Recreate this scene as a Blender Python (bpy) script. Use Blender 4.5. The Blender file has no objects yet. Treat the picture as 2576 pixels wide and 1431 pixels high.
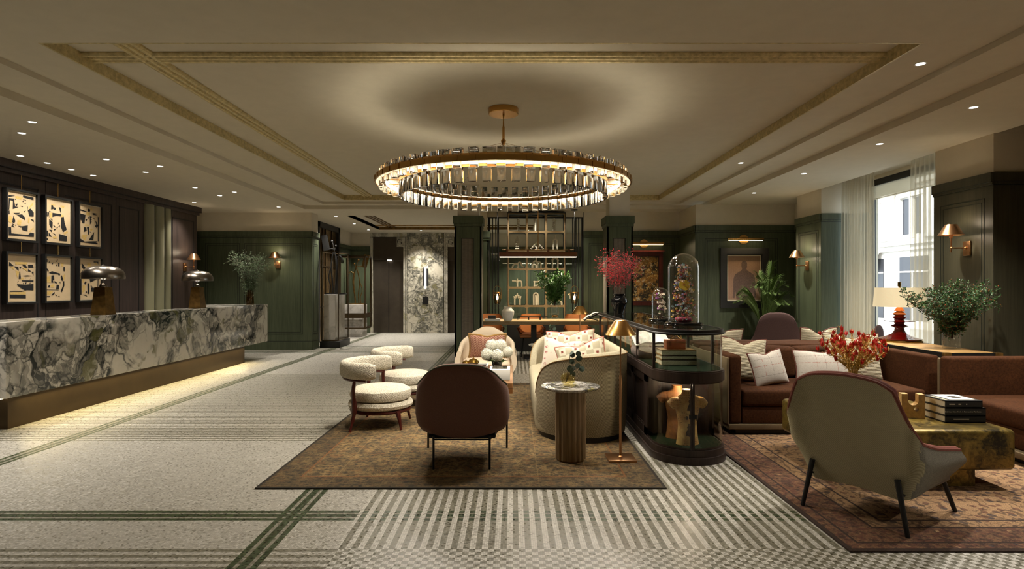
import bpy, bmesh, math, random
from mathutils import Vector, Matrix
R = math.radians
PI = math.pi
scene = bpy.context.scene
COL = scene.collection
# ---------------------------------------------------------------- frame of reference
# camera stands at (0,0,CH) looking along +Y; F is the focal length in photo pixels
CH, F, VX, VY = 1.45, 1490.0, 1290.0, 722.0
def PX(x, d): return (x - VX) * d / F
def PZ(y, d): return CH - (y - VY) * d / F
def lin(c):
    c /= 255.0
    return c / 12.92 if c <= 0.04045 else ((c + 0.055) / 1.055) ** 2.4
def S(r, g, b): return (lin(r), lin(g), lin(b), 1.0)
def lerp(a, b, t): return a + (b - a) * t
# ---------------------------------------------------------------- geometry
class G:
    def __init__(self, M=None):
        self.v, self.f, self.mi = [], [], []
        self.M = M or Matrix.Identity(4)
        self.m = 0
    def add(self, vs, fs):
        o = len(self.v); M = self.M
        self.v += [tuple(M @ Vector(p)) for p in vs]
        self.f += [tuple(i + o for i in f) for f in fs]
        self.mi += [self.m] * len(fs)
        return self
    def at(self, x=0, y=0, z=0, rz=0, rx=0, ry=0, s=1.0):
        self.M = Matrix.Translation((x, y, z)) @ Matrix.Rotation(rz, 4, 'Z') @ Matrix.Rotation(ry, 4, 'Y') @ Matrix.Rotation(rx, 4, 'X') @ Matrix.Scale(s, 4)
        return self
    def box(self, x0, x1, y0, y1, z0, z1):
        v = [(x, y, z) for z in (z0, z1) for y in (y0, y1) for x in (x0, x1)]
        return self.add(v, [(0, 2, 3, 1), (4, 5, 7, 6), (0, 1, 5, 4), (2, 6, 7, 3), (0, 4, 6, 2), (1, 3, 7, 5)])
    def rbox(self, x0, x1, y0, y1, z0, z1, r=0.02, n=3, puff=0.0):
        r = min(r, (x1 - x0) / 2 - 1e-4, (y1 - y0) / 2 - 1e-4, (z1 - z0) / 2 - 1e-4)
        lo, hi = (x0, y0, z0), (x1, y1, z1)
        ext = 5 if puff else 1
        def ticks(a):
            t = [lo[a] + r * (1 - math.cos(PI / 2 * i / n)) if 0 else lo[a] + r * i / n for i in range(n + 1)]
            L = hi[a] - lo[a] - 2 * r
            t += [lo[a] + r + L * i / ext for i in range(1, ext)]
            t += [hi[a] - r + r * i / n for i in range(n + 1)]
            return t
        T = [ticks(a) for a in range(3)]
        vs, fs, key = [], [], {}
        def pt(p):
            q = [min(max(p[a], lo[a] + r), hi[a] - r) for a in range(3)]
            d = [p[a] - q[a] for a in range(3)]
            l = math.sqrt(sum(c * c for c in d))
            if l > 1e-9: q = [q[a] + d[a] / l * r for a in range(3)]
            if puff:
                u = [(2 * (q[a] - lo[a]) / (hi[a] - lo[a]) - 1) for a in range(3)]
                for a in range(3):
                    b, c = (a + 1) % 3, (a + 2) % 3
                    q[a] += puff * u[a] * (1 - u[b] ** 2) * (1 - u[c] ** 2) * (1 if a == 2 else .5)
            return tuple(q)
        def vid(p):
            k = tuple(round(c, 6) for c in p)
            if k not in key: key[k] = len(vs); vs.append(pt(p))
            return key[k]
        for a in range(3):
            b, c = (a + 1) % 3, (a + 2) % 3
            for side in (0, 1):
                for i in range(len(T[b]) - 1):
                    for j in range(len(T[c]) - 1):
                        q = []
                        for (di, dj) in ((0, 0), (1, 0), (1, 1), (0, 1)):
                            p = [0, 0, 0]; p[a] = hi[a] if side else lo[a]; p[b] = T[b][i + di]; p[c] = T[c][j + dj]
                            q.append(vid(p))
                        fs.append(tuple(q) if side else tuple(reversed(q)))
        return self.add(vs, fs)
    def tube(self, pts, r, n=8, caps=True, closed=False):
        pts = [Vector(p) for p in pts]; k = len(pts)
        rs = r if isinstance(r, (list, tuple)) else [r] * k
        vs, fs = [], []
        up = None
        for i, p in enumerate(pts):
            if closed: d = pts[(i + 1) % k] - pts[i - 1]
            else: d = pts[min(i + 1, k - 1)] - pts[max(i - 1, 0)]
            if d.length < 1e-9: d = Vector((0, 0, 1))
            d.normalize()
            if up is None:
                up = Vector((0, 0, 1)) if abs(d.z) < 0.9 else Vector((1, 0, 0))
            a = up - d * up.dot(d)
            if a.length < 1e-6:
                a = Vector((1, 0, 0)) - d * d.x
            a.normalize(); up = a
            b = d.cross(a)
            for j in range(n):
                t = 2 * PI * j / n
                vs.append(p + (a * math.cos(t) + b * math.sin(t)) * rs[i])
        m = k if closed else k - 1
        for i in range(m):
            for j in range(n):
                i2 = (i + 1) % k
                fs.append((i * n + j, i * n + (j + 1) % n, i2 * n + (j + 1) % n, i2 * n + j))
        if caps and not closed:
            fs.append(tuple(reversed(range(n)))); fs.append(tuple((k - 1) * n + j for j in range(n)))
        return self.add(vs, fs)
    def lathe(self, prof, n=32, x=0, y=0, z=0, sx=1, sy=1, a0=0, a1=2 * PI):
        full = abs(a1 - a0 - 2 * PI) < 1e-6
        m = n if full else n + 1
        vs, fs = [], []
        for (r, h) in prof:
            for j in range(m):
                t = a0 + (a1 - a0) * j / n
                vs.append((x + r * math.cos(t) * sx, y + r * math.sin(t) * sy, z + h))
        for i in range(len(prof) - 1):
            for j in range(n):
                j2 = (j + 1) % m
                fs.append((i * m + j, i * m + j2, (i + 1) * m + j2, (i + 1) * m + j))
        if full and prof[0] != prof[-1]:
            if prof[0][0] > 1e-6: fs.append(tuple(reversed(range(n))))
            if prof[-1][0] > 1e-6: fs.append(tuple((len(prof) - 1) * m + j for j in range(n)))
        return self.add(vs, fs)
    def prism(self, out, z0, z1, top=True, bot=True):
        n = len(out)
        vs = [(p[0], p[1], z0) for p in out] + [(p[0], p[1], z1) for p in out]
        fs = [(i, (i + 1) % n, n + (i + 1) % n, n + i) for i in range(n)]
        if bot: fs.append(tuple(reversed(range(n))))
        if top: fs.append(tuple(range(n, 2 * n)))
        return self.add(vs, fs)
    def loft(self, rings, closed=True, cap0=True, cap1=True):
        n = len(rings[0]); vs = [p for r in rings for p in r]; fs = []
        for i in range(len(rings) - 1):
            for j in range(n if closed else n - 1):
                j2 = (j + 1) % n
                fs.append((i * n + j, i * n + j2, (i + 1) * n + j2, (i + 1) * n + j))
        if cap0 and closed: fs.append(tuple(reversed(range(n))))
        if cap1 and closed: fs.append(tuple((len(rings) - 1) * n + j for j in range(n)))
        return self.add(vs, fs)
    def ring(self, out, inn, z0, z1):
        n = len(out)
        vs = [(p[0], p[1], z) for z in (z0, z1) for p in out] + [(p[0], p[1], z) for z in (z0, z1) for p in inn]
        fs = []
        for i in range(n):
            j = (i + 1) % n
            fs += [(i, j, n + j, n + i), (2 * n + j, 2 * n + i, 3 * n + i, 3 * n + j), (n + i, n + j, 3 * n + j, 3 * n + i), (j, i, 2 * n + i, 2 * n + j)]
        return self.add(vs, fs)
    def sphere(self, x, y, z, r, n=12, m=8, sz=1.0):
        return self.lathe([(max(r * math.sin(PI * i / m), 0), -r * sz * math.cos(PI * i / m)) for i in range(m + 1)], n, x, y, z)
    def quad(self, a, b, c, d): return self.add([a, b, c, d], [(0, 1, 2, 3)])
    def ngon(self, pts): return self.add(pts, [tuple(range(len(pts)))])
def link(o):
    COL.objects.link(o); return o
def build(name, g, mats, parent=None, angle=35, merge=True, smooth=True):
    me = bpy.data.meshes.new(name)
    me.from_pydata(g.v, [], g.f)
    if not isinstance(mats, (list, tuple)): mats = [mats]
    for m in mats: me.materials.append(m)
    if len(mats) > 1: me.polygons.foreach_set('material_index', g.mi)
    if merge:
        bm = bmesh.new(); bm.from_mesh(me)
        bmesh.ops.remove_doubles(bm, verts=bm.verts, dist=1e-5)
        bm.to_mesh(me); bm.free()
    if smooth:
        me.polygons.foreach_set('use_smooth', [True] * len(me.polygons))
        me.set_sharp_from_angle(angle=R(angle))
    me.update()
    o = bpy.data.objects.new(name, me); link(o)
    if parent is not None: o.parent = parent
    return o
def thing(name, label, cat, loc=(0, 0, 0), rz=0, group=None):
    o = bpy.data.objects.new(name, None); link(o)
    o.empty_display_size = .1
    o.location = loc; o.rotation_euler = (0, 0, rz)
    return tag(o, label, cat, group)
def tag(o, label, cat, group=None):
    o['label'] = label; o['category'] = cat
    if group: o['group'] = group
    return o
def struct(name, g, mats, parent=None, **k):
    o = build(name, g, mats, parent, **k)
    if parent is None: o['kind'] = 'structure'
    return o
def dup(root, loc, rz=None, label=None, group=None):
    r = root.copy(); link(r); r.location = loc
    if rz is not None: r.rotation_euler = (0, 0, rz)
    if label: r['label'] = label
    if group: r['group'] = group
    for ch in list(root.children):
        c = ch.copy(); link(c); c.parent = r
        for gc in list(ch.children):
            d = gc.copy(); link(d); d.parent = c
    return r
def smoothstep(a, b, x):
    t = min(max((x - a) / (b - a), 0), 1); return t * t * (3 - 2 * t)
def curve(pts, n=6):
    """Catmull-Rom through pts"""
    P = [Vector(p) for p in pts]; P = [2 * P[0] - P[1]] + P + [2 * P[-1] - P[-2]]
    out = []
    for i in range(1, len(P) - 2):
        for k in range(n):
            t = k / n; a, b, c, d = P[i - 1:i + 3]
            out.append(.5 * ((2 * b) + (c - a) * t + (2 * a - 5 * b + 4 * c - d) * t * t + (3 * b - a - 3 * c + d) * t ** 3))
    out.append(P[-2]); return out
def pw(x, pts):
    """monotone cubic through pts"""
    n = len(pts)
    if x <= pts[0][0]: return pts[0][1]
    if x >= pts[-1][0]: return pts[-1][1]
    m = [(pts[i + 1][1] - pts[i][1]) / (pts[i + 1][0] - pts[i][0]) for i in range(n - 1)]
    t = [m[0]] + [0 if m[i - 1] * m[i] <= 0 else 2 * m[i - 1] * m[i] / (m[i - 1] + m[i]) for i in range(1, n - 1)] + [0]
    for i in range(n - 1):
        if x <= pts[i + 1][0]:
            h = pts[i + 1][0] - pts[i][0]; u = (x - pts[i][0]) / h
            return (1 + 2 * u) * (1 - u) ** 2 * pts[i][1] + u * (1 - u) ** 2 * h * t[i] + u * u * (3 - 2 * u) * pts[i + 1][1] + u * u * (u - 1) * h * t[i + 1]
    return pts[-1][1]
# ---------------------------------------------------------------- materials
class T:
    def __init__(self, name):
        self.m = bpy.data.materials.new(name); self.m.use_nodes = True
        self.t = self.m.node_tree; self.t.nodes.clear()
        self.out = self.t.nodes.new('ShaderNodeOutputMaterial')
        self._p = {}
    def n(self, typ, ins=None, **kw):
        d = self.t.nodes.new(typ)
        for k, v in kw.items(): setattr(d, k, v)
        for k, v in (ins or {}).items(): self.put(d.inputs[k], v)
        return d
    def put(self, sock, v):
        if isinstance(v, bpy.types.NodeSocket): self.t.links.new(v, sock)
        elif v is not None: sock.default_value = v
    def obj(self):
        if 'o' not in self._p: self._p['o'] = self.n('ShaderNodeTexCoord').outputs['Object']
        return self._p['o']
    def sep(self, v):
        d = self.n('ShaderNodeSeparateXYZ', {0: v}); return d.outputs[0], d.outputs[1], d.outputs[2]
    def comb(self, x, y, z=0.0): return self.n('ShaderNodeCombineXYZ', {0: x, 1: y, 2: z}).outputs[0]
    def ma(self, op, a, b=None, c=None, clamp=False):
        d = self.n('ShaderNodeMath', operation=op, use_clamp=clamp)
        for i, v in enumerate((a, b, c)):
            if v is not None: self.put(d.inputs[i], v)
        return d.outputs[0]
    def vm(self, op, a, b=None, s=None):
        d = self.n('ShaderNodeVectorMath', operation=op); self.put(d.inputs[0], a)
        if b is not None: self.put(d.inputs[1], b)
        if s is not None: self.put(d.inputs['Scale'], s)
        return d.outputs[0]
    def scl(self, v, s): return self.vm('MULTIPLY', v, s if isinstance(s, tuple) else (s, s, s))
    def noise(self, v, scale=5, detail=3, rough=.5, dist=0, col=False):
        d = self.n('ShaderNodeTexNoise', {'Vector': v, 'Scale': scale, 'Detail': detail, 'Roughness': rough, 'Distortion': dist})
        return d.outputs['Color' if col else 'Fac']
    def vor(self, v, scale=5, feature='F1', rnd=1.0, out='Distance'):
        d = self.n('ShaderNodeTexVoronoi', feature=feature); self.put(d.inputs['Vector'], v); d.inputs['Scale'].default_value = scale
        d.inputs['Randomness'].default_value = rnd
        return d.outputs[out]
    def ramp(self, f, stops, const=False):
        d = self.n('ShaderNodeValToRGB', {0: f}); cr = d.color_ramp
        if const: cr.interpolation = 'CONSTANT'
        while len(cr.elements) < len(stops): cr.elements.new(.5)
        for e, (p, c) in zip(cr.elements, stops):
            e.position = p; e.color = c if not isinstance(c, (int, float)) else (c, c, c, 1)
        return d.outputs[0]
    def mix(self, f, a, b, mode='MIX'):
        d = self.n('ShaderNodeMix', data_type='RGBA', blend_type=mode)
        self.put(d.inputs[0], f); self.put(d.inputs[6], a); self.put(d.inputs[7], b)
        return d.outputs[2]
    def bump(self, h, s=.3, dist=.01): return self.n('ShaderNodeBump', {'Height': h, 'Strength': s, 'Distance': dist}).outputs[0]
    def bsdf(self, col, rough=.5, metal=0, normal=None, **kw):
        ins = {'Base Color': col, 'Roughness': rough, 'Metallic': metal}
        if normal is not None: ins['Normal'] = normal
        ins.update({k.replace('_', ' '): v for k, v in kw.items()})
        return self.n('ShaderNodeBsdfPrincipled', ins)
    def end(self, sh):
        self.t.links.new(sh.outputs[0], self.out.inputs[0]); return self.m
def plain(name, col, rough=.5, metal=0, bump=0, bscale=80, vary=0, vscale=6, **kw):
    t = T(name); o = t.obj(); c = col; nr = None
    if vary:
        f = t.noise(o, vscale, 4, .6)
        c = t.mix(t.ramp(f, [(.3, 0.0), (.7, 1.0)]), tuple(x * (1 - vary) for x in col[:3]) + (1,), tuple(min(x * (1 + vary), 1) for x in col[:3]) + (1,))
    if bump: nr = t.bump(t.noise(o, bscale, 2, .6), bump, .004)
    return t.end(t.bsdf(c, rough, metal, nr, **kw))
def emis(name, col, st):
    t = T(name); return t.end(t.n('ShaderNodeEmission', {'Color': col, 'Strength': st}))
def glass(name, tint=(1, 1, 1, 1), ior=1.45, rough=.02, gain=1.0):
    t = T(name)
    tr = t.n('ShaderNodeBsdfTransparent', {0: tint}); gl = t.n('ShaderNodeBsdfGlossy', {'Roughness': rough, 'Color': (1, 1, 1, 1)})
    bf = t.n('ShaderNodeNewGeometry').outputs['Backfacing']
    fr = t.n('ShaderNodeFresnel', {'IOR': t.ma('ADD', t.ma('MULTIPLY', bf, 1 / ior - ior), ior)}).outputs[0]
    f = t.ma('MULTIPLY', fr, gain, clamp=True)
    return t.end(t.n('ShaderNodeMixShader', {0: f, 1: tr.outputs[0], 2: gl.outputs[0]}))
def wood(name, c1, c2, scale=1.0, axis=2, rough=.45, bump=.12):
    t = T(name); o = t.obj()
    s = [55.0 * scale] * 3; s[axis] = 2.2 * scale
    v = t.scl(o, tuple(s)); f = t.noise(v, 1, 5, .65, .3)
    s2 = [9.0 * scale] * 3; s2[axis] = .7 * scale
    f2 = t.noise(t.scl(o, tuple(s2)), 1, 2, .5)
    ff = t.ma('ADD', t.ma('MULTIPLY', f, .65), t.ma('MULTIPLY', f2, .35))
    c = t.mix(t.ramp(ff, [(.35, 0.0), (.65, 1.0)]), c1, c2)
    return t.end(t.bsdf(c, rough, 0, t.bump(f, bump, .003), Specular_IOR_Level=.3))
def marble(name, light, dark, green, scale=1.0, rough=.12, amt=1.0):
    """breccia: pale ground broken by veins, with clusters of dark, grey-green and pale shards"""
    t = T(name); o = t.scl(t.obj(), scale)
    w = t.vm('ADD', o, t.vm('SCALE', t.vm('SUBTRACT', t.noise(o, 1.5, 3, .55, col=True), (.5, .5, .5)), s=.8))
    w2 = t.vm('ADD', w, t.vm('SCALE', t.vm('SUBTRACT', t.noise(o, 9, 4, .7, col=True), (.5, .5, .5)), s=.10))
    big = t.noise(w, 1.5, 3, .6)
    clus = t.ramp(big, [(.42, 0.0), (.50, 1.0)])
    e1 = t.vor(w2, 2.4, 'DISTANCE_TO_EDGE'); e2 = t.vor(w2, 6.5, 'DISTANCE_TO_EDGE'); e3 = t.vor(w2, 17, 'DISTANCE_TO_EDGE')
    c2 = t.sep(t.vor(w2, 6.5, 'F1', out='Color')); c3 = t.sep(t.vor(w2, 17, 'F1', out='Color'))
    mid = tuple(lerp(dark[i], light[i], .30) for i in range(3)) + (1,)
    base = t.mix(t.noise(w2, 6, 5, .65), light, tuple(x * .72 for x in light[:3]) + (1,))
    shard = t.mix(t.ramp(c2[0], [(.38, 1.0), (.41, 0.0)]), t.mix(t.ramp(c3[0], [(.45, 0.0), (.5, .8)]), base, mid), t.mix(t.ramp(c3[1], [(.35, 0.0), (.6, 1.0)]), dark, mid))
    c = t.mix(t.ma('MULTIPLY', clus, amt), base, shard)
    v1 = t.ma('MULTIPLY', t.ramp(e1, [(0.0, 1.0), (.02, .7), (.06, 0.0)]), t.ramp(t.noise(o, 2.6, 2), [(.40, .0), (.6, .9)]))
    v2 = t.ma('MULTIPLY', t.ramp(e2, [(0.0, 1.0), (.03, .7), (.10, 0.0)]), t.ramp(big, [(.40, 0.0), (.50, .95)]))
    v3 = t.ma('MULTIPLY', t.ramp(e3, [(0.0, 1.0), (.04, .5), (.12, 0.0)]), t.ramp(big, [(.46, 0.0), (.56, .75)]))
    c = t.mix(t.ma('MULTIPLY', t.ma('MAXIMUM', v1, t.ma('MAXIMUM', v2, v3)), amt), c, dark)
    gsel = t.ma('MULTIPLY', t.ramp(c2[1], [(.84, 0.0), (.87, 1.0)]), t.ramp(t.noise(w2, 5, 3), [(.42, 0.0), (.6, .8)]))
    c = t.mix(gsel, c, green)
    return t.end(t.bsdf(c, rough))
def fabric(name, c1, c2, scale=120, rough=.9, bump=.5, sheen=.0, mode='noise', vary=.0):
    t = T(name); o = t.obj()
    if mode == 'noise': f = t.noise(o, scale, 3, .7)
    elif mode == 'boucle': f = t.ma('SUBTRACT', 1.0, t.vor(o, scale, 'F1'))
    elif mode == 'weave':
        x, y, z = t.sep(t.scl(o, scale))
        f = t.ma('ADD', t.ma('MULTIPLY', t.ma('MULTIPLY', t.ma('ADD', t.ma('SINE', t.ma('ADD', x, t.ma('MULTIPLY', y, .7))), t.ma('SINE', t.ma('SUBTRACT', t.ma('MULTIPLY', x, .7), y))), t.ma('SINE', z)), .24), t.ma('ADD', t.ma('MULTIPLY', t.noise(o, scale * .6, 2), .6), .2))
    else:  # ribs: horizontal wavy rows
        x, y, z = t.sep(o)
        f = t.ma('ADD', t.ma('MULTIPLY', t.ma('SINE', t.ma('ADD', t.ma('MULTIPLY', z, scale), t.ma('MULTIPLY', t.noise(o, 14, 2), 4.0))), .5), .5)
    c = t.mix(t.ramp(f, [(.3, 0.0), (.7, 1.0)]), c1, c2)
    if vary: c = t.mix(t.ma('MULTIPLY', t.ramp(t.noise(o, 4, 4, .6), [(.35, 0.0), (.7, 1.0)]), vary), c, tuple(x * .35 for x in c1[:3]) + (1,))
    return t.end(t.bsdf(c, rough, 0, t.bump(f, bump, .006), Sheen_Weight=sheen, Specular_IOR_Level=.08))
W1 = (1, 1, 1, 1)
def floor_mat():
    t = T('mosaic floor'); o = t.obj(); x, y, z = t.sep(o); TL = .0115
    fx = t.ma('FLOOR', t.ma('DIVIDE', x, TL)); fy = t.ma('FLOOR', t.ma('DIVIDE', y, TL))
    cx = t.ma('MULTIPLY', fx, TL); cy = t.ma('MULTIPLY', fy, TL)
    wn = t.n('ShaderNodeTexWhiteNoise', {'Vector': t.comb(fx, fy)}, noise_dimensions='2D')
    rnd = wn.outputs[0]; rc = wn.outputs[1]
    gt = lambda a, b: t.ma('GREATER_THAN', a, b)
    lt = lambda a, b: t.ma('LESS_THAN', a, b)
    def band(v, a, b): return t.ma('MULTIPLY', gt(v, a), lt(v, b))
    def mx(*a):
        r = a[0]
        for q in a[1:]: r = t.ma('MAXIMUM', r, q)
        return r
    P = TL * 6
    zx = gt(cx, -1.0)
    zy = mx(band(cy, 5.55, 9.9), lt(cy, 3.28), band(cy, 13.3, 14.3))
    sx = t.ma('MULTIPLY', lt(t.ma('MODULO', t.ma('ADD', fx, 6000), 6.0), 2.5), zx)
    sy = t.ma('MULTIPLY', lt(t.ma('MODULO', t.ma('ADD', fy, 6000), 6.0), 2.5), zy)
    gray = t.ma('ABSOLUTE', t.ma('SUBTRACT', sx, sy))
    bands = []
    for c in (-1.41, -4.247):
        for d in (-.064, 0, .064): bands.append(band(cx, c + d - .019, c + d + .019))
    gx = mx(*bands)
    wx = mx(band(cx, -1.41 - .08, -1.41 + .08), band(cx, -4.247 - .08, -4.247 + .08))
    yb = []
    for c in (3.755, 13.2, 14.45, 18.35):
        for d in (-.064, 0, .064): yb.append(band(cy, c + d - .019, c + d + .019))
    gy = mx(*yb)
    gy = t.ma('MULTIPLY', gy, t.ma('ADD', t.ma('SUBTRACT', 1.0, zx), sx, clamp=True))
    wy = t.ma('MULTIPLY', band(cy, 3.675, 3.835), t.ma('SUBTRACT', 1.0, zx))
    green = mx(gx, gy)
    light = t.mix(rnd, S(172, 167, 155), S(216, 211, 201))
    light = t.mix(t.ma('MULTIPLY', t.ma('SUBTRACT', 1.0, zx), t.ma('MULTIPLY', t.sep(rc)[1], .45)), light, S(120, 114, 98))
    grayc = t.mix(rnd, S(96, 92, 76), S(142, 137, 119))
    grn = t.mix(rnd, S(20, 32, 13), S(64, 82, 42))
    c = t.mix(gray, light, grayc)
    c = t.mix(t.ma('MULTIPLY', mx(wx, wy), .7), c, grayc)
    c = t.mix(green, c, grn)
    lx = t.ma('FRACT', t.ma('DIVIDE', x, TL)); ly = t.ma('FRACT', t.ma('DIVIDE', y, TL))
    gr = mx(lt(lx, .1), lt(ly, .1))
    c = t.mix(t.ma('MULTIPLY', gr, .55), c, S(60, 56, 46))
    nv = t.vm('NORMALIZE', t.vm('ADD', (0, 0, 1), t.vm('MULTIPLY', t.vm('SUBTRACT', rc, (.5, .5, .5)), (.10, .10, 0))))
    rough = t.ma('ADD', t.ma('MULTIPLY', rnd, .2), .26)
    return t.end(t.bsdf(c, rough, 0, nv))
def rug_mat(name, pal, x0, x1, y0, y1, persian):
    t = T(name); o = t.obj(); x, y, z = t.sep(o)
    d = t.ma('MINIMUM', t.ma('MINIMUM', t.ma('SUBTRACT', x, x0), t.ma('SUBTRACT', x1, x)), t.ma('MINIMUM', t.ma('SUBTRACT', y, y0), t.ma('SUBTRACT', y1, y)))
    w = t.vm('ADD', o, t.vm('SCALE', t.vm('SUBTRACT', t.noise(o, 9, 3, .6, col=True), (.5, .5, .5)), s=.06))
    fine = t.noise(o, 160, 2, .7)
    if persian:
        v1 = t.vor(w, 5.5, 'F1', .55); v2 = t.vor(w, 17, 'F1', .8); cc = t.sep(t.vor(w, 17, 'F1', .8, out='Color'))
        vine = t.ma('MAXIMUM', t.ramp(t.ma('ABSOLUTE', t.ma('SUBTRACT', t.noise(w, 5, 1.5, .5), .5)), [(0, 1.0), (.014, .8), (.024, 0.0)]), t.ramp(t.ma('ABSOLUTE', t.ma('SUBTRACT', t.noise(w, 11, 1.5, .5), .46)), [(0, .9), (.018, .6), (.03, 0.0)]))
        c = t.mix(t.noise(o, 3, 4, .6), pal[0], pal[1])
        c = t.mix(t.ma('MULTIPLY', t.ramp(v2, [(.34, 1.0), (.42, 0.0)]), t.ramp(cc[0], [(.35, 0.0), (.4, .8)])), c, t.mix(t.ramp(cc[1], [(.5, 0.0), (.52, 1.0)]), pal[2], t.mix(t.ramp(cc[2], [(.45, 0.0), (.47, 1.0)]), pal[3], pal[4])))
        c = t.mix(t.ma('MULTIPLY', vine, .7), c, pal[4])
        bc = t.mix(t.ramp(t.vor(w, 11, 'F1', .5), [(.12, 0.0), (.2, 1.0)]), t.mix(t.ramp(cc[1], [(.5, 0.0), (.55, 1.0)]), pal[3], pal[1]), pal[2])
        bc = t.mix(t.ramp(t.noise(w, 22, 3, .6), [(.45, 0.0), (.56, .8)]), bc, pal[4])
        bc = t.mix(t.ramp(t.noise(o, 30, 4, .7), [(.45, 0.0), (.6, .6)]), bc, pal[0])
        inb = t.ramp(d, [(.30, 1.0), (.31, 0.0)])
        c = t.mix(inb, c, bc)
        for q in (.02, .10, .31, .42):
            c = t.mix(t.ma('LESS_THAN', t.ma('ABSOLUTE', t.ma('SUBTRACT', d, q)), .008), c, pal[4])
        c = t.mix(t.ramp(d, [(.016, 1.0), (.02, 0.0)]), c, pal[4])
    else:
        c = t.mix(t.ramp(t.noise(o, 5, 5, .7), [(.35, 0.0), (.65, 1.0)]), pal[0], pal[1])
        c = t.mix(t.ma('MULTIPLY', t.ramp(t.noise(t.scl(o, (5.0, 7.0, 1)), 2.6, 5, .75), [(.46, 0.0), (.6, 1.0)]), .85), c, pal[2])
        c = t.mix(t.ma('MULTIPLY', t.ramp(t.noise(w, 13, 4, .7), [(.52, 0.0), (.64, 1.0)]), .6), c, pal[3])
        c = t.mix(t.ramp(t.vor(w, 24, 'F1', .9), [(.2, .7), (.42, 0.0)]), c, pal[4])
        lx = t.ma('LESS_THAN', t.ma('ABSOLUTE', t.ma('SUBTRACT', t.ma('FRACT', t.ma('MULTIPLY', x, 2.6)), .5)), .014)
        ly = t.ma('LESS_THAN', t.ma('ABSOLUTE', t.ma('SUBTRACT', t.ma('FRACT', t.ma('MULTIPLY', y, 1.5)), .5)), .008)
        c = t.mix(t.ma('MULTIPLY', t.ma('MAXIMUM', lx, ly), .35), c, pal[1])
        bd = t.ramp(d, [(.24, .75), (.26, 0.0)])
        c = t.mix(t.ma('MULTIPLY', bd, t.noise(o, 14, 4, .7)), c, pal[4])
        c = t.mix(t.ma('LESS_THAN', t.ma('ABSOLUTE', t.ma('SUBTRACT', d, .25)), .008), c, pal[3])
        c = t.mix(t.ramp(d, [(.02, 1.0), (.03, 0.0)]), c, pal[4])
    c = t.mix(t.ramp(fine, [(.35, .7), (.6, 0.0)]), c, tuple(q * .2 for q in pal[0][:3]) + (1,))
    return t.end(t.bsdf(c, .95, 0, t.bump(fine, .6, .006)))
MAT = {}
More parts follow.
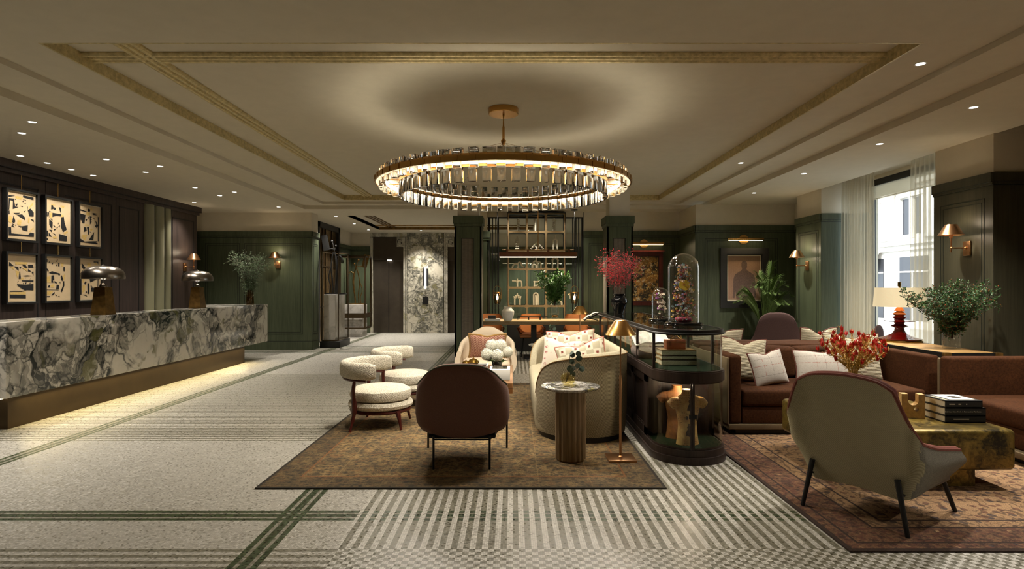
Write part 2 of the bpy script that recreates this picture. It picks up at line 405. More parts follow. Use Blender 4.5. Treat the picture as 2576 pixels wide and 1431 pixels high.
def mats():
    m = MAT
    m['floor'] = floor_mat()
    m['plaster'] = plain('warm plaster', S(208, 198, 177), .85, vary=.03)
    m['gold_leaf'] = plain('gold leaf', S(196, 178, 128), .45, .2, bump=.6, bscale=60, vary=.3, vscale=25)
    m['green'] = wood('green stained oak', S(58, 65, 47), S(80, 87, 66), 1.0)
    m['green_line'] = plain('green shadow groove', S(22, 27, 16), .6)
    m['umber'] = wood('dark umber oak', S(46, 38, 35), S(70, 58, 52), 1.0)
    m['umber_line'] = plain('umber groove', S(20, 17, 16), .6)
    m['olive'] = plain('olive lacquer', S(128, 124, 96), .5)
    m['marble'] = marble('green breccia marble', S(204, 197, 183), S(34, 38, 36), S(88, 86, 48), .8)
    m['marble_l'] = marble('lobby green marble', S(206, 198, 178), S(58, 60, 54), S(112, 106, 66), 1.25, .12, .85)
    m['marble_s'] = marble('pale surround marble', S(202, 194, 176), S(70, 70, 62), S(150, 144, 110), .9, .15, .42)
    m['marble_w'] = marble('pale grey veined marble', S(206, 200, 190), S(126, 120, 112), S(176, 170, 160), .8, .3, .4)
    m['marble_t'] = marble('marble table top', S(220, 214, 204), S(50, 54, 56), S(150, 142, 80), 2.6)
    m['bronze'] = plain('brushed bronze', S(78, 64, 44), .42, .8, vary=.12, vscale=3)
    m['lift'] = plain('dark bronze lift metal', S(74, 66, 56), .45, .7, vary=.12, vscale=4)
    m['brass'] = plain('satin brass', S(196, 152, 88), .26, 1.0, bump=.08, bscale=120)
    m['brass_dk'] = plain('aged brass', S(128, 98, 52), .35, .9, vary=.35, vscale=14)
    m['copper'] = plain('brushed copper', S(196, 150, 108), .3, 1.0)
    m['gold'] = plain('polished gold', S(230, 186, 96), .12, 1.0)
    m['black'] = plain('black metal', S(24, 23, 22), .45, .3)
    m['blackwood'] = plain('black painted wood', S(26, 25, 23), .5)
    m['pewter'] = plain('antique pewter', S(120, 112, 102), .28, 1.0, vary=.15, vscale=20)
    m['walnut'] = wood('dark walnut', S(38, 29, 25), S(62, 49, 42), 1.0)
    m['mahog'] = wood('red mahogany', S(58, 22, 18), S(92, 40, 32), 2.0, rough=.3)
    m['glass'] = glass('clear glass')
    m['pane'] = glass('window glass', (.96, .98, .97, 1), 1.35)
    t = T('crystal glass'); m['crystal'] = t.end(t.n('ShaderNodeBsdfGlass', {'Color': (.97, .97, .97, 1), 'Roughness': 0.0, 'IOR': 1.5}))
    m['smoke'] = glass('smoked amber glass', (.72, .6, .45, 1), 1.45)
    m['red_glass'] = plain('ruby glass', S(120, 16, 12), .06, 0, Transmission_Weight=.35, Coat_Weight=.6)
    m['amber'] = plain('amber glass', S(190, 96, 30), .06, 0, Transmission_Weight=.4)
    m['boucle'] = fabric('cream boucle', S(196, 186, 164), S(232, 224, 206), 110, bump=1.0, mode='boucle')
    m['cream'] = fabric('cream felt', S(206, 188, 162), S(222, 204, 178), 150, bump=.2)
    m['choc'] = fabric('chocolate leather', S(104, 73, 63), S(118, 84, 72), 160, rough=.55, bump=.25, sheen=.1)
    m['rust'] = fabric('rust velvet', S(52, 31, 17), S(82, 49, 27), 60, rough=.8, bump=.15, sheen=.0, vary=.35)
    m['taupe_weave'] = fabric('taupe weave', S(92, 77, 56), S(128, 110, 84), 800, bump=.5, mode='weave')
    m['tweed'] = fabric('beige herringbone tweed', S(86, 76, 57), S(182, 170, 142), 520, bump=.6, mode='weave')
    m['tweed_in'] = fabric('beige seat tweed', S(156, 146, 121), S(196, 186, 160), 150, bump=.4)
    m['khaki'] = fabric('khaki weave', S(134, 123, 95), S(198, 187, 155), 900, bump=.6, mode='weave')
    m['dusk'] = fabric('dusky pink leather', S(112, 66, 58), S(134, 82, 72), 120, rough=.6, bump=.2)
    m['plum'] = fabric('plum brown felt', S(66, 50, 48), S(80, 62, 58), 150, bump=.2)
    m['ribbed'] = fabric('cream ribbed cloth', S(152, 141, 114), S(206, 196, 170), 500, bump=.8, mode='rib')
    m['linen'] = None
    m['piping'] = plain('rust piping', S(96, 48, 32), .7)
    m['pinkpipe'] = plain('rose piping', S(178, 112, 96), .7)
    m['fringe'] = plain('ochre fringe', S(160, 122, 66), .9, bump=1, bscale=200)
    m['orange'] = plain('tan leather', S(172, 106, 56), .45, vary=.12, vscale=10)
    m['tan'] = plain('cognac leather', S(150, 84, 50), .5, vary=.15, vscale=12)
    m['shade_leather'] = plain('russet leather', S(118, 66, 44), .55)
    m['oak_pale'] = wood('pale timber', S(178, 150, 106), S(206, 180, 134), 1.0, axis=0)
    m['cork'] = plain('aged gilt shelf', S(128, 106, 72), .5, .25, vary=.25, vscale=60)
    m['bone'] = plain('ivory ceramic', S(222, 210, 182), .5, vary=.05)
    m['white'] = plain('white paper', S(232, 228, 218), .7)
    m['whitev'] = plain('white glazed stone', S(236, 230, 216), .35, vary=.08, vscale=9)
    m['pages'] = plain('book pages', S(206, 194, 166), .8)
    m['bookdk'] = plain('black book cloth', S(26, 26, 25), .5)
    m['bookgr'] = plain('sage patterned cloth', S(168, 172, 146), .7, vary=.3, vscale=130)
    m['bookol'] = plain('ochre book cloth', S(126, 96, 50), .6)
    m['black_gl'] = plain('black glaze', S(10, 10, 11), .05)
    m['felt'] = plain('dark green felt', S(22, 33, 19), .95, Specular_IOR_Level=.05)
    m['leafd'] = plain('dark leaf', S(58, 92, 48), .45)
    m['leafm'] = plain('fresh leaf', S(70, 112, 44), .45)
    m['leafy'] = plain('silver green leaf', S(88, 104, 74), .5)
    m['leafe'] = plain('eucalyptus leaf', S(62, 78, 62), .5)
    m['palm'] = plain('palm leaf', S(84, 106, 54), .6, Specular_IOR_Level=.2)
    m['stem'] = plain('brown stem', S(74, 58, 42), .7)
    m['stemy'] = plain('ochre stem', S(198, 164, 84), .7)
    m['redb'] = plain('crimson berry', S(168, 22, 34), .4)
    m['redf'] = plain('scarlet bloom', S(222, 74, 66), .6)
    m['flower'] = plain('white hydrangea', S(236, 232, 214), .7)
    m['linen_shade'] = None
    t = T('linen lamp shade'); c = t.mix(t.noise(t.scl(t.obj(), (1, 1, 3)), 90, 2), S(206, 190, 150), S(232, 220, 186))
    a = t.bsdf(c, .8); e = t.n('ShaderNodeEmission', {'Color': (1, .82, .52, 1), 'Strength': .32})
    m['linen_shade'] = t.end(t.n('ShaderNodeAddShader', {0: a.outputs[0], 1: e.outputs[0]}))
    m['led'] = emis('warm led', (1, .80, .46, 1), 9)
    m['led_inner'] = emis('chandelier led', (1, .90, .70, 1), 6); m['led_ring'] = emis('chandelier ring led', (1, .82, .52, 1), 1.6)
    m['led_fill'] = emis('added ceiling uplight', (1, .90, .70, 1), 42)
    m['spot'] = emis('downlight lens', (1, .95, .85, 1), 12)
    m['bulb'] = emis('lantern flame bulb', (1, .86, .62, 1), 14)
    m['ledw'] = emis('cool led', (1, .96, .9, 1), 8)
    # sheer curtain
    t = T('sheer voile'); tr = t.n('ShaderNodeBsdfTransparent', {0: (.97, .96, .93, 1)})
    df = t.n('ShaderNodeBsdfDiffuse', {0: S(196, 182, 156)}); tl = t.n('ShaderNodeBsdfTranslucent', {0: S(206, 194, 168)})
    dd = t.n('ShaderNodeMixShader', {0: .5, 1: df.outputs[0], 2: tl.outputs[0]})
    m['sheer'] = t.end(t.n('ShaderNodeMixShader', {0: .5, 1: tr.outputs[0], 2: dd.outputs[0]}))
    # woven grey panel cloth on the columns
    t = T('grey woven wallcloth'); o = t.obj(); x, y, z = t.sep(o)
    f = t.noise(t.scl(o, (14, 14, 90)), 1, 3, .7); f2 = t.ma('ADD', t.ma('MULTIPLY', t.ma('SINE', t.ma('MULTIPLY', t.ma('ADD', x, y), 260.0)), .5), .5)
    c = t.mix(t.ma('ADD', t.ma('MULTIPLY', f, .75), t.ma('MULTIPLY', f2, .25)), S(64, 58, 50), S(128, 118, 104))
    m['cloth'] = t.end(t.bsdf(c, .9, 0, t.bump(f, .4, .005)))
    # block table patinated brass
    t = T('patinated brass'); o = t.obj(); w = t.vm('ADD', o, t.vm('SCALE', t.noise(o, 3, 4, .7, col=True), s=.5))
    f = t.noise(w, 4, 6, .7, 1.0)
    c = t.mix(t.ramp(f, [(.38, 0.0), (.62, 1.0)]), S(60, 50, 24), S(150, 126, 60))
    c = t.mix(t.ramp(t.noise(t.scl(w, (1, 2.4, 2.4)), 3.2, 5, .7), [(.56, 0.0), (.66, .85)]), c, S(30, 26, 16))
    m['patina'] = t.end(t.bsdf(c, .3, .45))
    # travertine
    m['travertine'] = plain('travertine', S(196, 160, 102), .6, vary=.22, vscale=30, bump=.3)
    # antique bronze mirror
    t = T('antiqued mirror'); f = t.noise(t.scl(t.obj(), (1, 1, .5)), 4, 6, .8)
    c = t.mix(t.ramp(f, [(.4, 0.0), (.62, 1.0)]), S(70, 52, 34), S(178, 146, 96))
    m['mirror'] = t.end(t.bsdf(c, .28, .85))
    # butterfly print ground
    t = T('gilded collage'); o = t.obj(); f = t.noise(o, 6, 3, .5); v = t.vor(o, 30, 'F1'); cc = t.sep(t.vor(o, 30, 'F1', out='Color'))
    c = t.mix(t.ramp(f, [(.45, 0.0), (.56, 1.0)]), S(46, 34, 18), S(160, 114, 52))
    c = t.mix(t.ma('MULTIPLY', t.ramp(v, [(.3, 1.0), (.5, 0.0)]), t.ramp(cc[0], [(.5, 0.0), (.6, .9)])), c, t.mix(cc[1], S(60, 42, 18), S(220, 200, 130)))
    m['collage'] = t.end(t.bsdf(c, .6))
    # silhouette print cloth
    t = T('rose gold printed cloth'); o = t.obj(); x, y, z = t.sep(o)
    f = t.ma('MULTIPLY', t.ma('ADD', t.ma('SINE', t.ma('MULTIPLY', x, 300.0)), 1.0), .5)
    c = t.mix(t.ma('ADD', t.ma('MULTIPLY', f, .3), t.ma('MULTIPLY', t.noise(o, 40, 4, .8), .7)), S(124, 90, 72), S(184, 146, 118))
    m['rosecloth'] = t.end(t.bsdf(c, .8))
    m['silh'] = plain('grey printed figure', S(106, 84, 74), .85, vary=.35, vscale=70)
    # art
    m['paper'] = plain('aged paper', S(204, 178, 138), .8, vary=.07, vscale=5)
    m['ink'] = plain('black ink', S(16, 15, 14), .7)
    m['goldink'] = plain('gold wash', S(206, 172, 100), .6, vary=.2, vscale=60)
    m['mat'] = plain('ivory mount', S(226, 214, 186), .7)
    # exterior
    m['stone'] = plain('portland stone', S(214, 208, 200), .9, vary=.06)
    m['shop'] = plain('dark shopfront', S(52, 52, 58), .3)
    m['asphalt'] = plain('street paving', S(150, 148, 144), .9)
    # cushion weaves
    t = T('pale checked linen'); o = t.obj(); x, y, z = t.sep(o)
    c = t.mix(t.noise(o, 120, 3, .7), S(150, 141, 128), S(206, 198, 186))
    def near(v, q, k=.0022): return t.ma('LESS_THAN', t.ma('ABSOLUTE', t.ma('SUBTRACT', v, q)), k)
    br = t.ramp(t.noise(t.scl(o, 60), 1, 2), [(.42, 0.0), (.5, .8)])
    for q, cc in ((-.09, S(150, 70, 50)), (.0, S(110, 104, 96)), (.12, S(150, 76, 56))): c = t.mix(t.ma('MULTIPLY', near(x, q), br), c, cc)
    for q, cc in ((.1, S(110, 104, 96)), (.2, S(150, 70, 50)), (.27, S(120, 112, 102))): c = t.mix(t.ma('MULTIPLY', near(z, q), br), c, cc)
    m['linen'] = t.end(t.bsdf(c, .9))
    t = T('burgundy zigzag weave'); o = t.obj(); x, y, z = t.sep(o)
    zz = t.ma('MULTIPLY', t.ma('PINGPONG', t.ma('MULTIPLY', x, 24.0), .5), 2.4); f = t.ma('FRACT', t.ma('ADD', t.ma('MULTIPLY', z, 40.0), zz))
    c = t.mix(t.ramp(f, [(.45, 0.0), (.52, 1.0)]), S(112, 52, 46), S(190, 150, 124)); m['zigzag'] = t.end(t.bsdf(c, .9))
    t = T('sage check with rust squares'); o = t.obj(); x, y, z = t.sep(o)
    u, v = t.ma('MULTIPLY', x, 13.0), t.ma('MULTIPLY', z, 13.0)
    ch = t.ma('MODULO', t.ma('ADD', t.ma('ADD', t.ma('FLOOR', u), t.ma('FLOOR', v)), 100.0), 2.0)
    du = t.ma('ABSOLUTE', t.ma('SUBTRACT', t.ma('FRACT', u), .5)); dv = t.ma('ABSOLUTE', t.ma('SUBTRACT', t.ma('FRACT', v), .5))
    sq = t.ma('MULTIPLY', t.ma('LESS_THAN', t.ma('MAXIMUM', du, dv), .17), ch)
    c = t.mix(ch, S(186, 176, 150), S(220, 212, 190)); c = t.mix(sq, c, S(134, 68, 56)); m['check'] = t.end(t.bsdf(c, .9))
    t = T('cream with rose tufts'); o = t.obj(); x, y, z = t.sep(o)
    v1 = t.vor(t.scl(o, (1, .2, 1)), 15, 'F1', .25)
    f = t.ma('MULTIPLY', t.ramp(v1, [(.28, 1.0), (.36, 0.0)]), t.ramp(t.noise(o, 90, 2, .7), [(.4, 0.0), (.55, 1.0)]))
    c = t.mix(f, S(226, 214, 196), S(176, 96, 92)); m['tuft'] = t.end(t.bsdf(c, .95))
mats()
# ================================================================= SETTING
A_, B_, C_, D_ = 3.17, 3.25, 3.30, 3.40
def flat(g, x0, x1, y0, y1, z): g.quad((x0, y0, z), (x0, y1, z), (x1, y1, z), (x1, y0, z))
def vx(g, x, y0, y1, z0, z1): g.quad((x, y0, z0), (x, y1, z0), (x, y1, z1), (x, y0, z1))
def vy(g, y, x0, x1, z0, z1): g.quad((x0, y, z0), (x1, y, z0), (x1, y, z1), (x0, y, z1))
struct('floor', G().box(-9, 7, -4, 20, -.1, 0), MAT['floor'])
g = G()
flat(g, -9, -4.6, -4, 13.06, A_); flat(g, 4.117, 5.41, -4, 13.06, A_)
flat(g, 5.41, 7, -4, 3.0, A_); flat(g, 5.41, 7, 6.61, 7.55, A_); flat(g, 5.41, 7, 10.34, 13.06, A_)
flat(g, 5.41, 7, 3.0, 6.61, 3.34); flat(g, 5.41, 7, 7.55, 10.34, 3.34)
for (a, b) in ((3.0, 6.61), (7.55, 10.34)): vx(g, 5.41, a, b, A_, 3.34); vy(g, a, 5.41, 7, A_, 3.34); vy(g, b, 5.41, 7, A_, 3.34)
for (a, b, c, d) in ((-9, -4, 13.06, 20), (.6, 7, 13.06, 20), (-4, .6, 13.06, 14.28), (-4, .6, 17.74, 20)): flat(g, a, b, c, d, A_)
flat(g, -4, .6, 14.28, 17.74, 3.25); vx(g, -4, 14.28, 17.74, A_, 3.25); vx(g, .6, 14.28, 17.74, A_, 3.25); vy(g, 14.28, -4, .6, A_, 3.25)
vx(g, -4.6, -4, 13.06, A_, B_); vx(g, 4.117, -4, 13.06, A_, B_); vy(g, 13.06, -4.6, 4.117, A_, B_)
flat(g, -4.6, -4.12, -4, 13.06, B_); flat(g, 3.62, 4.117, -4, 13.06, B_); flat(g, -4.12, 3.62, 12.83, 13.06, B_)
vx(g, -4.12, -4, 12.83, B_, C_); vx(g, 3.62, -4, 12.83, B_, C_); vy(g, 12.83, -4.12, 3.62, B_, C_)
flat(g, -4.12, -3.58, -4, 12.83, C_); flat(g, 3.10, 3.62, -4, 12.83, C_); flat(g, -3.58, 3.10, 12.57, 12.83, C_); flat(g, -3.58, 3.10, -4, 4.507, C_)
flat(g, -3.58, 3.10, 4.507, 12.57, D_)
struct('ceiling', g, MAT['plaster'], merge=False, smooth=False)
g = G()   # gold-leafed upstand of the recess
for (a, b, c, d) in ((-3.60, -3.58, 4.507, 12.57), (3.10, 3.12, 4.507, 12.57), (-3.6, 3.12, 12.57, 12.59), (-3.6, 3.12, 4.49, 4.507)):
    g.box(a, b, c, d, C_ - .001, D_ + .02)
struct('trim_1', g, MAT['gold_leaf'])
g = G()   # ribbed gold bands across and along the recess
for k in range(3):
    c = 4.935 + k * .068
    g.lathe([(.030, 0), (.030, 6.68)], 10, 0, 0, 0, 1, .9) if 0 else g.tube([(-3.58, c, D_ - .004), (3.10, c, D_ - .004)], .031, 10)
struct('trim_2', g, MAT['gold_leaf'])
g = G()
for k in range(3):
    c = -3.148 + k * .068; g.tube([(c, 4.507, D_ - .006), (c, 12.57, D_ - .006)], .031, 10)
struct('trim_3', g, MAT['gold_leaf'])
g = G()
g.box(-4.02, -4.0, 14.28, 17.74, A_ - .001, 3.26); g.box(-4, .6, 17.74, 17.76, A_ - .001, 3.26)
for k in range(3): c = -3.72 + k * .1; g.tube([(c, 14.28, 3.248), (c, 17.74, 3.248)], .026, 8)
g.tube([(-4, 17.2, 3.248), (.6, 17.2, 3.248)], .03, 8)
struct('trim_4', g, MAT['brass_dk'])

def wains(g, p0, p1, panels=(), zt=2.734, zc=A_, th=.12, base=True, crown=.03, mats3=True):
    p0, p1 = Vector((p0[0], p0[1], 0)), Vector((p1[0], p1[1], 0)); d = p1 - p0; L = d.length; d.normalize()
    w = Vector((-d.y, d.x, 0))
    M = Matrix.Identity(4)
    for r in range(3): M[r][0] = d[r]; M[r][1] = w[r]; M[r][2] = (0, 0, 1)[r]; M[r][3] = p0[r]
    g.M = M
    g.m = 0; g.box(.004, L - .004, 0, th, 0, zt)
    g.box(-0, L, -crown, 0, zt - .105, zt); g.box(0, L, -crown * .5, 0, zt - .135, zt - .105)
    if base: g.box(0, L, -.02, 0, 0, .2); g.m = 1; g.box(0, L, -.021, 0, .196, .206); g.m = 0
    g.m = 1; g.box(0, L, -crown - .001, 0, zt - .109, zt - .102); g.box(0, L, -.004, 0, zt - .146, zt - .136)
    for (a, b, z0, z1) in panels:
        for q in (0, .045):
            k = .011 if q == 0 else .009
            A, B, Z0, Z1 = a + q, b - q, z0 + q, z1 - q
            for (u0, u1, h0, h1) in ((A, B, Z0, Z0 + k), (A, B, Z1 - k, Z1), (A, A + k, Z0, Z1), (B - k, B, Z0, Z1)):
                g.box(u0, u1, -.004, 0, h0, h1)
    if zc > zt + .01: g.m = 2; g.box(.014, L - .014, .012, th, zt, zc)
    g.m = 0; g.M = Matrix.Identity(4); return g
GM = [MAT['green'], MAT['green_line'], MAT['plaster']]
# ---- left wall: umber timber
g = G(); UM = [MAT['umber'], MAT['umber_line'], MAT['plaster']]
XL = -6.85
g.box(XL - .3, XL, -4, 12.84, 0, A_)
g.box(XL, XL + .05, -4, 12.86, 3.00, 3.06); g.box(XL, XL + .085, -4, 12.88, 3.06, A_)
g.m = 1; g.box(XL, XL + .0865, -4, 12.885, 3.055, 3.065)
for (a, b) in ((5.0, 6.75), (6.95, 8.55), (8.78, 10.12), (10.30, 10.86), (11.92, 12.72)):
    z0, z1, k = .3, 2.86, .022
    if b - a > 1: lines = ((a + .28 if a > 8 else a, b, z1 - k, z1), (b - k, b, z0, z1))
    else: lines = ((a, b, z1 - k, z1), (b - k, b, z0, z1), (a, a + .008, z0, z1))
    for (u0, u1, h0, h1) in lines: g.box(XL, XL + .006, u0, u1, h0, h1)
for y in (8.68, 10.22): g.box(XL, XL + .004, y, y + .006, 0, 3.0)
for (y0, y1) in ((11.28, 11.33), (11.60, 11.65), (11.84, 11.88)): g.box(XL, XL + .012, y0, y1, 0, 3.0)
g.m = 0; g.box(-7.6, -7.3, 12.84, 13.7, 0, A_); g.box(-7.6, -7.12, 12.6, 12.83, 0, A_)
g.m = 2; g.box(-7.32, -7.29, 12.84, 13.7, 2.734, A_)
struct('wall_left', g, UM)
for i, (y0, y1) in enumerate(((11.00, 11.28), (11.34, 11.60), (11.66, 11.84))):
    g = G(); c = (y0 + y1) / 2; r = (y1 - y0) / 2 * .96
    g.lathe([(r, 0), (r, 3.0)], 16, XL, c, 0, .55, 1, -PI / 2, PI / 2)
    struct('trim_%d' % (5 + i), g, MAT['olive'])
# ---- green pier that closes the reception area
g = G(); wains(g, (-7.6, 13.67), (-4.637, 13.67), ((.5, 1.30, .36, 2.46), (1.40, 2.75, .36, 2.46)), th=.4)
wains(g, (-4.637, 13.67), (-4.637, 14.14), ((.07, .40, .36, 2.46),), th=.4)
struct('wall_back_left', g, GM)
# ---- lift lobby
g = G(); wains(g, (-5.1, 17.28), (-5.1, 18.85), ((.15, 1.2, .3, 2.4),)); g.m = 2; g.box(-5.22, -5.1, 14.14, 15.5, 0, A_)
wains(g, (-5.2, 18.68), (-4.5, 18.68), ()); struct('wall_lobby_left', g, GM)
g = G(); g.box(-5.16, -5.04, 15.38, 15.5, 0, 3.15); g.box(-5.16, -5.04, 17.16, 17.3, 0, 3.15); g.box(-5.16, -5.04, 15.38, 17.3, 3.03, 3.18)
d = struct('door_3', g, MAT['blackwood'])
g = G(); g.box(-5.16, -5.13, 15.5, 17.16, 0, 3.03); build('antiqued_mirror_leaf', g, MAT['mirror'], d)
g = G()
for y in (15.9, 16.15, 16.7): g.box(-5.125, -5.10, y, y + .03, 0, 3.03)
for z in (.9, 2.0): g.box(-5.125, -5.10, 15.5, 17.16, z, z + .03)
build('glazing_bars', g, MAT['bronze'], d)
ZL = 3.15
YE = 18.7
g = G()
def slab(x0, x1, z0, z1, y=YE): g.box(x0, x1, y, y + .25, z0, z1)
dx0, dx1, dn = PX(937.3, YE), PX(1014.5, YE), PX(998, YE)
zt_, zn_ = PZ(596, YE), PZ(621, YE)
ex0, ex1 = PX(1126, YE), PX(1126, YE) + .97
g.m = 2; slab(-4.56, dx0, 0, A_); slab(dx0, dx1, zt_, A_); slab(dn, dx1, zn_, zt_)
cx0, cx1 = PX(1024.5, YE), PX(1116, YE)
slab(dx1, cx0 - .012, 0, A_); slab(cx1 + .012, ex0, 0, A_); slab(ex0, ex1, zt_, A_); slab(ex0, PX(1142, YE), zn_, zt_) if 0 else slab(ex0, ex0 + .2, zn_, zt_)
slab(ex1, ex1 + .3, 0, A_)
g.m = 0; g.box(cx0, cx1, YE - .02, YE + .2, 0, 3.165)
g.m = 1
for (a, b) in ((cx0 - .012, cx0), (cx1, cx1 + .012)): g.box(a, b, YE + .01, YE + .2, 0, A_)
for (a, b, z0, z1) in ((dx0 - .19, dx1 + .06, 3.02, 3.03), (dx0 - .19, dx0 - .18, 0, 3.02), (dx1 + .06, dx1 + .07, 0, 3.03), (ex0 - .08, ex0 - .07, 0, 3.03), (ex0 - .08, ex1, 3.02, 3.03)): g.box(a, b, YE - .003, YE, z0, z1)
struct('wall_lift_lobby', g, [MAT['marble_l'], MAT['green_line'], MAT['marble_s']])
def serif_g(g, x, z, h):
    """upright serif G as a flat raised letter"""
    n = 30; o, i_ = [], []
    for k in range(n + 1):
        a = R(42) + R(275) * k / n
        o.append((x + .46 * h * math.cos(a), z + .5 * h * math.sin(a)))
        t = .13 * abs(math.cos(a)) ** 1.3 * (1 if math.cos(a) < 0 else .35) + .03
        i_.append((x + (.46 - t) * h * math.cos(a), z + (.5 - .035) * h * math.sin(a)))
    for k in range(n):
        v = [(p[0], y, p[1]) for y in (YE - .014, YE - .001) for p in (o[k], o[k + 1], i_[k + 1], i_[k])]
        g.add(v, [(0, 1, 2, 3), (0, 4, 5, 1), (3, 2, 6, 7)])
    g.box(x + .28 * h, x + .39 * h, YE - .014, YE - .001, z - .42 * h, z - .03 * h)
    g.box(x + .14 * h, x + .50 * h, YE - .014, YE - .001, z - .055 * h, z - .02 * h)
    g.box(x + .335 * h, x + .36 * h, YE - .014, YE - .001, z + .2 * h, z + .46 * h)
for i, px in enumerate((1005.5, 1133.5)):
    g = G(); serif_g(g, PX(px, YE), PZ(608.5, YE), .165)
    o = build('floor_letter', g, MAT['ink'])
    tag(o, ('dark serif letter G on the marble beside the left lift door', 'dark serif letter G on the marble nearest the green column')[i], 'letter', 'floor letters over the lifts')
for i, (a, b) in enumerate(((dx0, dx1), (ex0, ex1))):
    g = G(); zs = PZ(654, YE); mid = (a + b) / 2
    g.box(a - .02, b + .02, YE + .13, YE + .2, 0, zs + .02)
    d = struct('door_%d' % (i + 1), g, MAT['lift'])
    g = G(); g.box(mid - .007, mid + .007, YE + .122, YE + .131, 0, zs - .012); build('door_joint', g, MAT['black'], d)
    g = G(); g.box(a - .02, b + .02, YE + .08, YE + .2, zs, 3.12); build('transom_panel', g, MAT['lift'], d)
# lift call button, indicator and wall light
g = G(); g.box(PX(1063, YE), PX(1077.5, YE), YE - .035, YE - .021, PZ(765, YE), PZ(746, YE)); o = build('call_switch', g, MAT['black'])
tag(o, 'small dark square call plate on the marble between the lifts', 'call plate')
t_ = thing('wall_light', 'upright bar wall light with dark backplate on the marble between the lifts', 'wall light', (PX(1070.5, YE), YE - .02, PZ(698, YE)))
g = G(); g.box(-.085, .085, -.02, -.001, -.27, .28); build('backplate', g, MAT['black'], t_)
g = G(); g.rbox(-.03, .03, -.07, -.021, -.34, .34, .01); build('light_bar', g, MAT['ledw'], t_)
g = G(); g.box(PX(973, YE), PX(984, YE), YE + .06, YE + .12, PZ(655.5, YE), PZ(653, YE)); o = build('lift_indicator_light', g, MAT['ledw'])
tag(o, 'slim white light strip glowing over the left lift doors', 'light')
# ---- rear wall beyond the glazed screen, and lobby right side
g = G(); wains(g, (ex1 + .3, 18.9), (4.6, 18.9), ((.2, 1.4, .3, 2.4), (1.55, 3.0, .3, 2.4), (3.15, 4.5, .3, 2.4))); struct('wall_back', g, GM)
g = G(); wains(g, (4.5, 18.9), (4.5, 13.6), ((.3, 2.4, .3, 2.4), (2.6, 5.0, .3, 2.4))); struct('wall_back_right', g, GM)
# ---- alcove walls on the right
g = G(); wains(g, (1.62, 13.57), (3.88, 13.57), ((.12, .62, .36, 2.46), (.80, 2.08, .36, 2.46)))
wains(g, (3.80, 13.57), (3.80, 12.34), ()); wains(g, (3.80, 12.34), (5.95, 12.34), ((.2, 1.72, .36, 2.46),)); wains(g, (5.87, 12.45), (5.87, 11.1), ())
struct('wall_alcove', g, GM)
g = G(); wains(g, (5.38, 11.25), (5.38, 10.34), ((.1, .82, .36, 2.46),)); wains(g, (5.38, 10.34), (6.3, 10.34), (), th=.1); wains(g, (6.0, 11.25), (5.38, 11.25), (), th=.1)
struct('wall_right_far_pier', g, GM)
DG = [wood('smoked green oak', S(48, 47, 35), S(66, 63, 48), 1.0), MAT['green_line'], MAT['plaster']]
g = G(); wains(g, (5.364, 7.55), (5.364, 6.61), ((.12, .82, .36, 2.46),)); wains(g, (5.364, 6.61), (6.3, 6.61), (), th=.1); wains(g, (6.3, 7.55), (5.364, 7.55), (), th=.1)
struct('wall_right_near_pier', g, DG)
# ---- window wall
g = G(); XW = 6.2
g.box(XW, XW + .15, 7.5, 10.4, 0, .25); g.box(XW, XW + .15, 7.5, 7.62, .25, 3.4); g.box(XW, XW + .15, 10.3, 10.4, .25, 3.4); g.box(XW - .05, XW + .15, 7.5, 10.4, 3.28, 3.4)
g.box(XW, XW + .15, -4, 6.7, 0, 3.4)
struct('wall_right', g, MAT['plaster'])
g = G(); g.box(XW + .02, XW + .08, 7.62, 7.68, .25, 3.28); g.box(XW + .02, XW + .08, 10.24, 10.3, .25, 3.28); g.box(XW + .02, XW + .08, 7.62, 10.3, .25, .31)
g.box(XW - .02, XW + .08, 7.62, 10.3, 3.18, 3.28)
w = struct('window_1', g, MAT['blackwood'])
g = G(); g.box(XW + .045, XW + .051, 7.68, 10.24, .31, 3.18); build('pane', g, MAT['pane'], w)
g = G(); g.box(XW + .005, XW + .012, 7.66, 10.26, 2.955, 3.18); g.tube([(XW + .008, 7.66, 2.955), (XW + .008, 10.26, 2.955)], .012, 6)
o = build('roller_blind', g, MAT['sheer']); tag(o, 'white translucent roller blind let down a little at the window head', 'blind')
g = G(); g.box(-7.3, 6.4, -4.1, -4, 0, 3.4); struct('wall_front', g, MAT['green'])
